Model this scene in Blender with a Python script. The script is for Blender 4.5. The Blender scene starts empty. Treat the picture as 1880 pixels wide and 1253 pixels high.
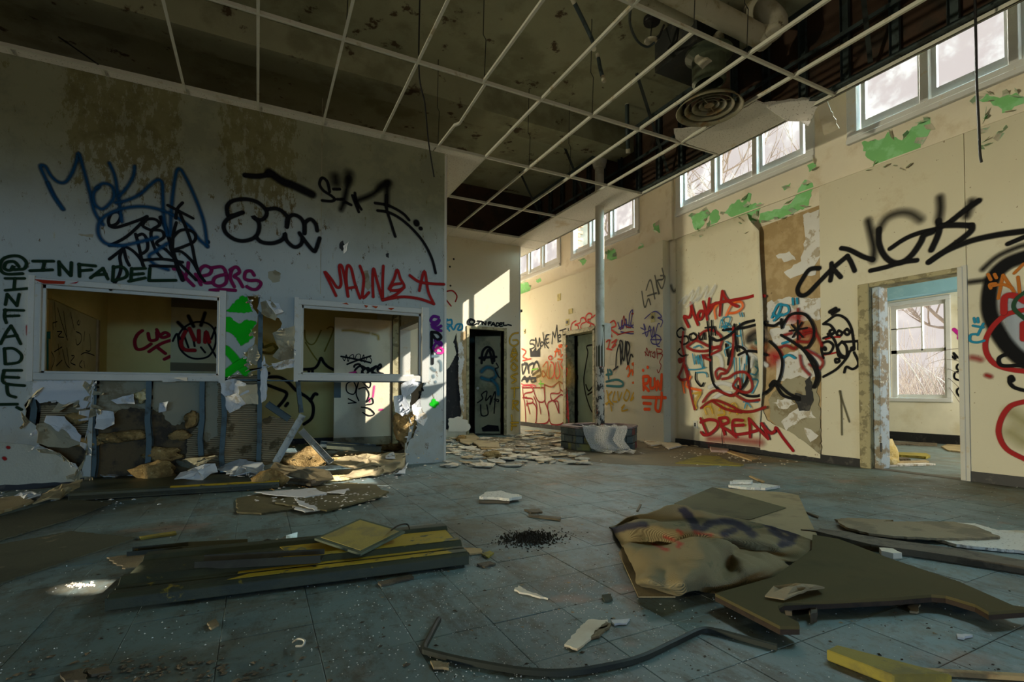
import bpy, bmesh, math, random
from mathutils import Vector, Matrix, noise
from mathutils.geometry import tessellate_polygon
random.seed(7)
SC = bpy.context.scene
COL = SC.collection
V = Vector

# ---------------------------------------------------------------- camera
F, CX, CY, SY, H = 918.68, 940.0, 626.5, 72.89, 0.87
YAW, PIT, ROL = 0.4702987, 0.0229114, 0.0013042
fw = V((math.sin(YAW)*math.cos(PIT), math.cos(YAW)*math.cos(PIT), math.sin(PIT)))
r0 = V((math.cos(YAW), -math.sin(YAW), 0)); u0 = r0.cross(fw)
rt = r0*math.cos(ROL)+u0*math.sin(ROL); up = -r0*math.sin(ROL)+u0*math.cos(ROL)
cam = bpy.data.cameras.new('camera'); cam.sensor_width = 36; cam.lens = F/1880*36; cam.shift_y = SY/1880
cam.clip_start = 0.02; cam.clip_end = 300
co = bpy.data.objects.new('camera', cam); COL.objects.link(co); SC.camera = co
m = Matrix((rt, up, -fw)).transposed().to_4x4(); m.translation = (0, 0, H); co.matrix_world = m

# ---------------------------------------------------------------- world, sun, added fill lamps, exposure
SC.view_settings.view_transform = 'Standard'; SC.view_settings.look = 'None'
SC.view_settings.exposure = 0.0; SC.view_settings.gamma = 1.0; SC.view_settings.use_curve_mapping = False
w = bpy.data.worlds.new('sky'); SC.world = w; w.use_nodes = True; nt = w.node_tree; nt.nodes.clear()
out = nt.nodes.new('ShaderNodeOutputWorld'); bg = nt.nodes.new('ShaderNodeBackground')
tc = nt.nodes.new('ShaderNodeTexCoord'); sx = nt.nodes.new('ShaderNodeSeparateXYZ'); rp = nt.nodes.new('ShaderNodeValToRGB')
nt.links.new(tc.outputs['Generated'], sx.inputs[0]); nt.links.new(sx.outputs['Z'], rp.inputs[0])
rp.color_ramp.elements[0].color = (0.86, 0.77, 0.74, 1); rp.color_ramp.elements[0].position = 0.62
rp.color_ramp.elements[1].color = (0.55, 0.68, 0.9, 1); rp.color_ramp.elements[1].position = 0.95
nt.links.new(rp.outputs[0], bg.inputs[0]); bg.inputs[1].default_value = 1.0
nt.links.new(bg.outputs[0], out.inputs[0])
SUN = V((-1, 0.65, -0.77)).normalized()
sl = bpy.data.lights.new('sun', 'SUN'); sl.energy = 13.0; sl.color = (1.0, 0.93, 0.84); sl.angle = 0.005
so = bpy.data.objects.new('sun', sl); COL.objects.link(so); so.rotation_euler = SUN.to_track_quat('-Z', 'Y').to_euler()
def area(name, loc, aim, sx_, sy_, power, col):
    l = bpy.data.lights.new(name, 'AREA'); l.shape = 'RECTANGLE'; l.size = sx_; l.size_y = sy_; l.energy = power; l.color = col
    o = bpy.data.objects.new(name, l); COL.objects.link(o); o.location = loc
    o.rotation_euler = (V(aim)-V(loc)).to_track_quat('-Z', 'Z').to_euler(); return o
# added fill lamps out of view, standing in for extra sky and window light
area('fill_far_side', (-22, 5.4, 1.3), (6, 4.8, 1.6), .9, .8, 3700, (1.0, 0.93, 0.66))  # added warm fill from the unseen side, brightens the right wall
area('fill_rear_low', (-1.0, -16, 1.5), (0.4, 0, 1.5), 9.0, 1.1, 700, (0.22, 0.60, 1.0))  # added blue fill from behind for the lower left wall; no canopy
area('fill_sky_near', (9.4, 2.4, 7.4), (3, 4.2, .5), 8.0, 2.2, 3800, (0.50, 0.84, 0.95))  # added lamp above the sightline, strengthens blue sky light through the clerestory
area('fill_sky_far', (9.4, 10.2, 7.4), (4.5, 9.5, .5), 6.0, 2.2, 6000, (1.0, 0.95, 0.84))  # added lamp above the sightline, brightens the far end of the hall
area('fill_corridor_end', (5.5, 13.7, 2.0), (5.3, 9, 1.4), 1.2, 2.0, 160, (1.0, 0.90, 0.70))  # added fill hidden at the corridor end, no window there
area('fill_side_room', (8.6, 1.5, 1.7), (8.6, 6, 1.2), 1.6, 1.6, 110, (1.0, 0.97, 0.84))  # added fill inside the side room, no window on this side
SC.cycles.use_denoising = True
SC.cycles.max_bounces = 10; SC.cycles.diffuse_bounces = 5; SC.cycles.transparent_max_bounces = 40
SC.cycles.sample_clamp_indirect = 4.0; SC.cycles.caustics_reflective = False; SC.cycles.caustics_refractive = False

# ---------------------------------------------------------------- measuring: a picture point on a known plane gives a point of the room
XR, YL, YB, ZC, XH = 6.27, 5.945, 9.07, 3.87, 5.17
CAM = V((0, 0, H))
def ray(x, y): return rt*((x-CX)/F)+up*(-(y-CY-SY)/F)+fw
def onX(x, y, X): d = ray(x, y); return CAM+d*(X/d.x)
def onY(x, y, Y): d = ray(x, y); return CAM+d*(Y/d.y)
def onZ(x, y, z=0.0): d = ray(x, y); return CAM+d*((z-H)/d.z)

# ---------------------------------------------------------------- materials
class G:
    def __init__(s, name):
        s.m = bpy.data.materials.new(name); s.m.use_nodes = True; s.t = s.m.node_tree; s.t.nodes.clear()
        s.o = s.t.nodes.new('ShaderNodeOutputMaterial'); s.b = s.t.nodes.new('ShaderNodeBsdfPrincipled')
        s.t.links.new(s.b.outputs[0], s.o.inputs[0]); s._p = None
    def n(s, t, **k):
        x = s.t.nodes.new('ShaderNode'+t)
        for a, b in k.items(): setattr(x, a, b)
        return x
    def put(s, sock, v):
        if hasattr(v, 'is_output'): s.t.links.new(v, sock)
        else:
            if isinstance(v, tuple) and len(v) == 3 and sock.type == 'RGBA': v = (*v, 1)
            sock.default_value = v
    def pos(s):
        if not s._p: s._p = s.n('NewGeometry').outputs['Position']
        return s._p
    def xyz(s): return s.n_sep(s.pos())
    def n_sep(s, v):
        x = s.n('SeparateXYZ'); s.put(x.inputs[0], v); return x.outputs
    def scaled(s, sc):
        x = s.n('Mapping'); s.put(x.inputs[0], s.pos()); x.inputs['Scale'].default_value = sc; return x.outputs[0]
    def noise(s, scale, detail=5, rough=.55, vec=None, dist=0.0):
        x = s.n('TexNoise'); s.put(x.inputs['Vector'], vec or s.pos()); x.inputs['Scale'].default_value = scale
        x.inputs['Detail'].default_value = detail; x.inputs['Roughness'].default_value = rough; x.inputs['Distortion'].default_value = dist
        return x.outputs['Fac']
    def ma(s, op, a, b=0.0, c=0.0):
        x = s.n('Math', operation=op); s.put(x.inputs[0], a); s.put(x.inputs[1], b); s.put(x.inputs[2], c); return x.outputs[0]
    def step(s, v, lo, hi):
        x = s.n('MapRange', interpolation_type='SMOOTHSTEP'); s.put(x.inputs[0], v); x.inputs[1].default_value = lo; x.inputs[2].default_value = hi
        return x.outputs[0]
    def win(s, v, a, b, e=.03): return s.ma('MULTIPLY', s.step(v, a-e, a+e), s.ma('SUBTRACT', 1.0, s.step(v, b-e, b+e)))
    def mix(s, f, a, b):
        x = s.n('Mix', data_type='RGBA'); s.put(x.inputs[0], f); s.put(x.inputs[6], a); s.put(x.inputs[7], b); return x.outputs[2]
    def var(s, c, amt, f):
        h = s.n('HueSaturation'); s.put(h.inputs['Color'], c); s.put(h.inputs['Value'], s.ma('ADD', 1-amt, s.ma('MULTIPLY', f, 2*amt))); return h.outputs[0]
    def end(s, color, rough=.75, metal=0.0, bump=None, bs=.3, bd=.01, spec=.3):
        s.put(s.b.inputs['Base Color'], color); s.put(s.b.inputs['Roughness'], rough); s.put(s.b.inputs['Metallic'], metal)
        s.b.inputs['Specular IOR Level'].default_value = spec
        if bump is not None:
            x = s.n('Bump'); x.inputs['Strength'].default_value = bs; x.inputs['Distance'].default_value = bd
            s.put(x.inputs['Height'], bump); s.t.links.new(x.outputs[0], s.b.inputs['Normal'])
        return s.m
def mat(name, c, c2=None, s2=4, t2=(.5, .58), c3=None, s3=14, t3=(.58, .64), rough=.75, metal=0.0, bs=.3, bsc=60, var=.15, vs=3, bd=.006, spec=.3, rnd=0.0):
    g = G(name); col = g.var(c, var, g.noise(vs, 4))
    if c2: col = g.mix(g.step(g.noise(s2, 8, .62), *t2), col, c2)
    if c3: col = g.mix(g.step(g.noise(s3, 8, .65), *t3), col, c3)
    if rnd: col = g.var(col, rnd, g.n('ObjectInfo').outputs['Random'])
    return g.end(col, rough, metal, g.noise(bsc, 6, .6), bs, bd, spec)

# ---------------------------------------------------------------- mesh builder
def wloc(o):
    p = V((0, 0, 0))
    while o is not None: p += o.location; o = o.parent
    return p
class MB:
    def __init__(s): s.v = []; s.f = []; s.a = []; s.mi = []
    def add(s, vs, fs, al=None):
        n = len(s.v); s.v += [V(p) for p in vs]; s.f += [tuple(i+n for i in f) for f in fs]
        s.a += (al if al else [1.0]*len(vs)); return s
    def box(s, a, b):
        x0, y0, z0 = a; x1, y1, z1 = b
        return s.add([(x0,y0,z0),(x1,y0,z0),(x1,y1,z0),(x0,y1,z0),(x0,y0,z1),(x1,y0,z1),(x1,y1,z1),(x0,y1,z1)],
                     [(0,3,2,1),(4,5,6,7),(0,1,5,4),(1,2,6,5),(2,3,7,6),(3,0,4,7)])
    def obox(s, c, size, ax=None):
        X, Y, Z = ax or (V((1,0,0)), V((0,1,0)), V((0,0,1))); c = V(c); sx_, sy_, sz_ = [k/2 for k in size]
        q = [c+X*(sx_*i)+Y*(sy_*j)+Z*(sz_*k) for k in (-1,1) for j in (-1,1) for i in (-1,1)]
        return s.add(q, [(0,2,3,1),(4,5,7,6),(0,1,5,4),(1,3,7,5),(3,2,6,7),(2,0,4,6)])
    def prism(s, pts, d, holes=()):
        loops = [[V(p) for p in pts]]+[[V(p) for p in h] for h in holes]; d = V(d)
        flat = [p for l in loops for p in l]; n = len(flat)
        tri = tessellate_polygon(loops)
        fs = [tuple(t) for t in tri]+[tuple(i+n for i in reversed(t)) for t in tri]
        k = 0
        for l in loops:
            m_ = len(l)
            for i in range(m_): j = (i+1) % m_; fs.append((k+i, k+j, k+j+n, k+i+n))
            k += m_
        return s.add(flat+[p+d for p in flat], fs)
    def sweep(s, path, prof, upv=(0,0,1), closed=True):
        path = [V(p) for p in path]; upv = V(upv); n = len(prof); vs = []
        for i, p in enumerate(path):
            t = (path[min(i+1, len(path)-1)]-path[max(i-1, 0)]).normalized()
            sd = t.cross(upv); sd = sd.normalized() if sd.length > 1e-5 else V((1,0,0)); u2 = sd.cross(t)
            vs += [p+sd*x+u2*y for x, y in prof]
        fs = [(i*n+k, i*n+(k+1) % n, (i+1)*n+(k+1) % n, (i+1)*n+k) for i in range(len(path)-1) for k in range(n)]
        if closed: fs += [tuple(range(n)), tuple(range((len(path)-1)*n, len(path)*n))]
        return s.add(vs, fs)
    def tube(s, path, r, n=8, r2=None):
        path = [V(p) for p in path]; vs = []; L = len(path); sd = None
        for i, p in enumerate(path):
            t = (path[min(i+1, L-1)]-path[max(i-1, 0)]).normalized()
            if sd is None: sd = t.orthogonal().normalized()
            sd = (sd-t*sd.dot(t)).normalized(); b = t.cross(sd); rr = r if r2 is None else r+(r2-r)*i/(L-1)
            vs += [p+sd*(rr*math.cos(k*2*math.pi/n))+b*(rr*math.sin(k*2*math.pi/n)) for k in range(n)]
        fs = [(i*n+k, i*n+(k+1) % n, (i+1)*n+(k+1) % n, (i+1)*n+k) for i in range(L-1) for k in range(n)]
        return s.add(vs, fs+[tuple(range(n)), tuple(range((L-1)*n, L*n))])
    def lathe(s, c, prof, n=24, axis=(0,0,1)):
        ax = V(axis).normalized(); e1 = ax.orthogonal().normalized(); e2 = ax.cross(e1); c = V(c); vs = []
        for r, h in prof: vs += [c+ax*h+e1*(r*math.cos(k*2*math.pi/n))+e2*(r*math.sin(k*2*math.pi/n)) for k in range(n)]
        return s.add(vs, [(i*n+k, i*n+(k+1) % n, (i+1)*n+(k+1) % n, (i+1)*n+k) for i in range(len(prof)-1) for k in range(n)])
    def grid(s, rows):
        n = len(rows[0]); return s.add([p for r in rows for p in r], [(i*n+k, i*n+k+1, (i+1)*n+k+1, (i+1)*n+k) for i in range(len(rows)-1) for k in range(n-1)])
    def build(s, name, m, parent=None, smooth=False, solid=0, bevel=0, keep=False):
        me = bpy.data.meshes.new(name)
        if parent is not None: base = wloc(parent)
        elif keep: base = V((0,0,0))
        else:
            xs = [p.x for p in s.v]; ys = [p.y for p in s.v]; base = V(((min(xs)+max(xs))/2, (min(ys)+max(ys))/2, min(p.z for p in s.v)))
        me.from_pydata([p-base for p in s.v], [], s.f)
        bm = bmesh.new(); bm.from_mesh(me); bmesh.ops.recalc_face_normals(bm, faces=bm.faces[:])
        if smooth:
            for f in bm.faces: f.smooth = True
        bm.to_mesh(me); bm.free()
        if min(s.a, default=1) < 1 or name.startswith(('spray', 'paint_')):
            ca = me.color_attributes.new('a', 'FLOAT_COLOR', 'POINT')
            for i, a in enumerate(s.a): ca.data[i].color = (a, a, a, 1)
        me.materials.append(m)
        o = bpy.data.objects.new(name, me); COL.objects.link(o)
        if parent is None: o.location = base
        else: o.parent = parent
        if solid: md = o.modifiers.new('solid', 'SOLIDIFY'); md.thickness = solid; md.offset = 0
        if bevel: md = o.modifiers.new('bevel', 'BEVEL'); md.width = bevel; md.segments = 1; md.limit_method = 'ANGLE'
        return o
def tagm(o, label, cat, group=None, kind=None):
    o['label'] = label; o['category'] = cat
    if group: o['group'] = group
    if kind: o['kind'] = kind
    return o
def thing(name, label, cat, loc=(0,0,0), group=None, kind=None):
    o = bpy.data.objects.new(name, None); COL.objects.link(o); o.location = loc; o.empty_display_size = .1
    return tagm(o, label, cat, group, kind)
def struct(name, loc=(0,0,0), label=None, cat=None):
    o = bpy.data.objects.new(name, None); COL.objects.link(o); o.location = loc; o['kind'] = 'structure'
    if label: o['label'] = label
    if cat: o['category'] = cat
    return o
def ks(o, label=None, cat=None):
    o['kind'] = 'structure'
    if label: o['label'] = label
    if cat: o['category'] = cat
    return o
def lab(o, label): o['label'] = label; return o
def jag(pts, amp, step=.04, nrm=None, seed=0):
    """break the edges of an outline into a torn line"""
    rnd = random.Random(seed); pts = [V(p) for p in pts]; outp = []
    n = nrm or (pts[1]-pts[0]).cross(pts[-1]-pts[0]); n = V(n).normalized()
    for i, p in enumerate(pts):
        q = pts[(i+1) % len(pts)]; L = (q-p).length; k = max(1, int(L/step)); sd = n.cross((q-p).normalized()) if L > 1e-6 else V((0,0,0))
        outp.append(p)
        for j in range(1, k):
            t = (j+rnd.uniform(-.3, .3))/k; outp.append(p.lerp(q, t)+sd*rnd.uniform(-amp, amp))
    return outp
def cr(pts, k=6):
    """smooth line through points"""
    if len(pts) < 3: return [V(p) for p in pts]
    P = [V(pts[0])]+[V(p) for p in pts]+[V(pts[-1])]; o = []
    for i in range(1, len(P)-2):
        for j in range(k):
            t = j/k; a, b, c, d = P[i-1], P[i], P[i+1], P[i+2]
            o.append(.5*((2*b)+(c-a)*t+(2*a-5*b+4*c-d)*t*t+(-a+3*b-3*c+d)*t**3))
    return o+[P[-2]]

# ---------------------------------------------------------------- spray paint
SPRAY = {}
def spray_mat(c):
    if c in SPRAY: return SPRAY[c]
    g = G('spray_paint'); at = g.n('Attribute', attribute_name='a').outputs['Fac']
    al = g.ma('MULTIPLY', g.ma('MULTIPLY', at, 1.75), g.ma('ADD', .72, g.ma('MULTIPLY', g.noise(260, 2), .56)))
    al = g.ma('MINIMUM', al, 1.0)
    g.put(g.b.inputs['Base Color'], c); g.b.inputs['Roughness'].default_value = .75; g.b.inputs['Specular IOR Level'].default_value = .12
    tr = g.n('BsdfTransparent'); mx = g.n('MixShader')
    g.put(mx.inputs[0], al); g.t.links.new(tr.outputs[0], mx.inputs[1]); g.t.links.new(g.b.outputs[0], mx.inputs[2]); g.t.links.new(mx.outputs[0], g.o.inputs[0])
    SPRAY[c] = g.m; return g.m
CNT = [0]
PL = {'L': (lambda x, y: onY(x, y, YL), V((1,0,0)), V((0,-1,0))), 'R': (lambda x, y: onX(x, y, XR), V((0,1,0)), V((-1,0,0))),
      'B': (lambda x, y: onY(x, y, YB), V((1,0,0)), V((0,-1,0)))}
def plane_y(Y): return (lambda x, y: onY(x, y, Y), V((1,0,0)), V((0,-1,0)))
def plane_x(X): return (lambda x, y: onX(x, y, X), V((0,1,0)), V((-1,0,0)))
def nums(s): q = [float(t) for t in s.replace(',', ' ').split()]; return list(zip(q[::2], q[1::2]))
ZZ = (0, 0, 1.0)
def tag(parent, pl, col, half, strokes, zm=ZZ, soft=.3, op=1.0, off=.004, label=None, name='spray_tag'):
    fn, A, N = PL[pl] if isinstance(pl, str) else pl; B = V((0,0,1)); mb = MB(); CNT[0] += 1; d = off+(CNT[0] % 12)*.0004; op = op if op == 1 else op/1.75; lift = [0.0]
    for st in strokes.split(';'):
        q = nums(st)
        if not q: continue
        w3 = [fn(zm[0]+x/zm[2], zm[1]+y/zm[2]) for x, y in q]
        sc = sum((p-CAM).dot(fw) for p in w3)/len(w3)/F; wd = half*.92*sc*(1.25 if pl == 'F' else 1)
        base = w3[0].dot(N)
        p2 = cr([V((p.dot(A), p.dot(B))).to_3d() for p in w3], 6)
        pp = [p2[0]]
        for p in p2[1:]:
            if (p-pp[-1]).length > wd*.25: pp.append(p)
        if len(pp) < 2: pp.append(pp[0]+V((wd*.2, 0, 0)))
        to3 = lambda p: A*p.x+B*p.y+N*(base+d+lift[0])
        T = [(pp[min(i+1, len(pp)-1)]-pp[max(i-1, 0)]).normalized() for i in range(len(pp))]
        vs = []; al = []; ri = max(.03, 1-soft); ro = 1+soft
        for p, t in zip(pp, T):
            lift[0] += .000012
            nn = V((-t.y, t.x, 0))
            for k, a in ((-ro, 0), (-ri, op), (ri, op), (ro, 0)): vs.append(to3(p+nn*(k*wd))); al.append(a)
        fs = [(i*4+k, i*4+k+1, i*4+k+5, i*4+k+4) for i in range(len(pp)-1) for k in range(3)]
        mb.add(vs, fs, al)
        for p, t in ((pp[0], -T[0]), (pp[-1], T[-1])):
            nn = V((-t.y, t.x, 0)); vs = [to3(p)]; al = [op]
            for k in range(7):
                a = math.pi*k/6; dr = nn*math.cos(a)+t*math.sin(a)
                vs += [to3(p+dr*(ri*wd)), to3(p+dr*(ro*wd))]; al += [op, 0]
            fs = []
            for k in range(6): fs += [(0, 1+2*k, 3+2*k), (1+2*k, 2+2*k, 4+2*k, 3+2*k)]
            mb.add(vs, fs, al)
    o = mb.build(name, spray_mat(col), parent)
    if label: o['label'] = label
    return o
def blotch(parent, pl, col, poly, zm=ZZ, soft=.15, op=1.0, off=.004, label=None, name='spray_patch', jg=0, seed=1):
    fn, A, N = PL[pl] if isinstance(pl, str) else pl; CNT[0] += 1; op = op if op == 1 else op/1.75; d = off+(CNT[0] % 12)*.0004
    p = [fn(zm[0]+x/zm[2], zm[1]+y/zm[2])+N*d for x, y in nums(poly)]
    if jg: p = jag(p, jg, jg*2.2, N, seed)
    c = sum(p, V((0,0,0)))/len(p); n = len(p); mb = MB()
    ins = [c+(q-c)*(1-soft) for q in p]; ot = [c+(q-c)*(1+soft*.6) for q in p]
    tri = tessellate_polygon([ins]); mb.add(ins+ot, [tuple(t) for t in tri]+[(i, (i+1) % n, (i+1) % n+n, i+n) for i in range(n)], [op]*n+[0.0]*n)
    o = mb.build(name, spray_mat(col), parent)
    if label: o['label'] = label
    return o
def flatpatch(parent, pl, m, poly, zm=ZZ, off=.002, th=.002, jg=0.0, step=None, seed=1, name='patch', holes=()):
    """a thin sheet lying on a wall: bare board, bared old paint, plaster"""
    fn, A, N = PL[pl] if isinstance(pl, str) else pl
    f = lambda s, sd: (lambda q: jag(q, jg, step or jg*2.2, N, sd) if jg else q)([fn(zm[0]+x/zm[2], zm[1]+y/zm[2])+N*off for x, y in nums(s)])
    mb = MB(); mb.prism(f(poly, seed), N*th, [f(h, seed+5+i) for i, h in enumerate(holes)])
    return mb.build(name, m, parent)
# ================================================================ MATERIALS OF THE ROOM
def left_paint():
    g = G('worn_wall_paint_dim_top'); x, y, z = g.xyz()[:3]
    base = g.var((.39, .41, .38), .14, g.noise(1.3, 4))
    sv = g.scaled((6, 6, 2.6)); n1 = g.noise(2.6, 10, .78, sv); n2 = g.noise(5, 8, .7, g.scaled((3, 3, 1)))
    band = g.ma('MAXIMUM', g.win(x, -1.62, -.72, .08), g.win(x, -.36, .34, .08))
    top = g.step(z, 2.2, 3.5)
    th = g.ma('ADD', n1, g.ma('MULTIPLY', g.ma('MULTIPLY', band, top), .16))
    col = g.mix(g.step(th, .595, .63), base, (.10, .055, .014))
    col = g.mix(g.ma('MULTIPLY', g.step(n2, .62, .68), .7), col, (.38, .34, .22))
    col = g.mix(g.ma('MULTIPLY', g.step(g.ma('ADD', z, g.ma('MULTIPLY', g.noise(1.2, 6), 1.2)), 2.9, 3.9), .75), col, g.mix(g.step(g.noise(2.5, 8, .7), .45, .6), (.21, .21, .10), (.15, .15, .065)))  # upper wall's dimmer light put into the colour, over some yellowing
    col = g.mix(g.ma('MULTIPLY', g.step(g.noise(18, 8, .75, g.scaled((1, 1, .35))), .56, .70), .5), col, (.20, .17, .10))
    col = g.mix(g.step(g.noise(60, 4, .7), .71, .74), col, (.10, .08, .05))
    col = g.mix(g.ma('MULTIPLY', g.win(z, .0, .55, .3), g.step(g.noise(3, 6), .45, .7)), col, (.36, .33, .25))
    return g.end(col, .7, 0, g.noise(120, 5), .15, .004)
def vinyl(name, c, c2):
    g = G(name); w_ = g.n('TexWave', wave_type='BANDS', bands_direction='Z'); g.put(w_.inputs[0], g.pos()); w_.inputs['Scale'].default_value = 45; w_.inputs['Distortion'].default_value = 3
    col = g.var(c, .10, g.noise(1.1, 5)); col = g.mix(g.ma('MULTIPLY', g.step(g.noise(2.2, 9, .7), .55, .72), .55), col, c2)
    col = g.mix(g.step(g.noise(30, 3), .70, .74), col, (.20, .14, .08))
    return g.end(col, .62, 0, g.ma('ADD', w_.outputs['Fac'], g.noise(150, 4)), .12, .003)
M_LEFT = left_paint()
M_VINYL = vinyl('cream_wall_covering', (.60, .55, .41), (.46, .38, .24))
M_CREAM = mat('old_cream_paint', (.70, .63, .50), (.60, .51, .37), 3, (.52, .7), (.44, .33, .20), 22, (.68, .72), rough=.7, bs=.35, bsc=26, vs=1.5)
M_BOARD = mat('bare_brown_board', (.36, .25, .12), (.44, .32, .17), 6, (.45, .6), (.16, .11, .05), 20, (.66, .7), bs=.4, bsc=40)
M_PLASTER = mat('torn_white_plaster', (.62, .60, .57), (.40, .34, .25), 9, (.52, .6), bs=.6, bsc=50)
M_PAPER = mat('white_gypsum_paper', (.52, .53, .54), (.44, .41, .36), 6, (.56, .64), bs=.4, bsc=40)
M_GYPBACK = mat('grey_gypsum_back', (.30, .27, .18), (.20, .16, .09), 5, (.5, .6), bs=.3, bsc=50)
M_TRIM = mat('white_trim_paint', (.52, .50, .44), (.50, .44, .33), 12, (.60, .66), (.10, .08, .06), 30, (.68, .71), rough=.55, bs=.3, bsc=80)
M_WTRIM = mat('white_window_paint', (.56, .56, .54), (.55, .50, .42), 14, (.62, .67), (.14, .10, .07), 40, (.70, .73), rough=.55, bs=.3, bsc=80)
M_JAMB = mat('peeling_door_jamb', (.36, .31, .17), (.20, .17, .09), 9, (.48, .56), (.52, .47, .36), 26, (.63, .67), rough=.6, bs=.6, bsc=40)
M_YEL = mat('yellow_ochre_paint', (.55, .46, .17), (.44, .36, .13), 2, (.5, .7), bs=.1)
M_BLACK = mat('black_vinyl_base', (.012, .012, .013), (.05, .045, .04), 8, (.55, .65), rough=.45, bs=.1)
M_STUD = mat('galvanised_blue_grey_steel', (.055, .075, .075), (.03, .035, .03), 7, (.5, .62), rough=.5, metal=.35, bs=.1)
M_STEEL = mat('bright_bent_steel', (.42, .42, .38), (.22, .21, .17), 9, (.5, .62), rough=.45, metal=.6, bs=.1)
M_SLAB = mat('stained_concrete', (.36, .35, .22), (.25, .24, .14), 1.2, (.48, .62), (.09, .06, .03), 3.4, (.60, .66), bs=.4, bsc=30)
M_DARKB = mat('brown_board_and_void_shade', (.05, .026, .014), (.03, .02, .012), 3, (.5, .6), bs=.2)
M_GRID = mat('white_ceiling_grid', (.62, .60, .50), (.45, .38, .25), 6, (.58, .68), rough=.5, bs=.05)
M_GREEN = mat('bared_green_paint', (.20, .50, .18), (.26, .58, .26), 5, (.5, .6), bs=.25, bsc=30)
M_FLAKE = mat('paint_flake', (.60, .56, .44), (.38, .54, .36), 9, (.48, .55), bs=.3)
def tile_ac():
    g = G('mineral_fibre_tile'); col = g.var((.70, .66, .58), .08, g.noise(2, 4)); p = g.step(g.noise(55, 3, .6), .60, .66)
    col = g.mix(g.ma('MULTIPLY', p, .8), col, (.22, .18, .12)); col = g.mix(g.step(g.noise(1.7, 6), .60, .72), col, (.52, .42, .27))
    return g.end(col, .9, 0, g.noise(55, 3, .6), .4, .004)
M_AC = tile_ac()
def floor_mat(name, rnd):
    g = G(name); n = g.noise(.9, 7, .65); col = g.mix(g.step(n, .35, .7), (.12, .185, .19), (.16, .22, .22))
    if rnd: col = g.var(col, .12, g.n('ObjectInfo').outputs['Random'])
    d = g.step(g.noise(1.1, 12, .76, dist=.6), .46, .64); col = g.mix(g.ma('MULTIPLY', d, .85), col, (.115, .095, .052))
    col = g.mix(g.ma('MULTIPLY', g.step(g.noise(5, 10, .8, g.scaled((1, .45, 1))), .48, .62), .75), col, (.065, .062, .042))
    col = g.mix(g.ma('MULTIPLY', g.step(g.noise(14, 8, .8), .54, .64), .6), col, (.05, .045, .03))
    col = g.mix(g.ma('MULTIPLY', g.step(g.noise(3.3, 9, .75), .58, .68), .55), col, (.26, .29, .28))
    col = g.mix(g.step(g.noise(24, 5, .7), .66, .71), col, (.07, .055, .04)); col = g.mix(g.step(g.noise(90, 2, .5), .735, .75), col, (.55, .55, .52))
    col = g.mix(g.ma('MULTIPLY', g.step(g.noise(1.1, 4, .6, g.scaled((1, 1.6, 1))), .60, .7), .5), col, (.30, .17, .11))
    return g.end(col, g.ma('ADD', .30, g.ma('MULTIPLY', g.noise(3, 7, .7), .45)), 0, g.noise(40, 6), .12, .004, .45)
M_TILE = floor_mat('blue_grey_floor_tile', True); M_FLOOR = floor_mat('blue_grey_floor', False)
M_GROUT = mat('dirty_floor_joint', (.075, .075, .06), bs=.1)
M_CONC_OUT = mat('outer_wall_plaster', (.45, .40, .33))
def glass():
    g = G('dusty_glass'); tr = g.n('BsdfTransparent'); gl = g.n('BsdfGlossy'); df = g.n('BsdfTranslucent'); mx = g.n('MixShader'); m2 = g.n('MixShader')
    gl.inputs['Roughness'].default_value = .05; tr.inputs[0].default_value = (.96, .97, .97, 1); df.inputs[0].default_value = (.8, .78, .74, 1)
    mx.inputs[0].default_value = .03; g.t.links.new(tr.outputs[0], mx.inputs[1]); g.t.links.new(gl.outputs[0], mx.inputs[2])
    g.put(m2.inputs[0], g.ma('MULTIPLY', g.step(g.noise(2, 6, .7), .45, .8), .05)); g.t.links.new(mx.outputs[0], m2.inputs[1]); g.t.links.new(df.outputs[0], m2.inputs[2]); g.t.links.new(m2.outputs[0], g.o.inputs[0])
    return g.m
M_GLASS = glass()

# ================================================================ FLOOR
fl = struct('floor', label='blue grey vinyl tile floor strewn with dirt and glass crumbs')
MB().box((-16.6, -4.6, -.12), (10.5, 14.2, -.006)).build('subfloor', M_GROUT, fl)
TS, TX, TY = .3025, .195, 1.12
def tile_mesh(s):
    a, b = s/2-.0008, s/2-.003; h = .006
    v = [(-a,-a,-h),(a,-a,-h),(a,a,-h),(-a,a,-h),(-a,-a,-.0012),(a,-a,-.0012),(a,a,-.0012),(-a,a,-.0012),(-b,-b,0),(b,-b,0),(b,b,0),(-b,b,0)]
    f = [(0,1,5,4),(1,2,6,5),(2,3,7,6),(3,0,4,7),(4,5,9,8),(5,6,10,9),(6,7,11,10),(7,4,8,11),(8,9,10,11)]
    return v, f
cells = []
for i in range(-24, 22):
    for j in range(-12, 30):
        c = V((TX+(i+.5)*TS, TY+(j+.5)*TS, 0))
        if c.x > XR-.1 or c.x < -6.4 or c.y < -3 or (c.y > 9.3): continue
        dl = c-CAM; dp = dl.dot(fw)
        vis = dp > .3 and abs(dl.dot(rt)/dp) < 1.10 and dl.dot(up)/dp > -.64
        cells.append((0 if vis else 1, dl.length, c))
cells.sort(key=lambda t: (t[0], t[1]))
tv, tf = tile_mesh(TS); tme = None; rest = MB()
for k, (nv, ds, c) in enumerate(cells):
    if k < 300:
        if tme is None:
            tme = bpy.data.meshes.new('floor_tile'); tme.from_pydata(tv, [], tf); tme.materials.append(M_TILE)
        o = bpy.data.objects.new('floor_tile', tme); COL.objects.link(o); o.parent = fl
        o.location = (c.x, c.y, random.uniform(-.0012, .0012)); o.rotation_euler = (random.uniform(-.003, .003), random.uniform(-.003, .003), random.choice((0, 1, 2, 3))*math.pi/2)
    else: rest.add([c+V(p) for p in tv], tf)
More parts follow.
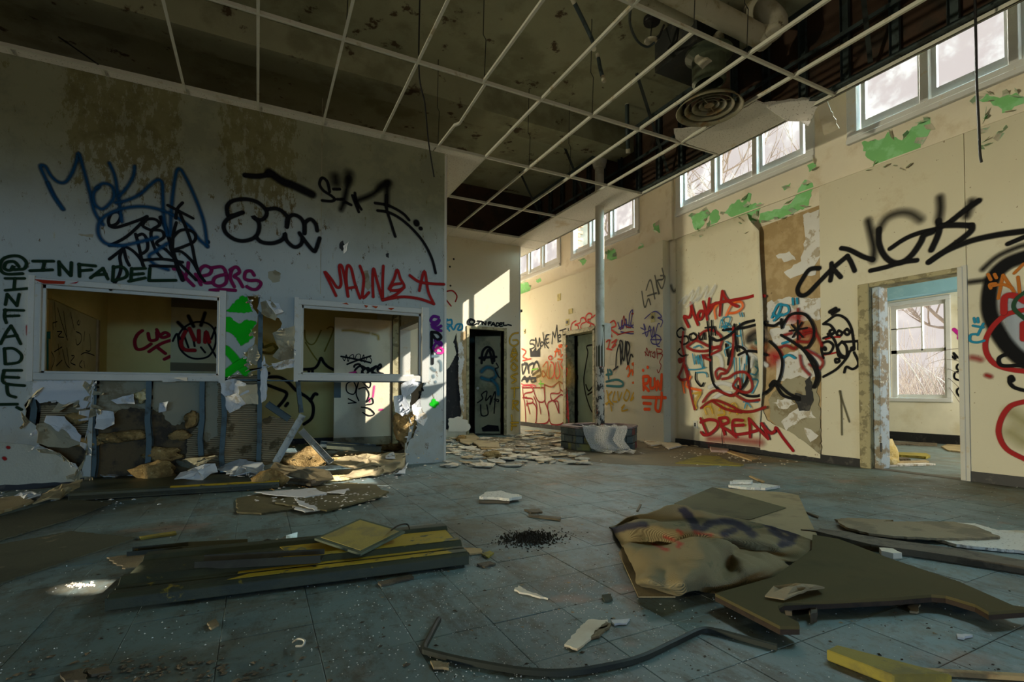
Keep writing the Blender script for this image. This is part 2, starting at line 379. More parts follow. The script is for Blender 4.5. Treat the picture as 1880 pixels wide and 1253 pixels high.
o = rest.build('far_floor_tiles', M_FLOOR, fl); o['kind'] = 'stuff'
MB().box((XR-.1, 1.2, -.02), (10.45, 7.2, -.001)).build('next_room_floor', M_FLOOR, fl)
MB().box((-2.2, 9.2, -.02), (XR+3, 14, -.001)).build('corridor_floor', M_FLOOR, fl)

# ================================================================ LEFT WALL: gypsum board on steel studs, broken open at the bottom
wl = struct('wall_left', label='pale painted stud wall with graffiti, its lower half smashed open')
LP = lambda s, d=0: [onY(x, y, YL)+V((0, d, 0)) for x, y in nums(s)]
hole_w1 = LP('60 517, 407 539, 407 692, 60 690')
edge_low = jag(LP('172 698, 171 722, 167 745, 152 749, 140 735, 118 741, 98 735, 74 739, 58 728, 44 744, 46 765, 66 782, 72 818, 115 838, 142 858, 150 884'), .010, .05, V((0,1,0)), 3)
x0 = edge_low[-1].x; edge_low = [p for p in edge_low if p.z > .02][:-1]
edge_r = jag(LP('745 840, 744 815, 759 803, 766 785, 764 772, 752 762, 742 757, 737 735, 748 715, 757 703'), .010, .04, V((0,1,0)), 4)
edge_m = jag(LP('541 661, 539 651, 535 632, 530 623, 524 613, 514 605, 518 594, 512 584, 491 584, 480 575, 472 567, 476 556, 478 544, 454 544, 465 567, 474 579, 472 594, 461 606, 468 621, 467 632, 447 650, 457 663, 455 688, 413 696'), .008, .04, V((0,1,0)), 5)
outer = [V((-6.5, YL, 0)), V((x0, YL, 0))]+edge_low[::-1]+[onY(412, 698, YL)]
outer = [V((-16.5, YL, 3.93)), V((-16.5, YL, 0)), V((x0, YL, 0))]+edge_low[::-1]+LP('172 690, 60 690, 60 517, 407 539, 407 694')+edge_m[::-1]
outer += LP('545 661, 545 553, 779 572, 779 700')+[p for p in edge_r[::-1]]+[V((edge_r[0].x, YL, 0)), V((2.09, YL, 0)), V((2.09, YL, 3.93))]
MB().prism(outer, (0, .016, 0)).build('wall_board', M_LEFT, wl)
# the peeled-off lower covering and the torn edges that show its paper
flatpatch(wl, 'L', mat('sagging_wall_covering', (.40, .40, .33), (.30, .28, .2), 3, (.5, .7)), '-40 806, 0 812, 40 815, 69 820, 96 830, 115 841, 130 852, 142 862, 146 884, -40 893', off=.012, th=.003, jg=.004, step=.06, name='wall_covering')
flatpatch(wl, 'L', M_PAPER, '62 700, 172 699, 171 722, 167 747, 152 751, 140 737, 118 743, 98 737, 74 741, 60 728', off=.006, th=.004, jg=.006, name='torn_board')
# studs
def stud(path, name='stud', wd=.045, dp=.09, mtl=None, par=wl):
    a, b, t = wd/2, dp/2, .003
    prof = [(-a,-b),(a,-b),(a,-b+t),(-a+t,-b+t),(-a+t,b-t),(a,b-t),(a,b),(-a,b)]
    return MB().sweep(path, prof, upv=(0, 1, 0)).build(name, mtl or M_STUD, par)
for px, y0, y1 in ((64, 728, 782), (175, 698, 900), (275, 698, 880), (372, 698, 880), (411, 690, 880), (477, 545, 860)):
    p = onY(px, 700, YL+.065); zt = onY(px, y0, YL+.065).z; zb = max(0.0, onY(px, y1, YL+.065).z) if px == 64 else .0
    wv = lambda z: .012*math.sin(z*9+px)
    stud([V((p.x+wv(zt-(zt-zb)*k/5)*(k > 1), YL+.065, zt-(zt-zb)*k/5)) for k in range(6)])
stud([onY(x, y, YL+.06) for x, y in ((543, 640), (545, 680), (549, 725), (553, 758))], dp=.08)
MB().box((-1.9, YL+.02, .985), (2.0, YL+.11, 1.0)).build('sill_track', M_STUD, wl)
MB().box((-2.1, YL+.02, 0), (1.4, YL+.11, .03)).build('floor_track', M_STUD, wl)
# back boards behind the studs
def ribbed():
    g = G('ribbed_brown_lath'); w_ = g.n('TexWave', wave_type='BANDS', bands_direction='Z'); g.put(w_.inputs[0], g.pos()); w_.inputs['Scale'].default_value = 16; w_.inputs['Distortion'].default_value = 1.2
    f = w_.outputs['Fac']; col = g.mix(f, (.12, .085, .04), (.40, .30, .17)); col = g.mix(g.step(g.noise(5, 7), .55, .62), col, (.10, .07, .03))
    return g.end(col, .85, 0, f, .6, .01)
M_RIB = ribbed()
YK = YL+.12
flatpatch(wl, plane_y(YK), M_GYPBACK, '176 698, 400 698, 400 800, 378 812, 366 800, 360 770, 352 752, 340 775, 322 782, 305 772, 298 756, 268 752, 240 748, 215 756, 200 770, 176 765', off=0, th=.013, jg=.01, name='back_board')
flatpatch(wl, plane_y(YK), M_RIB, '62 745, 168 740, 172 795, 140 800, 100 786, 66 790', off=0, th=.013, jg=.01, name='lath_board')
flatpatch(wl, plane_y(YK), M_RIB, '378 770, 404 690, 476 690, 476 858, 404 862, 340 850, 345 800', off=-.002, th=.013, jg=.008, name='lath_board')
flatpatch(wl, plane_y(YK), M_RIB, '481 772, 495 764, 512 768, 528 763, 541 772, 536 800, 520 825, 500 850, 481 856', off=-.002, th=.013, jg=.010, name='lath_board')
MB().prism([onY(x, y, YK+.03) for x, y in ((20, 690), (400, 690), (478, 690), (479, 860), (20, 905))], (0, .05, 0)).build('cavity_batt', mat('brown_insulation_batt', (.13, .085, .035), (.05, .035, .02), 6, (.45, .6), bs=1, bsc=30), wl)
# insulation and ragged bits hanging in the cavity
M_INS = mat('brown_fluffy_insulation', (.34, .22, .08), (.18, .11, .035), 9, (.45, .6), (.5, .38, .18), 22, (.6, .68), rough=.95, bs=1.0, bsc=50, bd=.02)
M_YINS = mat('yellow_glass_wool', (.62, .47, .18), (.72, .6, .33), 9, (.45, .6), rough=.95, bs=.9, bsc=50, bd=.02)
def lump(c, r, m_, name, parent=None, seed=0, amp=.35, sub=3, fr=3.0):
    bm = bmesh.new(); bmesh.ops.create_icosphere(bm, subdivisions=sub, radius=1.0); mb = MB(); sd = V((seed*3.7, seed*1.3, seed*2.1)); vs = []
    for v in bm.verts:
        n = noise.fractal(v.co*fr*.5+sd, 1.0, 2.0, 4); p = v.co*(1+amp*n)
        vs.append(V(c)+V((p.x*r[0], p.y*r[1], p.z*r[2])))
    bm.verts.index_update(); fs = [tuple(v.index for v in f.verts) for f in bm.faces]; bm.free()
    return mb.add(vs, fs).build(name, m_, parent, smooth=True)
for i, (x, y, sx_, sz_) in enumerate(((145, 768, .09, .05), (235, 800, .16, .05), (330, 800, .10, .05), (352, 770, .06, .09), (262, 727, .06, .06), (205, 805, .10, .05), (300, 835, .16, .07), (160, 812, .12, .05))):
    lump(onY(x, y, YL+.06), (sx_, .05, sz_), M_INS if i != 4 else M_YINS, 'insulation_tuft', wl, i, .5)
def scrap(px_poly, name, m_, parent, Y=YL, curl=.05, th=.004, seed=0, fold=1):
    """torn board or paper hanging on a wall, bowed away from it"""
    P = [onY(x, y, Y) for x, y in nums(px_poly)]; P = jag(P, .008, .04, V((0,1,0)), seed); c = sum(P, V((0,0,0)))/len(P)
    R = max((p-c).length for p in P); n = len(P); mb = MB(); vs = [c+V((0, -curl*.3, 0))]
    for t in (.4, .75, 1.0):
        for p in P:
            q = c.lerp(p, t); k = (q.x-c.x)*math.cos(seed)+(q.z-c.z)*math.sin(seed)
            vs.append(q+V((0, -curl*(.4+1.4*max(0, k)/R*fold)-.012*math.sin(q.x*30+seed)*t, 0)))
    fs = [(0, 1+i, 1+(i+1) % n) for i in range(n)]+[(1+r*n+i, 1+(r+1)*n+i, 1+(r+1)*n+(i+1) % n, 1+r*n+(i+1) % n) for r in range(2) for i in range(n)]
    return mb.add(vs, fs).build(name, m_, parent, solid=th)
for i, (s, m_) in enumerate((
    ('404 700, 430 696, 452 705, 458 720, 440 728, 418 738, 406 722', M_PAPER), ('414 728, 436 722, 452 742, 422 759, 414 745', M_PLASTER),
    ('438 710, 472 706, 474 743, 440 742', mat('cream_torn_board', (.55, .46, .30), bs=.4)),
    ('478 690, 484 652, 492 690, 488 735, 480 740, 477 715', M_PAPER), ('478 556, 495 552, 512 568, 505 590, 480 578', M_GYPBACK),
    ('488 552, 512 558, 520 575, 506 580', M_PAPER), ('456 640, 470 632, 478 655, 470 672, 452 664', M_GYPBACK), ('500 612, 540 600, 541 655, 520 668, 500 655, 512 640', M_GYPBACK),
    ('498 668, 540 660, 542 675, 506 680', M_PLASTER), ('90 763, 120 765, 150 800, 148 812, 112 795, 86 775', M_PAPER), ('72 778, 104 778, 150 815, 128 822, 92 820, 74 812', M_GYPBACK),
    ('178 752, 210 756, 214 778, 195 788, 180 785', M_PAPER), ('204 735, 246 724, 250 742, 216 742', M_PAPER), ('294 740, 312 737, 306 755, 292 758', M_PAPER), ('298 695, 345 694, 345 700, 300 702', M_TRIM),
    ('735 706, 765 694, 772 704, 755 722, 738 735', M_PAPER), ('720 728, 742 725, 752 752, 738 765, 722 756', M_PAPER), ('755 745, 770 732, 772 748, 762 765, 754 760', M_PLASTER), ('762 762, 782 758, 784 768, 775 782, 764 774', M_PLASTER))):
    scrap(s, 'torn_scrap', m_, wl, YL-.005+(i % 3)*.006, .035+.02*(i % 3), seed=i)
rnd = random.Random(3)
def edge_flaps(E_, m_, n, seed, sz=(.03, .09)):
    rn = random.Random(seed); mb = MB()
    for k in range(n):
        i = rn.randrange(len(E_)-1); p, q = E_[i], E_[i+1]; e = (q-p)
        if e.length < 1e-4: continue
        e = e.normalized()*rn.uniform(*sz)*.5; d = V((rn.uniform(-1, 1), 0, rn.uniform(-1, .5))).normalized()*rn.uniform(*sz); vs = []
        for t in (0, .4, .75, 1): vs += [p+V((0, -.004-.05*t*t*rn.random()-.02*t, 0))+d*t-e*(1-.5*t), p+V((0, -.004-.05*t*t-.015*t, 0))+d*t+e*(1-.6*t)]
        mb.add(vs, [(2*r, 2*r+1, 2*r+3, 2*r+2) for r in range(3)])
    o = mb.build('torn_edge_paper', m_, wl, solid=.003); o['kind'] = 'stuff'
edge_flaps(edge_low, M_PAPER, 26, 1, (.02, .07)); edge_flaps(edge_low, M_GYPBACK, 26, 2, (.04, .11)); edge_flaps(edge_m, M_PAPER, 30, 3, (.012, .04)); edge_flaps(edge_m, M_GYPBACK, 20, 4, (.02, .045)); edge_flaps(edge_r, M_PAPER, 12, 5, (.02, .06)); edge_flaps(edge_r, M_PLASTER, 10, 6, (.02, .05))
lump(onY(745, 783, YL+.05), (.14, .06, .20), M_INS, 'insulation_tuft', wl, 31, .45)
# small knocked-out holes and a flap higher up on the board
for s, m_ in (('492 500, 505 496, 516 503, 514 517, 500 519, 492 510', M_GYPBACK), ('668 498, 676 497, 678 512, 682 525, 675 534, 664 520', M_GYPBACK), ('624 446, 630 442, 634 455, 628 462, 623 456', M_BLACK), ('708 467, 714 465, 714 474, 709 472', M_BLACK), ('143 430, 172 431, 170 437, 150 434', M_GYPBACK)):
    flatpatch(wl, 'L', m_, s, off=.0012, th=.001, jg=.006, step=.02, name='bared_patch')
scrap('630 452, 640 444, 636 462, 630 468', 'torn_scrap', M_PAPER, wl, YL-.002, .03, seed=5)
# painted joints between the boards
for px, ya, yb in ((592, 180, 540), (497, 545, 560)):
    p = onY(px, ya, YL); q = onY(px, yb, YL); MB().box((p.x-.003, YL-.002, q.z), (p.x+.003, YL+.001, p.z)).build('board_joint', M_GYPBACK, wl)
MB().box((2.07, YL-.006, 0), (2.098, YL+.05, 3.87)).build('corner_bead', M_TRIM, wl)
bl = ks(MB().box((-16.4, YL-.012, 0), (x0-.02, YL, .075)).build('baseboard_left', M_BLACK))
# window frames (no glass left in either)
def opening_frame(name, ox, iz, label, mid=False):
    (xa, za), (xb, zb) = ox; (xc, zc), (xd, zd) = iz; w_ = struct(name, (xa, YL, za), label); y0, y1 = YL-.025, YL+.13
    for nm, a, b in (('head', (xa, zd), (xb, zb)), ('sill', (xa, za), (xb, zc)), ('jamb', (xa, zc), (xc, zd)), ('jamb', (xd, zc), (xb, zd))):
        MB().box((a[0], y0, a[1]), (b[0], y1, b[1])).build(nm, M_TRIM, w_, bevel=.006)
        c = .012
        if nm == 'jamb': MB().box((a[0]-(c if a[0] == xa else -.004), y0-.012, za-c), (a[0]+.03 if a[0] == xa else b[0]+c, y0+.01, zb+c)).build('casing_bead', M_TRIM, w_)
    MB().box((xc, YL+.02, zd-.03), (xd, YL+.05, zd)).build('stop', M_TRIM, w_); MB().box((xc, YL+.02, zc), (xd, YL+.05, zc+.018)).build('stop', M_TRIM, w_)
    for xx in (xc, xd-.02): MB().box((xx, YL+.02, zc), (xx+.02, YL+.05, zd)).build('stop', M_TRIM, w_)
    return w_
g_ = lambda px, py: (onY(px, py, YL).x, onY(px, py, YL).z)
W1 = opening_frame('window_1', (g_(54, 698), (g_(412, 620)[0], g_(230, 523)[1])), (g_(74, 685), (g_(402, 600)[0], g_(250, 535)[1])), 'long white framed opening in the graffiti wall beside the blue lettering')
W2 = opening_frame('window_2', (g_(541, 699), (g_(784, 640)[0], g_(660, 558)[1])), (g_(553, 687), (g_(773, 640)[0], g_(660, 568)[1])), 'white framed opening nearest the wall corner with its sill hanging free')
blotch(W1, plane_y(YL-.026), (.35, .03, .01), '62 513, 120 517, 118 522, 80 521', soft=.1); blotch(W1, plane_y(YL-.026), (.30, .01, .02), '128 521, 145 517, 140 521', soft=.1)
for s in ('628 558, 636 556, 640 560', '668 560, 676 562, 672 566', '682 562, 694 563, 690 567', '712 566, 724 566, 718 570'): blotch(W2, plane_y(YL-.026), (.36, .05, .01), s, soft=.2)

# ================================================================ THE SMALL ROOM BEHIND THE LEFT WALL
wb = struct('wall_back', label='cream back wall with a dark doorway, sun patches and yellow lettering')
def yroom(): return None
M_YWALL = mat('dull_yellow_wall', (.70, .55, .20), (.60, .46, .15), 1.5, (.5, .7), bs=.12)
XW = onY(197, 600, YB).x
# back wall continues as the hall's back wall; it has a doorway and a torn strip beside it
dz = onY(890, 606, YB).z; dxa, dxb = onY(861, 700, YB).x, onY(925, 700, YB).x
PB = lambda s: [onY(x, y, YB) for x, y in nums(s)]
XE = onY(955, 600, YB).x
tornL = jag(PB('838 612, 842 640, 846 665, 843 700, 846 730, 848 760, 838 786, 820 790, 815 760, 818 730, 817 690, 822 668, 830 640'), .015, .06, V((0,1,0)), 9)
mb = MB(); mb.prism([V((1.9, YB, 0)), V((dxa, YB, 0)), V((dxa, YB, dz)), V((dxb, YB, dz)), V((dxb, YB, 0)), V((XE, YB, 0)), V((XE, YB, 3.9)), V((1.9, YB, 3.9))], (0, .14, 0), [tornL])
mb.build('wall_panel', M_VINYL, wb)
MB().box((-2.0, YB, 3.9), (XH+.1, YB+.14, 4.95)).build('void_shade_board', M_DARKB, wb)  # dark colour stands in for the unlit void above the grid
MB().box((-2.0, YB, 0), (1.9, YB+.14, 3.9)).build('room_wall_panel', M_YWALL, wb)
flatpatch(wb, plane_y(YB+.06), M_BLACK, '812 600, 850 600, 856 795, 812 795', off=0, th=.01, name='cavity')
flatpatch(wb, 'B', M_BOARD, '846 612, 857 606, 857 770, 850 775, 846 740, 849 700, 844 660', off=.002, th=.004, jg=.01, name='bared_board')
flatpatch(wb, 'B', M_PLASTER, '841 632, 848 625, 853 660, 846 690, 850 720, 852 760, 845 745, 842 700', off=.006, th=.004, jg=.012, name='torn_plaster')
flatpatch(wb, 'B', M_CREAM, '822 770, 840 765, 858 772, 863 785, 855 793, 822 793', off=.02, th=.01, jg=.02, name='torn_board')
flatpatch(wb, plane_y(YB-.01), M_VINYL, '820 640, 833 630, 838 650, 826 672, 820 680', off=.0, th=.006, jg=.01, name='torn_board')
MB().box((XE-.02, YB-.004, 0), (XE+.006, YB+.14, 3.87)).build('corner_bead', M_TRIM, wb)
MB().box((XE-.13, YB+.15, 0), (XE, 14, 4.95)).build('corridor_side', M_CREAM, wb)
for s, a in (('833 476', .02), ('826 490', .02), ('827 525', .02)):
    x, y = nums(s)[0]; p = onY(x, y, YB); MB().lathe(p, [(.0, -.004), (a, -.004), (a, .003), (0, .003)], 8, (0, 1, 0)).build('drilled_hole', M_BLACK, wb)
# doorway in the back wall
d2 = struct('door_2', (dxa, YB, 0), 'dark doorway in the back wall with its marked door folded inwards')
fa, fb = dxa-.06, dxb+.06
for a, b, nm in (((fa, 0), (dxa, dz+.06), 'jamb'), ((dxb, 0), (fb, dz+.06), 'jamb'), ((dxa, dz), (dxb, dz+.06), 'head')):
    MB().box((a[0], YB-.02, a[1]), (b[0], YB+.16, b[1])).build(nm, M_JAMB, d2, bevel=.006)
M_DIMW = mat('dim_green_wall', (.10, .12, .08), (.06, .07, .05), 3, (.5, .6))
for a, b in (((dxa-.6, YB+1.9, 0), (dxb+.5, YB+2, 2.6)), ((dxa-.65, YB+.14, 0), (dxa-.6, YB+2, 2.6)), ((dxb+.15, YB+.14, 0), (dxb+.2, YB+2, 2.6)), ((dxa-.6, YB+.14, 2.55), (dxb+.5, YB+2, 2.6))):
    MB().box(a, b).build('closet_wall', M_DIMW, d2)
lf = thing('door_leaf', 'dim painted door leaf with a circled letter standing inside the back doorway', 'door', (dxb-.02, YB+.2, 0))
la = onY(872, 700, YB+.45); lb_ = onY(919, 700, YB+.18)
mb = MB(); dv = (V((lb_.x, lb_.y, 0))-V((la.x, la.y, 0))); nn = V((dv.y, -dv.x, 0)).normalized()
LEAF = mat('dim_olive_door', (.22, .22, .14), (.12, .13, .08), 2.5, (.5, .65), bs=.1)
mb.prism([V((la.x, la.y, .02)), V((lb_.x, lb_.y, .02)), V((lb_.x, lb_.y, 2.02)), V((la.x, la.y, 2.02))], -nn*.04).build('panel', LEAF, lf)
kn = V((la.x, la.y, .95))+dv*.12+nn*.03; MB().lathe(kn, [(.012, -.03), (.012, 0), (.028, .005), (.028, .03), (0, .035)], 10, nn).build('knob', M_STEEL, lf)
for z in (.25, 1.1, 1.8): MB().box((lb_.x-.01, lb_.y-.02, z), (lb_.x+.02, lb_.y+.02, z+.09)).build('hinge', M_BLACK, lf)
def leafplane(x, y):
    d = ray(x, y); t = (V((la.x, la.y, 0))-CAM).dot(nn)/d.dot(nn); return CAM+d*t
PL['D'] = (leafplane, dv.normalized(), nn)
# partition between the small room and the hall (its opening and doorway)
XP = 1.97; pw = struct('wall_partition', label='cream partition wall with a framed opening and a doorway')
ya, yb = onX(737, 640, XP).y, onX(770, 640, XP).y; pza, pzb = onX(755, 692, XP).z, onX(765, 594, XP).z
dya, dyb = onX(723, 640, XP).y-.02, onX(734, 640, XP).y
yb = max(yb, YL+.13); pts = [V((XP, YL+.016, 0)), V((XP, dyb, 0)), V((XP, dyb, 2.06)), V((XP, dya, 2.06)), V((XP, dya, 0)), V((XP, YB, 0)), V((XP, YB, 3.93)), V((XP, YL+.016, 3.93))]
MB().prism(pts, (.12, 0, 0), [[V((XP, yb, pza)), V((XP, ya, pza)), V((XP, ya, pzb)), V((XP, yb, pzb))]]).build('wall_panel', M_CREAM, pw)
for a, b in (((yb, pzb-.006), (ya, pzb+.05)), ((yb, pza-.05), (ya, pza+.006)), ((ya-.006, pza-.05), (ya+.05, pzb+.05)), ((yb-.05, pza-.05), (yb+.006, pzb+.05))):
    MB().box((XP-.02, a[0], a[1]), (XP+.14, b[0], b[1])).build('opening_trim', M_TRIM, pw)
for a, b in (((dya-.008, 0), (dya+.07, 2.12)), ((dyb-.07, 0), (dyb+.008, 2.12)), ((dyb, 2.05), (dya, 2.12))):
    MB().box((XP-.02, a[0], a[1]), (XP+.14, b[0], b[1])).build('door_trim', M_JAMB, pw)
# door leaf swung into the small room
YD = dya+.02; dl = thing('door_leaf', 'cream scribbled door leaf swung open behind the broken wall', 'door', (XP-.4, YD, 0))
xa = onY(614, 640, YD).x
MB().box((xa, YD, .03), (XP-.03, YD+.04, 2.03)).build('panel', mat('tan_cream_door', (.70, .60, .42), (.60, .50, .32), 3, (.5, .7)), dl)
MB().box((xa+.0, YD-.004, .78), (xa+.10, YD, 1.02)).build('lock_plate', M_STUD, dl)
MB().lathe((xa+.06, YD-.004, 1.06), [(.01, 0), (.01, .02), (.03, .025), (.03, .05), (0, .055)], 10, (0, -1, 0)).build('knob', M_STUD, dl)
MB().box((xa-.001, YD-.003, .03), (XP-.03, YD, .16)).build('kick_plate', M_GYPBACK, dl)
PL['E'] = plane_y(YD); PL['K'] = plane_y(YB)
# left side wall of the small room with a framed door, ceiling, board on the back wall
sw = struct('wall_side', label='dull yellow side wall with a scribbled panelled door')
MB().box((XW-.1, YL+.12, 0), (XW, YB, 2.7)).build('wall_panel', M_YWALL, sw)
ky = lambda px, py: onX(px, py, XW)
p1, p2 = ky(90, 560), ky(172, 600); zt = onX(90, 540, XW).z
PL['S'] = (lambda x, y: onX(x, y, XW+.03), V((0, 1, 0)), V((1, 0, 0)))
d5 = struct('door_4', (XW, p1.y, 0), 'scribbled ochre door seen through the long opening')
MB().box((XW, max(p1.y, YL+.2), .02), (XW+.03, p2.y, zt-.06)).build('leaf', mat('ochre_door', (.50, .42, .20), (.40, .32, .14), 2, (.5, .7)), d5)
MB().box((XW, max(p1.y-.1, YL+.14), zt-.06), (XW+.05, p2.y+.08, zt+.02)).build('head', M_YWALL, d5); MB().box((XW, p2.y, 0), (XW+.05, p2.y+.08, zt-.06)).build('jamb', M_BOARD, d5)
ks(MB().box((XW-.1, YL+.12, 2.62), (XP, YB, 2.7)).build('ceiling_small_room', M_YWALL))
bp = onY(314, 600, YB-.06); bq = onY(404, 600, YB-.06); zb_, zt_ = onY(350, 682, YB).z, onY(350, 548, YB).z
bd = thing('wall_board', 'tall pale panel with dark bands on the ochre wall, seen through the long opening', 'panel', (bp.x, YB-.06, zb_-.2))
M_DKB = mat('dark_band', (.16, .12, .06)); MB().box((bp.x, YB-.06, zb_-.2), (bq.x+.1, YB-.005, zt_+.25)).build('panel', mat('pale_panel', (.55, .47, .26), (.45, .38, .2), 2, (.5, .7)), bd)
MB().box((bp.x, YB-.075, onY(350, 567, YB).z), (bq.x+.1, YB-.06, zt_)).build('band', M_DKB, bd); MB().box((bp.x, YB-.075, zb_), (bq.x+.1, YB-.06, onY(350, 667, YB).z)).build('band', M_DKB, bd)
PL['P'] = plane_y(YB-.062)
ks(MB().box((XW, YB-.012, 0), (XP, YB, .09)).build('baseboard_back', M_BLACK))

# ================================================================ RIGHT WALL
wr = struct('wall_right', label='tall cream wall with clerestory windows, peeling green paint and graffiti')
RP = lambda s, o=0: [onX(x, y, XR-o) for x, y in nums(s)]
rz = lambda px, py: onX(px, py, XR)
ND0, ND1, NDZ = rz(1774, 700).y, rz(1583, 700).y, rz(1680, 506).z        # near doorway (outer edges of its frame)
FD0, FD1, FDZ = rz(1096, 700).y, rz(1046, 700).y, rz(1060, 611).z        # far doorway
WIN = [('window_3', 3.46, 1.14, [(2.77, 3.29), (2.065, 2.60), (1.36, 1.90)]), ('window_4', 6.21, 3.86, [(5.525, 6.065), (4.80, 5.355), (4.09, 4.63)]),
       ('window_5', 9.38, 7.13, [(8.79, 9.31), (8.09, 8.62), (7.39, 7.92)]), ('window_6', 12.1, 9.82, [(11.52, 12.0), (10.80, 11.32), (10.09, 10.62)])]
WZ0, WZ1 = 3.90, 4.95
holes = [[V((XR, FD0, 0.0)), V((XR, FD1, 0.0)), V((XR, FD1, FDZ)), V((XR, FD0, FDZ))]]
holes = [[V((XR, b+.1, WZ0)), V((XR, a-.1, WZ0)), V((XR, a-.1, WZ1)), V((XR, b+.1, WZ1))] for _, a, b, _p in WIN]
vent = [V((XR, -1.39, 5.11))]  # centre of the added hole for the sun oval, no real vent
hv = [V((XR, -.72*0-1.38+.11*math.cos(t), 5.09+.15*math.sin(t))) for t in [k*math.pi/8 for k in range(16)]]
outer = [V((XR, -4.6, 0)), V((XR, ND0, 0)), V((XR, ND0, NDZ)), V((XR, ND1, NDZ)), V((XR, ND1, 0)), V((XR, FD0, 0)), V((XR, FD0, FDZ)), V((XR, FD1, FDZ)), V((XR, FD1, 0)), V((XR, 14, 0)), V((XR, 14, 5.6)), V((XR, -4.6, 5.6))]
# added hole in the unseen wall, shaped to throw one oval of sun
SV = lambda P: P-SUN*((XR-P.x)/(-SUN.x))
oval = [onZ(136+92*math.cos(t), 1083+13*math.sin(t)-10*math.cos(t), 0) for t in [k*math.pi/9 for k in range(18)]]
hv = [SV(p) for p in oval]; hv2 = [p-SUN.normalized()*0 for p in hv]
mb = MB(); mb.prism(outer, (.10, 0, 0), holes+[hv]).build('wall_shell', M_CREAM, wr)
# lower wall covering: separate sheets
ZM = 3.46; LC = .012
def cover(y0, y1, z0=.1, z1=ZM, o=LC, notch=None, name='wall_covering', mtl=None):
    p = [V((XR-o, y0, z0))]
    if notch: a, b, z = notch; p += [V((XR-o, a, z0)), V((XR-o, a, z)), V((XR-o, b, z)), V((XR-o, b, z0))]
    p += [V((XR-o, y1, z0)), V((XR-o, y1, z1)), V((XR-o, y0, z1))]
    return MB().prism(p, (o, 0, 0)).build(name, mtl or M_VINYL, wr)
yJ = rz(1508, 600).y; yS = rz(1410, 600).y; yC0 = rz(1240, 600).y; yC1 = rz(1176, 600).y
cover(ND0-.02, yJ, notch=(ND0, ND1, NDZ)); cover(-4.5, ND0-.026)
cover(yC1+.004, 11.9, notch=(FD0, FD1, FDZ), o=.10)
MB().box((XR-.16, yC0+.12, 0), (XR, yC1, ZM)).build('wall_chase', M_VINYL, wr)
MB().box((XR-.05, yC0+.02, ZM), (XR, yC0+.16, 4.95)).build('pilaster', M_CREAM, wr)
MB().box((XR-.02, -4.5, ZM), (XR, 12, ZM+.015)).build('picture_rail', M_CREAM, wr)
ks(MB().box((XR-.022, -4.5, 0), (XR-.002, ND0-.03, .1)).build('baseboard_right', M_BLACK)); ks(MB().box((XR-.02, ND1+.02, 0), (XR-.002, yC0, .1)).build('baseboard_right', M_BLACK)); ks(MB().box((XR-.118, yC1, 0), (XR-.1, FD0-.05, .1)).build('baseboard_right', M_BLACK)); ks(MB().box((XR-.118, FD1+.05, 0), (XR-.1, 12, .1)).build('baseboard_right', M_BLACK))
# bared board and plaster between the hanging sheet and the next covering
flatpatch(wr, 'R', M_BOARD, '1395 418, 1508 376, 1508 836, 1395 800', off=.003, th=.003, name='bare_board')
for i, s in enumerate(('1475 395, 1505 385, 1507 470, 1495 490, 1498 505, 1470 505, 1452 512, 1440 500, 1472 480, 1480 440', '1425 470, 1450 462, 1462 478, 1440 482', '1410 556, 1450 545, 1508 547, 1508 586, 1470 588, 1440 600, 1420 598, 1410 590', '1415 605, 1450 598, 1465 620, 1440 640, 1418 632', '1425 660, 1470 640, 1508 650, 1508 690, 1480 700, 1460 735, 1440 700, 1425 700')):
    flatpatch(wr, 'R', M_PLASTER, s, off=.007, th=.004, jg=.02, step=.05, seed=i, name='plaster_patch')
for i, (s, m_) in enumerate((('1412 735, 1440 700, 1470 690, 1500 700, 1508 760, 1508 830, 1470 815, 1440 790, 1415 770', M_GYPBACK), ('1436 775, 1470 745, 1490 752, 1500 768, 1472 770, 1445 792', M_PLASTER), ('1420 740, 1450 728, 1462 742, 1440 752', M_PLASTER), ('1470 780, 1508 770, 1508 835, 1480 810', M_GYPBACK), ('1478 785, 1505 800, 1490 812', M_PLASTER))):
    flatpatch(wr, 'R', m_, s, off=.012+i*.002, th=.006, jg=.02, step=.05, seed=20+i, name='torn_board')
flatpatch(wr, 'R', M_BLACK, '1462 722, 1482 726, 1480 700, 1490 690, 1496 735, 1488 755, 1470 755, 1462 738', off=.026, th=.001, jg=.012, step=.04, name='broken_hole')
flatpatch(wr, 'R', M_VINYL, '1398 742, 1410 772, 1428 782, 1450 792, 1480 812, 1508 834, 1508 842, 1398 826', off=.018, th=.006, jg=.006, step=.05, name='wall_covering')
# the sheet of wall covering that has come loose and curls at its top corner
def loose_sheet():
    y1 = rz(1243, 600).y; cols = []; NX = 26; NZ = 20
    for j in range(NZ+1):
        row = []
        for i in range(NX+1):
            u = i/NX; v = j/NZ; ye = rz(1407, 600).y+.02*math.sin(v*9)+(.10*max(0, .25-v)/.25)
            y = y1+(ye-y1)*u; z0 = .11; z1 = 3.445
            z = z0+(z1-z0)*v; lift = .02+.10*max(0, u-.80)**1.5/.09*(.3+.7*v)+.008*math.sin(u*11+v*7)*u
            if u > .84 and v > .9: k = (u-.84)*(v-.9)*62; lift += .10*k; z -= .16*k; y += .10*k
            row.append(V((XR-lift, y, z)))
        cols.append(row)
    return MB().grid(cols).build('loose_wall_covering', M_VINYL, wr, smooth=True, solid=.006)
loose_sheet()
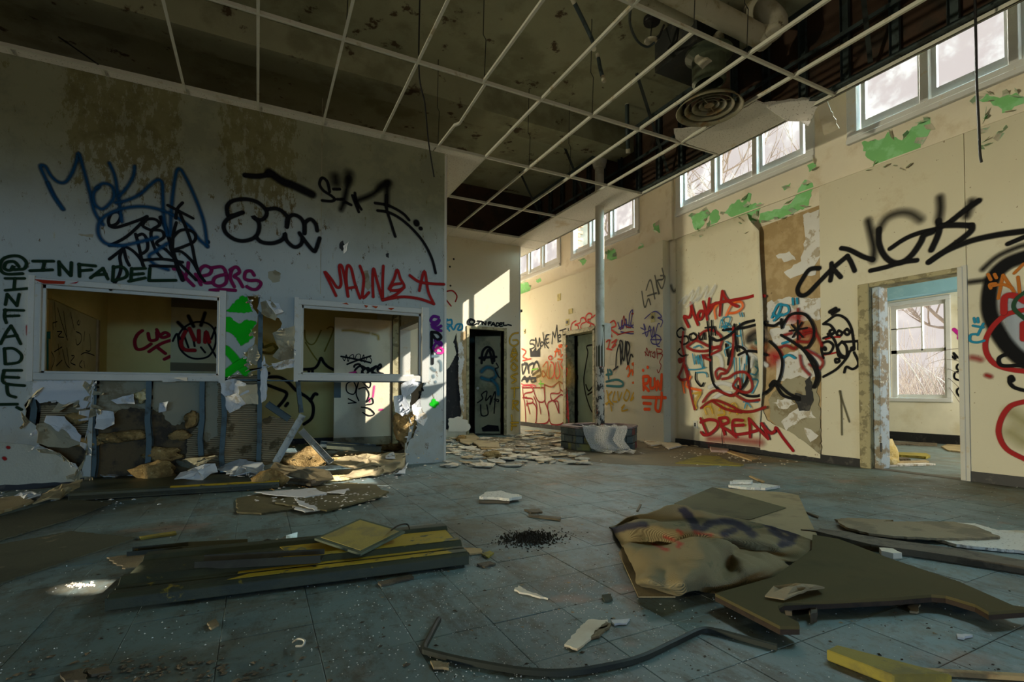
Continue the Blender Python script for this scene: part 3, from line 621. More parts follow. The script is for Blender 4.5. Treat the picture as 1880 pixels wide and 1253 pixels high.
# near doorway frame and threshold
d1 = struct('door_1', (XR, ND0, 0), 'open doorway with peeling olive jambs into the bright side room')
MB().box((XR-.04, ND1-.10, 0), (XR+.03, ND1+.02, NDZ)).build('jamb', M_JAMB, d1, bevel=.008)
MB().box((XR+.03, ND1-.17, 0), (XR+.22, ND1-.09, NDZ-.02)).build('jamb', mat('blue_grey_flaked_jamb', (.42, .48, .52), (.25, .20, .13), 8, (.46, .56), (.62, .58, .48), 20, (.6, .65), bs=.6), d1, bevel=.008)
MB().box((XR-.04, ND0, 0), (XR+.2, ND0+.045, NDZ)).build('jamb', M_TRIM, d1, bevel=.006); MB().box((XR-.03, ND0-.03, 0), (XR+.0, ND0+.02, NDZ+.01)).build('casing_bead', M_TRIM, d1)
MB().box((XR-.03, ND0+.045, NDZ-.05), (XR+.2, ND1-.10, NDZ)).build('head', M_JAMB, d1, bevel=.006)
MB().box((XR-.02, ND0, -.002), (XR+.1, ND1-.1, .008)).build('threshold', mat('dark_threshold', (.12, .11, .09)), d1, bevel=.003)
MB().box((XR+.02, ND1-.172, .2), (XR+.05, ND1-.165, .3)).build('hinge', M_BLACK, d1)
# far doorway
d3 = struct('door_3', (XR, FD0, 0), 'narrow dark doorway in the far wall behind the column')
for a, b in (((FD1-.02, 0), (FD1+.10, FDZ)), ((FD0-.08, 0), (FD0, FDZ)), ((FD0-.08, FDZ-.04), (FD1+.1, FDZ+.05))):
    MB().box((XR-.12, a[0], a[1]), (XR+.12, b[0], b[1])).build('jamb', M_JAMB, d3, bevel=.006)
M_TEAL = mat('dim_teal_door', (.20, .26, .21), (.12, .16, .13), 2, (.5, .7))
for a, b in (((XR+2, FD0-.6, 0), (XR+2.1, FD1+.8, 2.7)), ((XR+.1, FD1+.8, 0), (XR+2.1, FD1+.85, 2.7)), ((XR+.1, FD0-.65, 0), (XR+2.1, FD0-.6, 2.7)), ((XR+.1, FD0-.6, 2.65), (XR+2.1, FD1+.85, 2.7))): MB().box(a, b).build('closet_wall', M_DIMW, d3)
fl_ = thing('door_leaf', 'dim teal door leaf marked with a black line inside the far doorway', 'door', (XR+.12, FD1-.2, 0))
q0 = onX(1062, 700, XR+.15); MB().box((XR+.13, FD0-.2, .02), (XR+.17, q0.y, FDZ-.05)).build('panel', M_TEAL, fl_)
for z in (.35, 1.15, 1.9): MB().box((XR+.12, q0.y-.02, z), (XR+.14, q0.y+.01, z+.1)).build('hinge', M_BLACK, fl_)
PL['T'] = plane_x(XR+.13)
# clerestory windows
for nm, a, b, panes in WIN:
    wn = struct(nm, (XR, b, WZ0), {'window_3': 'clerestory window over the near doorway, bleached by sky', 'window_4': 'clerestory window with three panes above the brightest green peeling', 'window_5': 'clerestory window cut by the column, a brick pier beyond', 'window_6': 'farthest clerestory window with bare branches behind its panes'}[nm])
    MB().box((XR-.05, b, WZ0-.08), (XR+.02, a, WZ0-.02)).build('sill', M_WTRIM, wn, bevel=.006); MB().box((XR-.03, b, WZ0-.02), (XR+.02, a, WZ0+.05)).build('apron', M_WTRIM, wn, bevel=.004)
    MB().box((XR-.03, a-.11, WZ0+.05), (XR+.06, a, WZ1)).build('casing', M_WTRIM, wn, bevel=.004); MB().box((XR-.03, b, WZ0+.05), (XR+.06, b+.11, WZ1)).build('casing', M_WTRIM, wn, bevel=.004)
    MB().box((XR-.03, b, WZ1), (XR+.06, a, WZ1+.1)).build('head', M_WTRIM, wn)
    for i, (y0, y1) in enumerate(panes):
        sm = struct('sash', (0, 0, 0)); sm.parent = wn; sm.location = V((XR+.05, y0, WZ0))-wloc(wn); del sm['kind']
        zl, zh = 4.075, WZ1
        for p, q in (((y0-.05, WZ0+.05), (y1+.05, zl)), ((y0-.05, zl), (y0, zh)), ((y1, zl), (y1+.05, zh))): MB().box((XR+.05, p[0], p[1]), (XR+.09, q[0], q[1])).build('rail', M_WTRIM, sm)
        MB().box((XR+.068, y0, zl), (XR+.072, y1, zh)).build('pane', M_GLASS, sm)
    for k in range(len(panes)-1):
        y0, y1 = panes[k+1][1]+.045, panes[k][0]-.045
        MB().box((XR-.02, y0, WZ0+.05), (XR+.09, y1, WZ1)).build('mullion', M_WTRIM, wn, bevel=.004)

# ================================================================ REST OF THE SHELL (out of view: openings shaped to let the fill lamps in)
ks(MB().box((-16.6, -4.6, 4.95), (XH+.12, 14.2, 5.15)).build('ceiling', M_SLAB, keep=True)); ks(MB().box((XH+.12, -4.6, 5.6), (XR+.1, 14.2, 5.7)).build('ceiling_light_well', M_CREAM)); MB().box((XH+.10, -4.6, 5.15), (XH+.14, 14, 5.6)).build('well_wall', M_CREAM, wr)
E2 = 5.6
wk = struct('wall_rear')
for a, b in (((-16.6, -4.7, 2.1), (XR, -4.6, 5.6)), ((-16.6, -4.7, 0), (-5.5, -4.6, 2.1)), ((4.2, -4.7, 0), (XR, -4.6, 2.1))): MB().box(a, b).build('wall_panel', M_CREAM, wk)  # opening kept low so the rear fill misses the upper wall
wz = struct('wall_far_side')
for a, b in (((-16.6, -4.6, 0), (-16.5, 6, .5)), ((-16.6, -4.6, 1.9), (-16.5, 6, 5)), ((-16.6, -4.6, .5), (-16.5, 2.3, 1.9))): MB().box(a, b).build('wall_panel', M_CREAM, wz)  # opening cut low to keep the side fill off the ceiling
we = struct('wall_end'); MB().box((XE-.2, 13.9, 0), (XR+.1, 14, 5.1)).build('wall_panel', M_CREAM, we)
ks(MB().box((-16.6, YB+.1, 0), (-2.1, YB+.2, 5)).build('wall_hidden', M_DIMW)); ks(MB().box((-16.6, YL+.1, 0), (-16.5, YB+.2, 5)).build('wall_hidden', M_DIMW))

# ================================================================ THE BRIGHT SIDE ROOM
XN = 10.4; wn_ = struct('wall_side_room', label='pale wall of the side room with a sash window and sills'); NP = lambda s: [onX(x, y, XN) for x, y in nums(s)]
nz = lambda px, py: onX(px, py, XN); n0, n1 = nz(1738, 640).y, nz(1634, 640).y; nza, nzb = nz(1690, 731).z, nz(1690, 556).z
M_SIDE = mat('pale_side_room_paint', (.70, .66, .52), (.60, .54, .38), 2, (.5, .7), (.42, .34, .18), 9, (.66, .72), bs=.15)
MB().prism([V((XN, 1.2, 0)), V((XN, 7.2, 0)), V((XN, 7.2, 3.2)), V((XN, 1.2, 3.2))], (.15, 0, 0), [[V((XN, n0, nza)), V((XN, n1, nza)), V((XN, n1, nzb)), V((XN, n0, nzb))]]).build('wall_panel', M_SIDE, wn_)
for a, b in (((XR+.1, 7.1, 0), (XN, 7.2, 3.2)), ((XR+.1, 1.2, 0), (XN, 1.3, 3.2))): MB().box(a, b).build('wall_panel', M_SIDE, wn_)
ks(MB().box((XR+.1, 1.2, 3.2), (XN+.15, 7.2, 3.35)).build('ceiling_side_room', M_SIDE))
M_BLUE = mat('sky_blue_beam_paint', (.22, .42, .52), (.30, .50, .58), 3, (.5, .7), (.12, .10, .08), 26, (.69, .72))
zb0, zb1 = nz(1690, 541).z, nz(1690, 515).z
MB().box((XN-.25, 1.3, onX(1690, 541, XN-.25).z), (XN, 7.1, 3.2)).build('blue_beam', M_BLUE, wn_)
ks(MB().box((XN-.02, 1.3, 0), (XN, 7.1, .16)).build('baseboard_side_room', M_BLACK))
w8 = struct('window_7', (XN, n0, nza), 'white double hung sash window in the side room with a bare tree outside')
zm = nz(1690, 644).z; ym = nz(1690, 600).y
for p, q in (((n0-.07, nza-.07), (n1+.07, nza)), ((n0-.07, nzb), (n1+.07, nzb+.07)), ((n0-.07, nza), (n0, nzb)), ((n1, nza), (n1+.07, nzb))): MB().box((XN-.03, p[0], p[1]), (XN+.02, q[0], q[1])).build('casing', M_WTRIM, w8, bevel=.006)
for p, q, x in (((n0, nza), (n1, nza+.06), .08), ((n0, zm-.03), (n1, zm+.03), .06), ((n0, nzb-.06), (n1, nzb), .05), ((n0, nza), (n0+.05, nzb), .06), ((n1-.09, nza), (n1, nzb), .06), ((ym-.012, zm), (ym+.012, nzb), .06), ((ym, (zm+nzb)/2-.01), (n1, (zm+nzb)/2+.01), .06)): MB().box((XN+x-.02, p[0], p[1]), (XN+x+.03, q[0], q[1])).build('sash_bar', M_WTRIM, w8)
for z0, z1 in ((nza, zm), (zm, nzb)): MB().box((XN+.066, n0, z0), (XN+.07, n1, z1)).build('pane', M_GLASS, w8)
PL['N'] = plane_x(XN)
# ================================================================ SUSPENDED CEILING GRID
GX = [-.68+.649*k for k in range(-8, 10)]; GY = [1.57-1.41, 1.57, 2.975, 4.40, 5.82, 7.24, 8.58]; GY = [-1.25]+GY
cg = thing('ceiling_grid', 'white suspended ceiling grid emptied of nearly all its tiles', 'ceiling grid', (0, 4, ZC))
def tee(a, b, name, wd=.024, ht=.038):
    w2 = wd/2; prof = [(-w2, 0), (w2, 0), (w2, .003), (.0025, .003), (.0025, ht), (-.0025, ht), (-.0025, .003), (-w2, .003)]
    return MB().sweep([a]+([] if (V(b)-V(a)).length < 1 else [])+[b], prof).build(name, M_GRID, cg)
XL = {5.82: 2.09, 7.24: 2.09, 8.58: 2.09}
for y in GY[1:]:
    x0_ = XL.get(y, -8)
    if y == 5.82: tee(V((-8, y, ZC)), V((2.0, y, ZC)), 'main_runner'); x0_ = 2.0
    tee(V((x0_, y, ZC)), V((XH, y, ZC)), 'main_runner')
for k, x in enumerate(GX):
    for j in range(len(GY)-1):
        y0, y1 = GY[j]+.012, GY[j+1]-.012
        if (y1 > 5.9 and x < 2.3) or x < -.7: continue
        if abs(x-1.916) < .05 and y0 > 4.3 and y1 < 5.9:      # the kinked cross tee
            MB().sweep([V((x+.03, y0, ZC)), V((x+.045, (y0+y1)/2+.05, ZC-.03)), V((x-.0, (y0+y1)/2+.09, ZC-.045)), V((x+.02, y1, ZC))], [(-.012, 0), (.012, 0), (.012, .003), (.0025, .003), (.0025, .034), (-.0025, .034), (-.0025, .003), (-.012, .003)]).build('cross_tee', M_GRID, cg); continue
        if abs(x-3.863) < .05 and 4.3 < y0 < 4.5: pass
        if abs(x-3.214) < .06 and 1.4 < y0 < 2.9: continue
        tee(V((x, y0, ZC)), V((x, y1, ZC)), 'cross_tee')
for x in GX:
    if -2.6 < x < 1.9: tee(V((x, 5.832, ZC)), V((x, YL-.012, ZC)), 'cross_tee')
for x in (2.565, 3.214, 3.863, 4.512): tee(V((x, 8.592, ZC)), V((x, YB-.012, ZC)), 'cross_tee')
for j in range(len(GY)-1): tee(V((XH, GY[j]+.012, ZC)), V((XH, GY[j+1]-.012, ZC)), 'edge_angle', .03)
tee(V((XH, 8.592, ZC)), V((XH, YB+2, ZC)), 'edge_angle', .03)
def actile(pts, label, group=None, th=.016, z=ZC+.004, name='ceiling_tile', jg=0, seed=0):
    P = [V((x, y, z)) for x, y in pts]; P = jag(P, jg, .05, V((0,0,1)), seed) if jg else P
    return tagm(MB().prism(P, (0, 0, th)).build(name, M_AC), label, 'ceiling tile', group)
rect = lambda a, b, c, d: [(a, b), (c, b), (c, d), (a, d)]
for k in range(len(GX)-1):
    if -3.5 < GX[k] < 1.5: actile(rect(GX[k]+.006, 5.828, GX[k+1]-.006, YL-.004), 'narrow cut ceiling tile along the graffiti wall, '+['first', 'second', 'third', 'fourth', 'fifth', 'sixth', 'seventh', 'eighth', 'ninth'][max(0, round((1.27-GX[k])/.649))]+' from the wall corner', 'cut border tiles along the graffiti wall')
actile(rect(1.926, 5.828, 2.559, 7.234), 'cream ceiling tile just past the graffiti wall corner')
actile(rect(1.94, 7.246, 2.559, 8.574), 'cream ceiling tile second past the graffiti wall corner')
actile(rect(4.518, 5.826, XH-.006, 7.234), 'full ceiling tile pierced by the white column')
actile(rect(4.518, 7.246, XH-.006, 8.574), 'full ceiling tile between the column and the back wall')
for i, (a, b, lb) in enumerate(((1.926, 2.559, 'cut border tile over the back wall doorway, left end'), (2.571, 3.208, 'cut border tile over the back wall above its torn strip'), (3.22, 3.857, 'cut border tile over the back wall above the dark doorway'), (3.869, 4.506, 'cut border tile over the back wall above the yellow lettering'), (4.518, XH-.006, 'corner border tile above the end of the back wall'))):
    actile(rect(a, 8.586, b, YB-.004), ['cut border tile over the back wall next to the graffiti wall', lb][i > 0])
actile(rect(4.518, YB+.01, XH-.006, 10.4), 'ceiling tile over the corridor mouth')
# broken tiles near the diffuser
TB = lambda s: [(p.x, p.y) for p in (onZ(x, y, ZC) for x, y in nums(s))]
actile(TB('1257 263, 1388 187, 1408 193, 1416 204, 1428 208, 1444 212, 1440 222, 1322 285'), 'broken ceiling tile with a torn end beside the round diffuser', jg=.006, seed=4)
def hang(px, zs, label, seed):
    P = [onZ(x, y, z) for (x, y), z in zip(nums(px), zs)]; n = (P[1]-P[0]).cross(P[2]-P[0]).normalized()
    return tagm(MB().prism(jag(P, .008, .05, n, seed), n*(.004 if 'flap' in label else .015)).build('ceiling_tile', M_CREAM if 'flap' in label else M_AC), label, 'ceiling tile')
hang('1396 190, 1512 174, 1484 231, 1470 222, 1446 222', (3.90, 3.97, 3.70, 3.72, 3.76), 'snapped ceiling tile hanging by one corner from the grid', 7)
hang('1237 238, 1290 234, 1250 262, 1240 255', (3.90, 3.92, 3.885, 3.885), 'small sagging tile scrap under the diffuser rim', 9)
hang('1498 196, 1516 180, 1541 236, 1513 248', (4.0, 4.02, 3.88, 3.88), 'cream plaster flap hanging beside the clerestory window', 11)
# ---- bulkhead seen through the empty grid: brown board and blue-grey studs
bk = struct('trim_bulkhead', (XH, 5, ZC), 'framed bulkhead of brown board and steel studs above the grid')
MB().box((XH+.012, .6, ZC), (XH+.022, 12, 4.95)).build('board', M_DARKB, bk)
y = .7
while y < 11.9:
    stud([V((XH-.032, y, ZC+.04)), V((XH-.032, y, 4.95))], par=bk, wd=.04, dp=.08); y += .43
MB().box((XH-.07, .6, ZC+.045), (XH+.01, 12, ZC+.075)).build('track', M_STUD, bk); MB().box((XH-.07, .6, 4.90), (XH+.01, 12, 4.95)).build('track', M_STUD, bk)
MB().box((XH-.09, .6, 4.38), (XH-.075, 12, 4.42)).build('brace', M_STUD, bk)
for ya_ in (2.6, 5.2, 7.0, 8.4): MB().sweep([V((XH-.9, ya_-.3, 4.95)), V((XH-.08, ya_, ZC+.09))], [(-.02, -.004), (.02, -.004), (.02, .004), (-.02, .004)]).build('diagonal_brace', mat('black_brace', (.03, .035, .03), metal=.4), bk)
# ---- concrete beam and pipes
bm_ = ks(MB().box((-16.4, 6.02, 4.62), (XH+.02, 6.42, 4.95)).build('trim_beam', M_SLAB), 'stained concrete beam under the slab')
M_PIPE = mat('dusty_white_pipe_wrap', (.50, .46, .34), (.36, .30, .18), 4, (.5, .65), (.14, .11, .07), 16, (.66, .7), bs=.4)
def pipe(pts, r, label, name='pipe', par=None, m_=None, cat='pipe'):
    p = thing(name, label, cat, pts[0]); MB().tube(cr(pts, 8), r, 14).build('run', m_ or M_PIPE, p, smooth=True)
    for k in (0, len(pts)-1):
        t = (V(pts[1])-V(pts[0])).normalized() if k == 0 else (V(pts[-1])-V(pts[-2])).normalized()
        MB().lathe(V(pts[k])-t*.03, [(0, 0), (r*1.12, 0), (r*1.12, .06), (0, .06)], 14, t).build('collar', M_PIPE, p)
    return p
a, b = onZ(1172, -10, 4.7), onZ(1335, 72, 4.7); pipe([a, a.lerp(b, .5), b, b+V((.05, .05, .12))], .075, 'thin dusty white pipe under the slab, its end by the diffuser')
a, b = onZ(1205, -30, 4.55), onZ(1400, 70, 4.55); pipe([a, a.lerp(b, .5), b], .105, 'thick lagged white pipe crossing under the slab near the bulkhead')
a = onZ(1400, 66, 4.55); pipe([a, onZ(1425, 45, 4.6), onZ(1405, 20, 4.75), onZ(1385, 18, 4.93)], .11, 'lagged elbow turning up into the slab beside the bulkhead')
a = onZ(1290, 110, 4.35); pipe([onZ(1318, 70, 4.55), onZ(1300, 92, 4.42), onZ(1284, 108, 4.36), onZ(1296, 118, 4.25)], .05, 'short pale condensate pipe bending above the diffuser')
dn = thing('duct_collar', 'dark round sheet metal duct collar above the diffuser', 'duct', onZ(1284, 140, 4.3)); cD = onZ(1302, 198, ZC)
M_DUCT = mat('dull_green_duct_metal', (.12, .14, .09), (.12, .12, .08), 3, (.5, .65), rough=.45, metal=.5, bs=.1)
dc = onZ(1293, 145, 4.25); MB().lathe(V((cD.x, cD.y, 4.12)), [(.14, 0), (.17, .02), (.17, .26), (.24, .30), (.24, .33), (0, .33)], 24).build('collar', M_DUCT, dn, smooth=False)
MB().box((cD.x-.28, cD.y-.1, 4.45), (cD.x+.35, cD.y+.5, 4.85)).build('plenum', mat('black_duct_lining', (.03, .032, .028), (.06, .055, .04), 5, (.55, .65)), dn)
df = thing('air_diffuser', 'round rusty ceiling diffuser with nested rings hanging in the grid', 'air vent', (cD.x, cD.y, ZC-.02))
M_DIF = mat('rusty_white_diffuser', (.20, .18, .11), (.16, .10, .04), 6, (.52, .64), rough=.5, metal=.2)
for r, h in ((.33, 0.0), (.245, .02), (.17, .035), (.10, .05)):
    MB().lathe((cD.x, cD.y, ZC-.03+h), [(r, 0), (r+.006, .004), (r-.055, .075), (r-.065, .07), (r-.006, .004), (r, 0)], 40).build('ring', M_DIF, df, smooth=True)
for k in range(4):
    t = k*math.pi/2+.4; MB().tube([V((cD.x, cD.y, ZC+.03)), V((cD.x+.3*math.cos(t), cD.y+.3*math.sin(t), ZC+.01))], .004, 6).build('spoke', M_DIF, df)
MB().lathe((cD.x, cD.y, ZC+.02), [(0, 0), (.05, .002), (.05, .03), (0, .03)], 16).build('hub', M_DIF, df)
# ceiling box with flexible conduit
jb = thing('lamp_box', 'dark electrical box hanging from the slab with a looped conduit', 'electrical box', onZ(1196, 30, 4.94))
pB = onZ(1197, 42, 4.85); MB().lathe(pB, [(0, 0), (.085, .0), (.09, .01), (.09, .05), (0, .05)], 16).build('box', M_BLACK, jb); MB().tube([pB, onZ(1194, 72, 4.6)], .006, 6).build('stem', M_BLACK, jb)
q = onZ(1195, 78, 4.55); MB().lathe(q, [(0, 0), (.06, .005), (.07, .02), (.03, .03), (0, .03)], 16).build('plate', M_PIPE, jb)
MB().tube(cr([onZ(1158, 12, ZC+.2), onZ(1157, 45, 4.2), onZ(1170, 75, 4.4), onZ(1188, 86, 4.5), onZ(1202, 78, 4.55)], 8), .012, 8).build('conduit', M_STUD, jb, smooth=True)
MB().tube([onZ(1208, 72, 4.55), onZ(1219, 46, 4.7)], .012, 8).build('arm', M_BLACK, jb)
pipe([onZ(1052, 0, 4.6), onZ(1085, 68, 4.4), onZ(1090, 88, 4.15)], .02, 'thin bent steel conduit stub above the grid', 'conduit', m_=M_STUD, cat='conduit')
pipe([onZ(1098, 104, 4.3), onZ(1103, 130, 4.1), onZ(1108, 145, 4.0)], .02, 'short conduit stub hanging lower than its neighbour', 'conduit', m_=M_STUD, cat='conduit')
pipe([V((4.62, 5.5, 4.97)), V((4.62, 5.5, 4.6)), V((4.72, 5.6, 4.35))], .03, 'dark drain stub beside the beam end', 'conduit', m_=M_STUD, cat='conduit')
M_WIRE = mat('black_wire', (.012, .012, .012), rough=.5, bs=0)
def wire(pts, r, label, name='hanger_wire', group=None): return tagm(MB().tube(pts, r, 6).build(name, M_WIRE), label, 'wire', group)
for i, (x, y, X_, Y_) in enumerate(((0, 0, .64, 4.40), (0, 0, 1.93, 4.40), (0, 0, 3.21, 4.40), (0, 0, 3.21, 5.82), (0, 0, 3.86, 5.82), (0, 0, 1.93, 5.80), (0, 0, 3.86, 2.975), (0, 0, 3.21, 2.975))):
    wire([V((X_, Y_, ZC+.03)), V((X_+.012, Y_-.01, 4.3)), V((X_-.008, Y_+.01, 4.36)), V((X_, Y_, 4.95))], .004, 'thin black hanger wire '+('over the first red lettering', 'above the kinked cross tee', 'in the middle of the bare grid', 'dropping to the runner at the wall corner', 'beside the diagonal brace over the column', 'touching the kinked cross tee end', 'next to the round diffuser', 'between the conduit stubs')[i], group='hanger wires of the ceiling grid')
wire(cr([V((1.30, 4.42, 4.95)), V((1.29, 4.44, ZC)), onZ(780, 190, 3.6), onZ(787, 262, 3.4), onZ(797, 325, 3.15)]), .007, 'long loose black cable dangling through the grid by the graffiti wall', 'loose_cable')
wire(cr([V((4.85, 1.75, 4.9)), onX(1791, 40, 4.9), onX(1793, 150, 4.9), onX(1797, 230, 4.9), onX(1799, 280, 4.9), onX(1802, 298, 4.9)]), .009, 'black cable hanging in front of the clerestory window', 'loose_cable')
wire([onZ(108, 68, 4.3), onZ(180, 118, ZC+.03)], .007, 'bent cross tee end poking up above the border tiles', 'loose_tee')

# ================================================================ COLUMN AND PLANTER
PC = onX(1103, 380, 4.88); cxy = V((4.90, 6.52, 0))
M_COL = mat('cream_column_paint', (.62, .58, .48), (.48, .42, .30), 3, (.5, .66), (.10, .09, .07), 30, (.69, .72), bs=.25)
def low_col():
    g = G('scarred_column_base'); col = g.mix(g.step(g.noise(14, 8, .7, g.scaled((1, 1, .6))), .47, .53), (.58, .52, .42), (.05, .045, .035))
    col = g.mix(g.step(g.noise(5, 5), .56, .6), col, (.32, .07, .03)); return g.end(col, .7, 0, g.noise(60), .4)
pc = struct('column', cxy, 'round cream column with a dark scarred lower half rising from the brick planter')
R_ = .073
def cseg(z0, z1, m_, nm, r=R_): return MB().lathe(cxy+V((0, 0, z0)), [(0, 0), (r, 0), (r, z1-z0), (0, z1-z0)], 24).build(nm, m_, pc)
cseg(1.28, 4.62, M_COL, 'shaft'); cseg(0, 1.28, low_col(), 'scarred_base', R_-.003); MB().lathe(cxy+V((0,0,4.5)), [(R_, 0), (R_+.02, .01), (R_+.05, .12), (0, .12)], 24).build('capital', M_COL, pc)
ang = math.atan2(-cxy.y, -cxy.x)
MB().add([cxy+V(((R_+.004)*math.cos(ang+t), (R_+.004)*math.sin(ang+t), z)) for z in (1.28, 1.6, 1.95) for t in ((-.9, -.2, .5, 1.3) if z < 1.9 else (.5, .7, 1.0, 1.3))], [(r*4+k, r*4+k+1, r*4+k+5, r*4+k+4) for r in range(2) for k in range(3)]).build('bared_metal', mat('dark_olive_metal', (.09, .085, .05)), pc)
MB().grid([[cxy+V(((R_+.005+o)*math.cos(ang+1.2+t), (R_+.005+o)*math.sin(ang+1.2+t), z)) for t, o in ((0, 0), (.3, .04), (.5, .10))] for z in (1.72, 1.85, 1.98)]).build('peeling_wrap', M_COL, pc, solid=.004)
pl = thing('planter', 'low octagonal planter of dark painted bricks around the column', 'planter', (cxy.x-.1, cxy.y-.12, 0))
ctr = V((cxy.x-.12, cxy.y-.13, 0)); RP_ = .60; M_BRK = mat('teal_black_painted_brick', (.075, .095, .09), (.13, .14, .12), 4, (.5, .62), (.03, .03, .028), 20, (.62, .68), bs=.5, rnd=.25); M_BRKY = mat('brick_with_yellow_paint', (.20, .19, .06), (.08, .09, .08), 5, (.45, .6), bs=.5); M_BRKR = mat('brick_with_red_paint', (.20, .035, .03), (.08, .08, .075), 5, (.45, .6), bs=.5)
CH = .11; cor = [ctr+V((RP_*math.cos(k*math.pi/4+.32), RP_*math.sin(k*math.pi/4+.32), 0)) for k in range(8)]
for c in range(3):
    for k in range(8):
        a, b = cor[k], cor[(k+1) % 8]; e = (b-a).normalized(); nrm = V((e.y, -e.x, 0)); L = (b-a).length; cuts = [0, .5, 1] if c % 2 == 0 else [0, .26, .76, 1]
        for u0, u1 in zip(cuts, cuts[1:]):
            mid = a+e*(L*(u0+u1)/2)-nrm*.05+nrm*random.uniform(-.003, .003); ln = L*(u1-u0)-.010
            mm = M_BRK
            if mid.x < ctr.x-.1 and mid.y < ctr.y and c < 2 and random.random() < .5: mm = M_BRKY
            if mid.x > ctr.x+.1 and mid.y < ctr.y and random.random() < .3: mm = M_BRKR
            MB().obox(mid+V((0, 0, c*CH+CH/2)), (ln, .10, CH-.009), (e, nrm, V((0,0,1)))).build('brick', mm, pl, bevel=.006)
MB().prism([p*.93+ctr*.07 for p in cor], (0, 0, .27), [[p*.80+ctr*.20 for p in cor]]).build('mortar_core', M_GROUT, pl)
for k in range(8):
    a, b = cor[k], cor[(k+1) % 8]; e = (b-a).normalized(); nrm = V((e.y, -e.x, 0)); MB().obox((a+b)/2-nrm*.06+V((0, 0, 3*CH+.015)), ((b-a).length-.01, .14, .03), (e, nrm, V((0,0,1)))).build('coping', mat('pink_grey_coping', (.30, .21, .19), (.14, .12, .11), 5, (.5, .6)) if k == 0 else bpy.data.materials['pink_grey_coping'], pl, bevel=.004)
MB().prism([p*.8+ctr*.2 for p in cor], (0, 0, .22)).build('soil', mat('dry_soil', (.10, .075, .045), bs=1), pl)
# netting thrown over the planter
def net_mat():
    g = G('grey_netting'); tr = g.n('BsdfTransparent'); mx = g.n('MixShader'); wv = [g.n('TexWave', bands_direction=d) for d in 'XZ']
    f = []
    for x_ in wv: g.put(x_.inputs[0], g.pos()); x_.inputs['Scale'].default_value = 22; x_.inputs['Distortion'].default_value = 6; f.append(g.step(x_.outputs['Fac'], .35, .75))
    g.put(mx.inputs[0], g.ma('ADD', .16, g.ma('MULTIPLY', g.ma('MAXIMUM', *f), .66))); g.put(g.b.inputs['Base Color'], (.50, .47, .42)); g.b.inputs['Roughness'].default_value = .8
    g.t.links.new(tr.outputs[0], mx.inputs[1]); g.t.links.new(g.b.outputs[0], mx.inputs[2]); g.t.links.new(mx.outputs[0], g.o.inputs[0]); return g.m
rows = []
nd = V((-fw.x, -fw.y, 0)).normalized(); sd_ = V((rt.x, rt.y, 0)).normalized(); ft = ctr+nd*RP_*.93
for j in range(24):
    t = j/23; row = []; jt = .05*noise.noise(V((t*4, 3.1, 0)))
    for i in range(22):
        u = i/21; wf = .34-.10*t; s_ = (u-.5)*2*wf-.02+.55*max(0, t-.5)+.04*noise.noise(V((u*3, t*5, 1)))
        if t < .25: p = ft-nd*(.28-1.2*t*1.0)*1.0+V((0, 0, .375+.012*math.sin(u*25+t*9)))
        elif t < .68: p = ft+nd*(.04+.022*noise.noise(V((u*9, t*3, 7)))+.018*math.sin(u*13+3*t)+.05*(t-.25))+V((0, 0, .375-(t-.25)/.43*.34))
        else: p = ft+nd*(.06+.85*(t-.68)+.05*noise.noise(V((u*6, t*6, 2))))+V((0, 0, .035+.02*math.sin(u*19+t*12)))
        row.append(p+sd_*s_)
    rows.append(row)
tagm(MB().grid(rows).build('netting', net_mat(), smooth=True), 'crumpled grey netting draped over the planter edge onto the floor', 'netting')
# wall boxes and switch plates on the far wall
M_PLATE = mat('yellowed_plate', (.50, .42, .18), (.36, .30, .12), 9, (.5, .6), bs=.1)
for (x, y), (w_, h_), knob, lb, cat in (((963, 609), (.07, .12), 1, 'pale switch plate with a dark hole near the block corner', 'switch'), ((1041, 592), (.13, .14), 1, 'square yellowed box with a dark knob above the written words', 'box'), ((1047, 572), (.16, .11), 0, 'small yellowed blank plate high on the far wall', 'plate'), ((1198, 583), (.10, .17), 1, 'yellowed wall plate with a dark hole on the chase', 'switch'), ((1026, 546), (.14, .16), 0, 'broken yellowed plaster stub on the upper far wall', 'stub')):
    p = onX(x, y, XR-.17 if x > 1100 else XR-.11); t = thing('wall_plate', lb, cat, p)
    MB().box((p.x, p.y-w_/2, p.z-h_/2), (p.x+.02, p.y+w_/2, p.z+h_/2)).build('plate', M_PLATE, t, bevel=.004)
    if knob: MB().lathe(p, [(.0, .012), (w_*.28, .01), (w_*.28, 0)], 12, (-1, 0, 0)).build('hole', M_BLACK, t)
p = onX(1276, 780, XR-.04); t = thing('socket_outlet', 'small pale socket outlet beside the DREAM lettering', 'socket', p); MB().box((p.x, p.y-.04, p.z-.06), (p.x+.03, p.y+.04, p.z+.06)).build('plate', M_TRIM, t, bevel=.003); MB().box((p.x-.003, p.y-.015, p.z-.03), (p.x, p.y+.015, p.z+.03)).build('slot', M_BLACK, t)

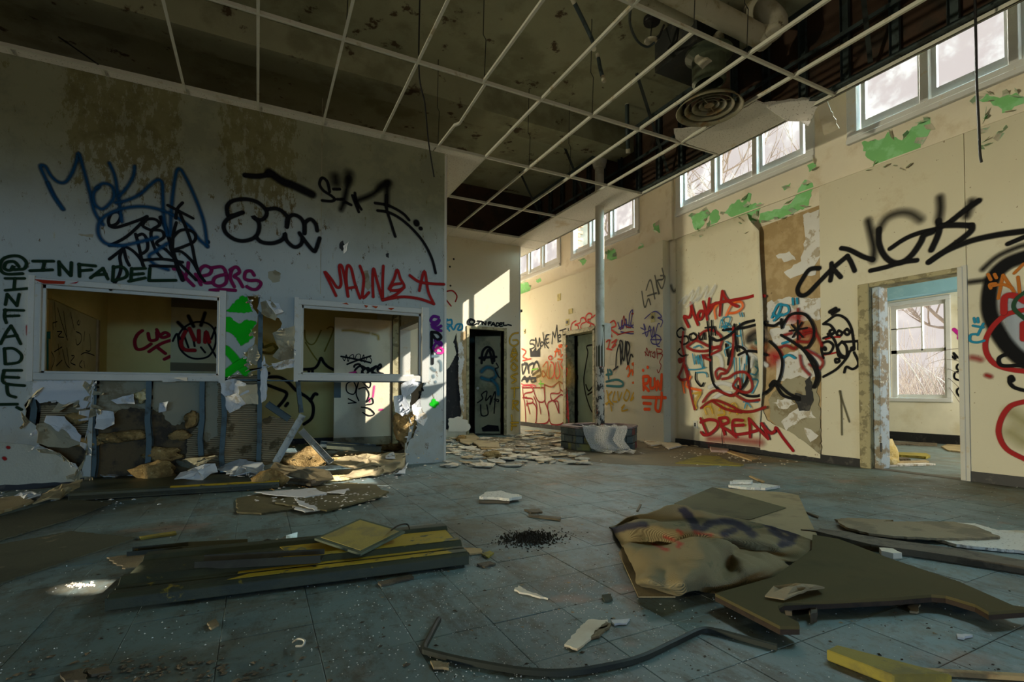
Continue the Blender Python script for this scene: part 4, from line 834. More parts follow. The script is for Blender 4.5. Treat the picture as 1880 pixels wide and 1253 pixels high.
# ================================================================ PEELING GREEN PAINT
def peel(poly, seed, nfl=10):
    P = RP(poly); rnd = random.Random(seed); o = flatpatch(wr, 'R', M_GREEN, poly, off=.0015, th=.002, jg=.016, step=.035, seed=seed, name='green_patch')
    E_ = jag(P, .012, .04, V((1,0,0)), seed); mb = MB(); n = len(E_); c = sum(P, V((0,0,0)))/len(P)
    for k in range(nfl):
        i = rnd.randrange(n); p = E_[i]; q = E_[(i+1) % n]; e = q-p; L = rnd.uniform(.05, .12); e = e.normalized()*rnd.uniform(.04, .10) if e.length > 1e-6 else V((0, .05, 0))
        dr = (c-p); dr.x = 0; dr = dr.normalized()*L*(.6 if rnd.random() < .5 else -.3)
        vs = []
        for t in (0, .35, .7, 1): vs += [p+V((-.004-.05*t*t-.01*t, 0, 0))+dr*t-e*.5*(1-.45*t), p+V((-.004-.05*t*t-.02*t, 0, 0))+dr*t+e*.5*(1-.3*t)]
        mb.add(vs, [(2*r, 2*r+1, 2*r+3, 2*r+2) for r in range(3)])
    f = mb.build('curled_flakes', M_FLAKE, wr, solid=.003); f['kind'] = 'stuff'
for i, (s, k) in enumerate((('1582 262, 1592 290, 1606 298, 1600 312, 1622 306, 1640 298, 1664 312, 1690 288, 1690 268, 1714 232, 1708 217, 1690 222, 1670 240, 1656 258, 1640 252, 1636 240, 1618 256, 1600 258', 16),
    ('1797 185, 1812 172, 1836 180, 1866 170, 1880 178, 1880 190, 1862 196, 1856 204, 1840 208, 1832 195, 1818 186', 8), ('1803 262, 1818 252, 1845 240, 1858 228, 1856 242, 1834 262, 1808 270', 6), ('1808 212, 1814 206, 1813 217, 1806 220', 2), ('1810 236, 1820 236, 1816 242', 1),
    ('1268 398, 1280 392, 1288 388, 1298 382, 1304 394, 1296 404, 1290 416, 1282 426, 1275 420', 6), ('1302 394, 1314 384, 1320 388, 1322 402, 1312 416, 1318 428, 1300 430, 1280 440, 1278 432, 1296 426, 1306 414', 6),
    ('1330 392, 1340 378, 1358 366, 1364 372, 1374 354, 1380 356, 1376 372, 1380 376, 1396 372, 1402 376, 1392 392, 1390 405, 1380 424, 1364 430, 1366 410, 1358 400, 1352 412, 1346 400, 1338 396', 12),
    ('1393 410, 1396 392, 1414 388, 1428 384, 1448 376, 1462 358, 1470 342, 1478 330, 1492 336, 1490 360, 1484 380, 1460 390, 1430 402', 12), ('1437 344, 1452 336, 1448 346, 1440 350', 2), ('1482 304, 1496 298, 1498 310, 1486 316', 2),
    ('955 522, 968 518, 975 526, 970 548, 956 562', 4), ('1116 458, 1130 458, 1132 470, 1138 490, 1132 498, 1122 478, 1114 476', 5), ('1064 478, 1072 474, 1078 478, 1070 488', 2), ('1172 454, 1182 450, 1183 462, 1174 464', 2), ('984 516, 992 510, 994 516, 988 520', 1), ('1199 412, 1210 408, 1212 428, 1202 426', 2), ('1112 500, 1120 498, 1118 506', 1))): peel(s, i+3, k)
# ================================================================ THINGS LYING ON THE FLOOR
FP = lambda s, z=0.0: [onZ(x, y, z) for x, y in nums(s)]
def sheet(name, poly, th, m_, label, cat, z=.002, jg=0.0, seed=1, group=None, holes=(), bevel=0, tilt=None):
    P = FP(poly, z)
    if tilt:
        c, ax, k = tilt; P = [p+V((0, 0, max(0, (p-onZ(*c, z)).dot(V(ax)))*k)) for p in P]
    if jg: P = jag(P, jg, jg*3, V((0,0,1)), seed)
    o = MB().prism(P, (0, 0, th), [FP(h, z) for h in holes]).build(name, m_, bevel=bevel)
    return tagm(o, label, cat, group)
M_HARD = mat('olive_brown_hardboard', spec=.1, c=(.13, .115, .062), c2=(.09, .082, .048), s2=1.6, t2=(.48, .62), c3=(.30, .28, .22), s3=30, t3=(.68, .71), bs=.25, rough=.65)
M_HARD2 = mat('brown_fibre_board', (.27, .21, .12), (.18, .14, .08), 3, (.5, .6), (.34, .30, .22), 40, (.68, .7), bs=.5)
M_TAN = mat('tan_board', (.36, .28, .15), (.26, .20, .11), 4, (.5, .62), bs=.4)
M_COUNTER = mat('brown_laminate_panel', (.095, .08, .038), (.07, .06, .03), 1.5, (.48, .64), (.2, .19, .15), 60, (.70, .73), rough=.85, spec=.06, bs=.1)
M_EDGE = mat('dark_plywood_edge', (.035, .022, .014), (.02, .014, .01), 9, (.5, .6))
M_CARD = mat('dirty_grey_cardboard', spec=.1, c=(.085, .088, .06), c2=(.06, .062, .045), s2=1.2, t2=(.45, .62), c3=(.2, .17, .11), s3=7, t3=(.6, .7), bs=.2)
M_YM = mat('chipped_yellow_metal', (.40, .28, .02), (.12, .125, .08), 3.0, (.57, .62), (.06, .06, .045), 11, (.60, .65), rough=.5, bs=.25)
M_OM = mat('olive_grey_metal', (.055, .058, .032), (.035, .04, .026), 2.5, (.48, .6), (.30, .22, .025), 5, (.62, .68), rough=.45, bs=.25)
M_YW = mat('yellow_painted_wood', (.27, .22, .035), (.18, .15, .04), 5, (.48, .6), (.14, .12, .06), 20, (.64, .7), bs=.3)
M_WOOD = mat('raw_wood', (.42, .29, .13), (.28, .18, .08), 6, (.5, .6), bs=.3)
M_BWOOD = mat('weathered_dark_wood', (.12, .095, .06), (.07, .055, .035), 8, (.5, .6), bs=.5)
M_RUB = mat('dark_olive_rubber', (.03, .034, .026), (.02, .022, .018), 4, (.5, .6), rough=.6, bs=.05)
M_CARP = mat('brown_old_linoleum', (.20, .16, .095), (.14, .12, .08), 1.4, (.45, .62), (.30, .24, .15), 20, (.64, .7), bs=.3)
tagm(MB().prism(jag(FP('1040 842, 1120 852, 1290 858, 1330 853, 1420 850, 1480 850, 1225 814, 1165 808, 985 803, 950 804, 864 803, 850 830', .001), .03, .2, V((0,0,1)), 3), (0, 0, .003)).build('linoleum_sheet', M_CARP), 'brown worn linoleum on the far floor around the planter', 'flooring')
# metal door frame pieces with stepped edges
def stepped(name, fl_, fr_, br_, bl_, label, mtl_a, mtl_b, z=.012):
    A, B, C, D = [onZ(*p, z) for p in (fl_, fr_, br_, bl_)]; L = (A+D)/2; R2 = (B+C)/2; e = (R2-L).normalized(); sdv = V((e.y, -e.x, 0)); wd = abs((A-D).dot(sdv))/2; w2_ = abs((B-C).dot(sdv))/2; W = (wd+w2_)/2; ln_ = (R2-L).length; fr0 = lambda L_, e_, s_, u, v, h: L_+e_*u+s_*v+V((0, 0, h))
    prof = [(-W, 0), (W, 0), (W, .045), (W-.02, .058), (W-.07, .058), (W-.075, .050), (W-.085, .050), (W-.09, .058), (W-.12, .058), (W-.15, .082), (W-.19, .082), (W-.21, .06), (-W+.13, .06), (-W+.11, .08), (-W+.05, .08), (-W+.03, .058), (-W, .05)]
    t = thing(name, label, 'metal panel', L); MB().prism([fr0(L, e, sdv, ln_*u, v, h) for u, v, h in ((.35, W-.148, .0830), (.995, W-.148, .0830), (.995, W-.19, .0830), (.42, W-.19, .0830))], (0, 0, .0015)).build('painted_rib', mtl_b, t); MB().prism([fr0(L, e, sdv, ln_*u, v, h) for u, v, h in ((.28, W-.022, .0595), (.995, W-.022, .0595), (.995, W-.068, .0595), (.33, W-.068, .0595))], (0, 0, .0015)).build('painted_rib', mtl_b, t); MB().sweep([L, L.lerp(R2, .33), L.lerp(R2, .52), R2], prof).build('tray', mtl_a, t, bevel=.003)
    fr = lambda u, v, h: L+e*u+sdv*v+V((0, 0, h)); ln = (R2-L).length
    MB().prism([fr(ln*.40, -W+.135, .0612), fr(ln*.99, -W+.135, .0612), fr(ln*.99, W-.215, .0612), fr(ln*.45, W-.215, .0612)], (0, 0, .002)).build('painted_face', mtl_b, t)
    MB().prism([fr(ln*.3, W-.118, .0585), fr(ln*.99, W-.118, .0585), fr(ln*.99, W-.092, .0585), fr(ln*.3, W-.092, .0585)], (0, 0, .0015)).build('painted_rib', mtl_b, t)
    MB().prism([fr(-.004, -W, .0), fr(.004, -W, .0), fr(.004, W, .0), fr(-.004, W, .0)], (0, 0, .05)).build('end_lip', mtl_a, t)
    return t
stepped('door_frame_tray', (208, 1120), (850, 1040), (822, 980), (266, 1040), 'long stepped metal tray with chipped yellow paint lying on the tiles', M_OM, M_YM)
def stepped2():
    A, B, C, D = [onZ(*p, .01) for p in ((125, 920), (512, 897), (505, 880), (170, 872))]; t = thing('door_frame_tray', 'dull metal tray with a yellow edge at the foot of the broken wall', 'metal panel', A)
    MB().prism([A, B, C, D], (0, 0, .04)).build('tray', M_OM, t, bevel=.004); e = (B-A).normalized(); sdv = V((e.y, -e.x, 0))
    MB().sweep([A-sdv*.03, B-sdv*.03], [(-.03, 0), (.03, 0), (.03, .055), (-.0, .066), (-.03, .055)]).build('front_ridge', M_OM, t); MB().sweep([A.lerp(B, .45)-sdv*.03+V((0, 0, .0565)), B-sdv*.03+V((0, 0, .0565))], [(-.012, 0), (.028, 0), (.0, .012)]).build('painted_rib', M_YM, t)
stepped2()
ZT = .10
t = thing('square_tile_panel', 'square yellow-faced panel with a dark rim lying on the yellow tray', 'panel', onZ(660, 995, ZT))
P = [onZ(577, 993, ZT), onZ(662, 1022, ZT-.005), onZ(744, 980, ZT+.01), onZ(661, 956, ZT+.015)]; c = sum(P, V((0,0,0)))/4
MB().prism(P, (0, 0, .012)).build('rim', mat('dark_green_rim', (.10, .12, .08)), t, bevel=.002); MB().prism([c+(p-c)*.86+V((0, 0, .0125)) for p in P], (0, 0, .002)).build('face', mat('dusty_yellow_face', (.38, .30, .08), (.28, .23, .09), 5, (.5, .62), (.07, .06, .04), 24, (.68, .71)), t)
MB().tube(cr([onZ(716, 976, .115), onZ(730, 966, .17), onZ(747, 963, .19), onZ(752, 972, .14)], 6), .004, 6).build('wire_loop', M_WIRE, t)
def channel(name, a, b, wd, ht, m_, label, z=.003, group=None, cat='metal channel', mids=()):
    path = [V(a)]+[V(q) for q in mids]+[V(b)]; w2_ = wd/2; k = .004
    prof = [(-w2_, 0), (w2_, 0), (w2_, ht), (w2_-k, ht), (w2_-k, k), (-w2_+k, k), (-w2_+k, ht), (-w2_, ht)]
    t_ = tagm(MB().sweep(path, prof).build(name, m_), label, cat, group); return t_
channel('metal_channel', onZ(366, 1040, .086), onZ(592, 1028, .086), .10, .035, M_RUB, 'dark steel channel lying inside the yellow metal tray')
channel('metal_channel', onZ(238, 1020), onZ(450, 1004), .09, .03, M_OM, 'dull channel strip on the tiles behind the yellow metal tray', mids=(onZ(340, 1010),))
tagm(MB().grid([[onZ(447, 1006, .04), onZ(490, 990, .05), onZ(508, 994, .03), onZ(525, 984, .05), onZ(546, 978, .05)], [onZ(455, 1010, .02), onZ(490, 997, .02), onZ(510, 990, .08), onZ(524, 997, .02), onZ(545, 990, .02)]]).build('foil_strip', M_STEEL, solid=.004), 'crumpled bright metal strip behind the yellow tray', 'metal strip')
# big sheets on the floor at the left
sheet('cardboard_sheet', '-60 1078, 0 1074, 252 990, 130 978, 0 1002, -80 1020', .008, M_CARD, 'large dark cardboard sheet on the tiles before the graffiti wall', 'board', jg=.006)
sheet('cardboard_sheet', '-80 1018, 0 994, 130 955, 205 926, 120 917, 0 950, -60 965', .008, M_CARD, 'dark cardboard sheet nearer the foot of the graffiti wall', 'board', z=.004, jg=.006, seed=2)
sheet('cardboard_strip', '-60 962, 0 945, 60 925, 45 912, -40 926', .02, M_TAN, 'tan board scrap by the black baseboard', 'board', jg=.01)
sheet('board_sheet', '196 1026, 230 1046, 268 1042, 296 1022, 240 1020', .006, M_HARD2, 'torn brown board scrap sticking out behind the yellow tray', 'board', jg=.008)
sheet('wood_strip', '256 989, 258 992, 324 983, 322 979', .012, M_YW, 'thin yellow strip on the cardboard corner', 'strip')
sheet('board_sheet', '434 918, 436 943, 480 946, 520 940, 640 925, 710 912, 690 893, 640 888, 560 900, 500 905', .012, M_HARD, 'flat grey-brown board before the rubble heap', 'board', jg=.008, seed=3)
sheet('board_sheet', '505 925, 560 935, 600 940, 700 914, 714 905, 640 893, 560 905', .012, M_HARD, 'second grey-brown board overlapping before the rubble heap', 'board', z=.016, jg=.008, seed=4)
for i, (s, z) in enumerate((('470 905, 500 910, 560 915, 600 908, 580 898, 520 902', .03), ('540 916, 580 932, 578 938, 548 928', .03), ('552 930, 590 938, 560 942, 540 936', .017), ('600 905, 640 898, 632 908', .035))):
    sheet('paper_scrap', s, .006, M_PAPER, ('pale torn plaster layer on the rubble boards', 'curled white scrap pointing off the rubble boards', 'white chip at the rim of the rubble boards', 'small pinkish scrap on the rubble boards')[i], 'scrap', z=z, jg=.015, seed=i)
# wadded paper, insulation and boards at the foot of the broken wall
def onp(x, y, d): return CAM+ray(x, y)*(d/1.0)
def wall_at(x, y, dy): return onY(x, y, YL+dy)
rub = [('262 868, 250 850, 270 840, 300 852, 330 862, 320 880, 285 888', M_INS)]
def flop(name, poly, zs, m_, label, cat, th=.006, jg=.012, seed=0, sub=3):
    """a limp sheet whose corners rest at different heights"""
    P = [onZ(x, y, z) for (x, y), z in zip(nums(poly), zs)]; c = sum(P, V((0,0,0)))/len(P); E_ = jag(P, jg, .06, V((0,0,1)), seed); n = len(E_); vs = [c+V((0, 0, .012))]; fs = []
    for r, t in enumerate((.35, .7, 1)): vs += [c.lerp(p, t)+V((0, 0, .012*math.sin(p.x*23+p.y*17+t*4))) for p in E_]
    fs = [(0, 1+i, 1+(i+1) % n) for i in range(n)]+[(1+r*n+i, 1+(r+1)*n+i, 1+(r+1)*n+(i+1) % n, 1+r*n+(i+1) % n) for r in range(2) for i in range(n)]
    return tagm(MB().add([V((v.x, v.y, max(.006, v.z))) for v in vs], fs).build(name, m_, solid=th), label, cat)
flop('paper_sheet', '205 850, 232 808, 298 818, 296 850, 245 868', (.10, .26, .22, .12, .06), M_PAPER, 'folded white gypsum paper slumped against the studs', 'paper', seed=1)
flop('paper_sheet', '158 852, 205 846, 262 872, 190 878', (.12, .12, .05, .05), M_PAPER, 'white paper tongue sliding off the wall foot', 'paper', seed=2)
flop('paper_sheet', '320 878, 345 862, 395 850, 400 866, 372 880, 340 882', (.10, .14, .18, .10, .06, .06), M_PAPER, 'crumpled white paper on the dull metal tray', 'paper', seed=3, jg=.025)
flop('paper_sheet', '395 855, 440 845, 482 852, 478 868, 430 872, 405 868', (.10, .16, .14, .08, .08, .06), M_PAPER, 'crumpled white paper below the tall stud', 'paper', seed=4, jg=.025)
flop('paper_sheet', '418 868, 450 858, 488 866, 455 880', (.06, .10, .06, .04), M_PAPER, 'white paper wad nearest the rubble boards', 'paper', seed=5, jg=.02)
flop('board_sheet', '316 850, 395 835, 400 842, 352 862', (.14, .30, .24, .10), M_GYPBACK, 'grey board leaning at the studs behind the white paper', 'board', seed=6, th=.012)
flop('board_sheet', '60 925, 90 900, 128 888, 152 880, 140 900, 110 915', (.01, .05, .07, .10, .04, .02), M_TAN, 'tan board scrap with white crumbs beside the baseboard', 'board', seed=7, th=.012)
flop('paper_sheet', '25 912, 60 902, 75 910, 40 920', (.02, .04, .03, .02), M_PAPER, 'small white paper scrap near the baseboard end', 'paper', seed=8)
def wad(px, z, r, m_, name, label, cat, seed=0, amp=.4): 
    o = lump(onZ(*px, z), r, m_, name, None, seed, amp); return tagm(o, label, cat)
wad((285, 868), .09, (.17, .10, .11), M_INS, 'insulation_clump', 'dark brown insulation clump sitting on the dull metal tray', 'insulation', 1)
wad((495, 882), .07, (.16, .09, .08), M_INS, 'insulation_clump', 'brown insulation roll at the tip of the rubble heap', 'insulation', 2)
wad((660, 838), .09, (.28, .12, .10), M_TAN, 'insulation_clump', 'tan insulation roll under the framed opening', 'insulation', 3, .3)
wad((560, 845), .10, (.22, .10, .13), M_INS, 'insulation_clump', 'sunlit brown insulation under the fallen steel channels', 'insulation', 4, .5)
wad((640, 848), .05, (.20, .14, .07), M_YINS, 'insulation_clump', 'sunlit yellow glass wool beside the fallen channels', 'insulation', 5, .45)
wad((600, 880), .02, (.26, .12, .03), M_YINS, 'insulation_clump', 'flat sunlit glass wool strip before the wall foot', 'insulation', 6, .4)
wad((720, 822), .06, (.16, .08, .06), M_INS, 'insulation_clump', 'brown insulation heap behind the torn wall end', 'insulation', 7, .5)
flop('board_sheet', '488 868, 505 852, 605 866, 612 878, 560 880', (.10, .16, .14, .09, .07), M_HARD2, 'brown board tilted on the insulation heap', 'board', th=.03, seed=9)
flop('board_sheet', '505 884, 600 870, 612 880, 570 892', (.03, .08, .05, .02), M_BWOOD, 'dark splintered board under the insulation heap', 'board', th=.02, seed=10)
flop('board_sheet', '625 878, 660 862, 744 842, 742 858, 690 874', (.03, .06, .12, .04, .02), M_TAN, 'tan torn board at the foot of the wall corner', 'board', th=.012, seed=11)
flop('board_sheet', '610 848, 640 838, 745 832, 735 850, 640 860', (.12, .16, .16, .10, .08), M_TAN, 'tan board bridging the rubble under the framed opening', 'board', th=.015, seed=12)
flop('paper_sheet', '704 835, 722 832, 726 842, 708 844', (.16, .17, .14, .13), M_PAPER, 'small white scrap on the tan board', 'paper', seed=13)
flop('paper_sheet', '728 872, 746 858, 750 848, 744 868', (.02, .04, .07, .03), M_PAPER, 'frayed white paper edge at the wall corner foot', 'paper', seed=14)
def leanchan(a, b, label, m_=None):
    A = wall_at(*a); B = wall_at(*b); d = (B-A).normalized(); k = .035
    return tagm(MB().sweep([A, A.lerp(B, .5), B], [(-k, -.015), (k, -.015), (k, .018), (k-.004, .018), (k-.004, -.011), (-k+.004, -.011), (-k+.004, .018), (-k, .018)], upv=(0, -1, .2)).build('steel_channel', m_ or M_STEEL), label, 'steel channel')
leanchan((556, 762, .03), (506, 850, -.12), 'bright steel channel leaning from the bent stud down to the rubble')
leanchan((552, 790, .0), (608, 850, -.22), 'shiny steel channel crossing behind and sloping towards the corner')
leanchan((490, 742, .02), (531, 770, .02), 'short dark channel end sticking out of the broken wall', M_STUD)
leanchan((588, 816, .25), (690, 822, .2), 'thin dark channel lying behind the rubble', M_STUD)
leanchan((600, 819, .12), (700, 826, .1), 'second thin channel lying behind the rubble', M_OM)
# ---- plaster chips over the far floor
chips = []; rnd = random.Random(11)
while len(chips) < 262:
    x, y = rnd.uniform(818, 1075), rnd.uniform(793, 858)
    if y > 845+(x-900)*.05 and rnd.random() < .7: continue
    if x > 1030 and y < 835: continue
    if x > 1000 and rnd.random() < .25: continue
    c = onZ(x, y, 0)
    if c.y > YB-.1 and c.x < XE: continue
    chips.append(c)
for c in [onZ(rnd.uniform(1180, 1330), rnd.uniform(806, 830), 0) for _ in range(22)]: chips.append(c)
CM = [mat('plaster_chip_'+n, a, b, 14, (.5, .6), bs=.5) for n, a, b in (('pale', (.60, .53, .40), (.42, .34, .22)), ('tan', (.44, .34, .20), (.30, .22, .12)), ('grey', (.42, .40, .33), (.28, .25, .19)))]
proto = []; CL = {}
for k in range(9):
    n = rnd.choice((4, 5, 6)); r = 1; P = [V((math.cos(t*2*math.pi/n+rnd.uniform(-.3, .3))*rnd.uniform(.6, 1), math.sin(t*2*math.pi/n+rnd.uniform(-.3, .3))*rnd.uniform(.6, 1), 0)) for t in range(n)]
    o = MB().prism(P, (0, 0, .16)).build('plaster_chip', CM[k % 3], keep=True); proto.append(o)
for k, c in enumerate(chips):
    o = proto[k] if k < 9 else proto[k % 9].copy()
    if k >= 9: COL.objects.link(o)
    s_ = rnd.choice((.035, .05, .065, .08, .10, .12)); o.scale = (s_*rnd.uniform(.9, 1.7), s_, s_*.8); o.location = c+V((0, 0, .005+rnd.uniform(0, .018))); o.rotation_euler = (rnd.uniform(-.10, .10), rnd.uniform(-.10, .10), rnd.uniform(0, 6.28))
    zn_ = 'by the foot of the chase' if c.x > 5.2 else 'beside the brick planter' if c.x > 3.9 else 'before the dark doorway' if c.y > 8 else 'past the wall corner' if c.x < 2.9 else 'mid far floor'
    CL.setdefault((('large' if s_ > .07 else 'middling' if s_ > .045 else 'small')+' '+('pale', 'tan', 'grey')[k % 3], zn_), []).append(o)
ORD = 'first second third fourth fifth sixth seventh eighth ninth tenth eleventh twelfth thirteenth fourteenth fifteenth sixteenth seventeenth eighteenth nineteenth twentieth twenty-first twenty-second twenty-third twenty-fourth twenty-fifth'.split()
for (a_, z_), os_ in CL.items():
    os_.sort(key=lambda o: (o.location-cxy).length)
    for n_, o in enumerate(os_): tagm(o, ORD[min(n_, 24)]+' '+a_+' plaster chip from the column, '+z_, 'plaster chip', 'broken plaster chips on the far floor')
for s, z, m_, lb in (('862 808, 915 814, 918 824, 880 822', .03, M_TAN, 'flat tan board piece among the chips before the dark doorway'), ('842 800, 868 796, 880 806, 862 818, 846 814', .03, M_TAN, 'tan insulation board lump below the torn wall strip'), ('880 812, 917 818, 916 826, 884 826', .015, M_WOOD, 'reddish board piece at the rim of the chips')):
    sheet('board_piece', s, .015, m_, lb, 'board', z=z, jg=.01)
wad((848, 806), .04, (.10, .08, .06), M_INS, 'insulation_clump', 'brown insulation tuft below the torn wall strip', 'insulation', 21, .5)
wad((904, 836), .04, (.12, .08, .05), M_INS, 'insulation_clump', 'brown fibre tuft in the middle of the plaster chips', 'insulation', 22, .5)
# ---- middle distance
sheet('yellow_board', '1240 852, 1255 847, 1290 838, 1320 840, 1340 850, 1366 855, 1360 857', .012, M_YW, 'yellow painted board with a torn tan back near the planter', 'board', jg=.004)
sheet('wood_plank', '1332 831, 1342 830, 1393 845, 1380 848', .02, M_WOOD, 'orange raw wood slat by the black baseboard', 'plank')
sheet('board_piece', '1303 823, 1340 822, 1336 832, 1306 831', .03, mat('pink_board', (.40, .27, .22), bs=.4), 'pinkish board piece under the DREAM lettering', 'board', jg=.006); sheet('brick_piece', '1302 815, 1318 815, 1316 823, 1300 824', .05, mat('dark_red_brick', (.16, .05, .045), bs=.5), 'dark red brick piece under the DREAM lettering', 'brick', bevel=.004)
flop('board_sheet', '1244 815, 1248 792, 1280 790, 1292 815', (.0, .22, .22, .0), M_BOARD, 'brown board scrap propped at the wall under the switch strip', 'board', th=.01, seed=31)
for s, lb in (('1180 812, 1210 808, 1226 816, 1195 820', 'pale slab by the foot of the chase'), ('1215 818, 1240 812, 1252 820, 1228 826', 'second pale slab near the foot of the chase')): sheet('plaster_slab', s, .02, M_CREAM, lb, 'plaster', jg=.008, z=.01)
def tilefrag(s, label, z, seed): return sheet('tile_fragment', s, .022, M_AC, label, 'ceiling tile', z=z, jg=.012, seed=seed)
tilefrag('1338 896, 1345 888, 1380 891, 1405 893, 1432 897, 1405 901, 1370 900', 'white ceiling tile fragment, larger of the pair beyond the mat', .004, 1); tilefrag('1340 890, 1346 886, 1382 886, 1378 890', 'small white ceiling tile fragment behind the larger one', .03, 2)
tilefrag('880 917, 894 908, 920 906, 938 912, 952 913, 958 916, 935 921, 905 918', 'pale ceiling tile fragment alone on the tiles before the plaster chips', .02, 3); sheet('board_strip', '879 922, 880 925, 935 925, 936 921', .014, M_BWOOD, 'dark strip under the lone ceiling tile fragment', 'strip')
sheet('wood_stick', '970 947, 971 950, 1029 957, 1030 953', .012, M_BWOOD, 'dark stick on the tiles before the dirt pile', 'stick'); sheet('wood_stick', '1375 876, 1378 875, 1404 886, 1400 888', .01, M_WOOD, 'thin curved stick leaning on the white fragments', 'stick')
sheet('wood_stick', '1168 940, 1172 940, 1178 928, 1174 928', .008, M_BWOOD, 'short stick behind the crumpled mat', 'stick'); sheet('wood_stick', '1480 942, 1482 944, 1502 953, 1503 950', .01, M_BWOOD, 'short black stick right of the hardboard corner', 'stick')
sheet('bark_piece', '962 938, 990 937, 996 943, 975 944', .01, M_BWOOD, 'dark curled scrap near the lone tile fragment', 'scrap', jg=.006)
d_ = MB(); rnd = random.Random(5)
for k in range(1100):
    t = rnd.uniform(0, 6.28); r = abs(rnd.gauss(0, .45)); p = onZ(972, 990, 0)+V((math.cos(t)*r*.28, math.sin(t)*r*.22, 0)); s_ = rnd.uniform(.003, .009); h = s_*rnd.uniform(.4, .9); a_ = rnd.uniform(0, 6.28)
    q = [p+V((s_*math.cos(a_+i*2.1), s_*math.sin(a_+i*2.1), .001)) for i in range(3)]; d_.add(q+[p+V((0, 0, h+.02*max(0, 1-r)))], [(0, 1, 3), (1, 2, 3), (2, 0, 3)])
tagm(d_.build('dirt_pile', mat('dark_crumbled_dirt', (.048, .040, .026), bs=.5)), 'dark crumbled dirt pile on the tiles', 'dirt', kind='stuff')
d_ = MB()
for k in range(2600):
    x = rnd.gauss(1000, 170); y = rnd.uniform(985, 1250)
    if rnd.random() < .4: x = rnd.uniform(0, 1880); y = rnd.uniform(870, 1250)
    if not (-60 < x < 1940): continue
    p = onZ(x, y, .0015); s_ = rnd.uniform(.0010, .0024)*(.7+.22*p.length); a_ = rnd.uniform(0, 6.28)
    d_.add([p+V((s_*math.cos(a_+i*1.57)*(1.5 if i % 2 else .7), s_*math.sin(a_+i*1.57), 0)) for i in range(4)]+[p+V((0, 0, s_))], [(0, 1, 4), (1, 2, 4), (2, 3, 4), (3, 0, 4)])
tagm(d_.build('glass_crumbs', mat('pale_glass_crumb', (.62, .64, .62), rough=.2, spec=.6)), 'pale glass and plaster crumbs scattered over the floor tiles', 'crumbs', kind='stuff')
d_ = MB()
for k in range(900):
    x, y = rnd.uniform(-20, 1880), rnd.uniform(865, 1250); p = onZ(x, y, .0015); s_ = rnd.choice((.001, .0015, .002, .003, .005))*rnd.uniform(.7, 1.6); a_ = rnd.uniform(0, 6.28)
    d_.add([p+V((s_*math.cos(a_+i*1.57)*(1.8 if i % 2 else .6), s_*math.sin(a_+i*1.57), 0)) for i in range(4)]+[p+V((0, 0, s_*.6))], [(0, 1, 4), (1, 2, 4), (2, 3, 4), (3, 0, 4)])
tagm(d_.build('dirt_crumbs', bpy.data.materials['dark_crumbled_dirt']), 'dark dirt crumbs and splinters over the floor tiles', 'dirt', kind='stuff')
# ---- mat, hardboard and counter top on the right
sheet('hardboard_sheet', '1240 925, 1312 897, 1440 906, 1466 911, 1486 955, 1500 985, 1480 1012, 1350 1000, 1230 960', .006, M_TAN, 'tan hardboard sheet half under the crumpled mat', 'board')
sheet('hardboard_sheet', '1238 926, 1308 896, 1443 934, 1376 956, 1290 948', .006, M_HARD, 'olive brown hardboard triangle on top of the tan sheet', 'board', z=.010)
sheet('hardboard_sheet', '1136 1017, 1172 1098, 1240 1098, 1275 1060, 1200 1000, 1150 995', .005, M_TAN, 'tan sheet under the near fold of the crumpled mat', 'board', z=.003)
def fabric():
    g = G('tan_woven_mat'); x, y, z = g.xyz()[:3]; w_ = g.n('TexWave', bands_direction='DIAGONAL'); g.put(w_.inputs[0], g.pos()); w_.inputs['Scale'].default_value = 90; w_.inputs['Distortion'].default_value = 1.5
    col = g.var((.26, .205, .105), .2, g.noise(4, 5)); col = g.mix(g.ma('MULTIPLY', w_.outputs['Fac'], .25), col, (.16, .13, .07)); col = g.mix(g.step(g.noise(5, 8, .7), .56, .66), col, (.13, .125, .065))
    at = g.n_sep(g.n('Attribute', attribute_name='paint').outputs['Vector']); col = g.mix(g.ma('MULTIPLY', at[0], .9), col, (.022, .022, .05)); col = g.mix(g.ma('MULTIPLY', at[1], .85), col, (.36, .04, .03))
    return g.end(col, .9, 0, w_.outputs['Fac'], .6, .004)
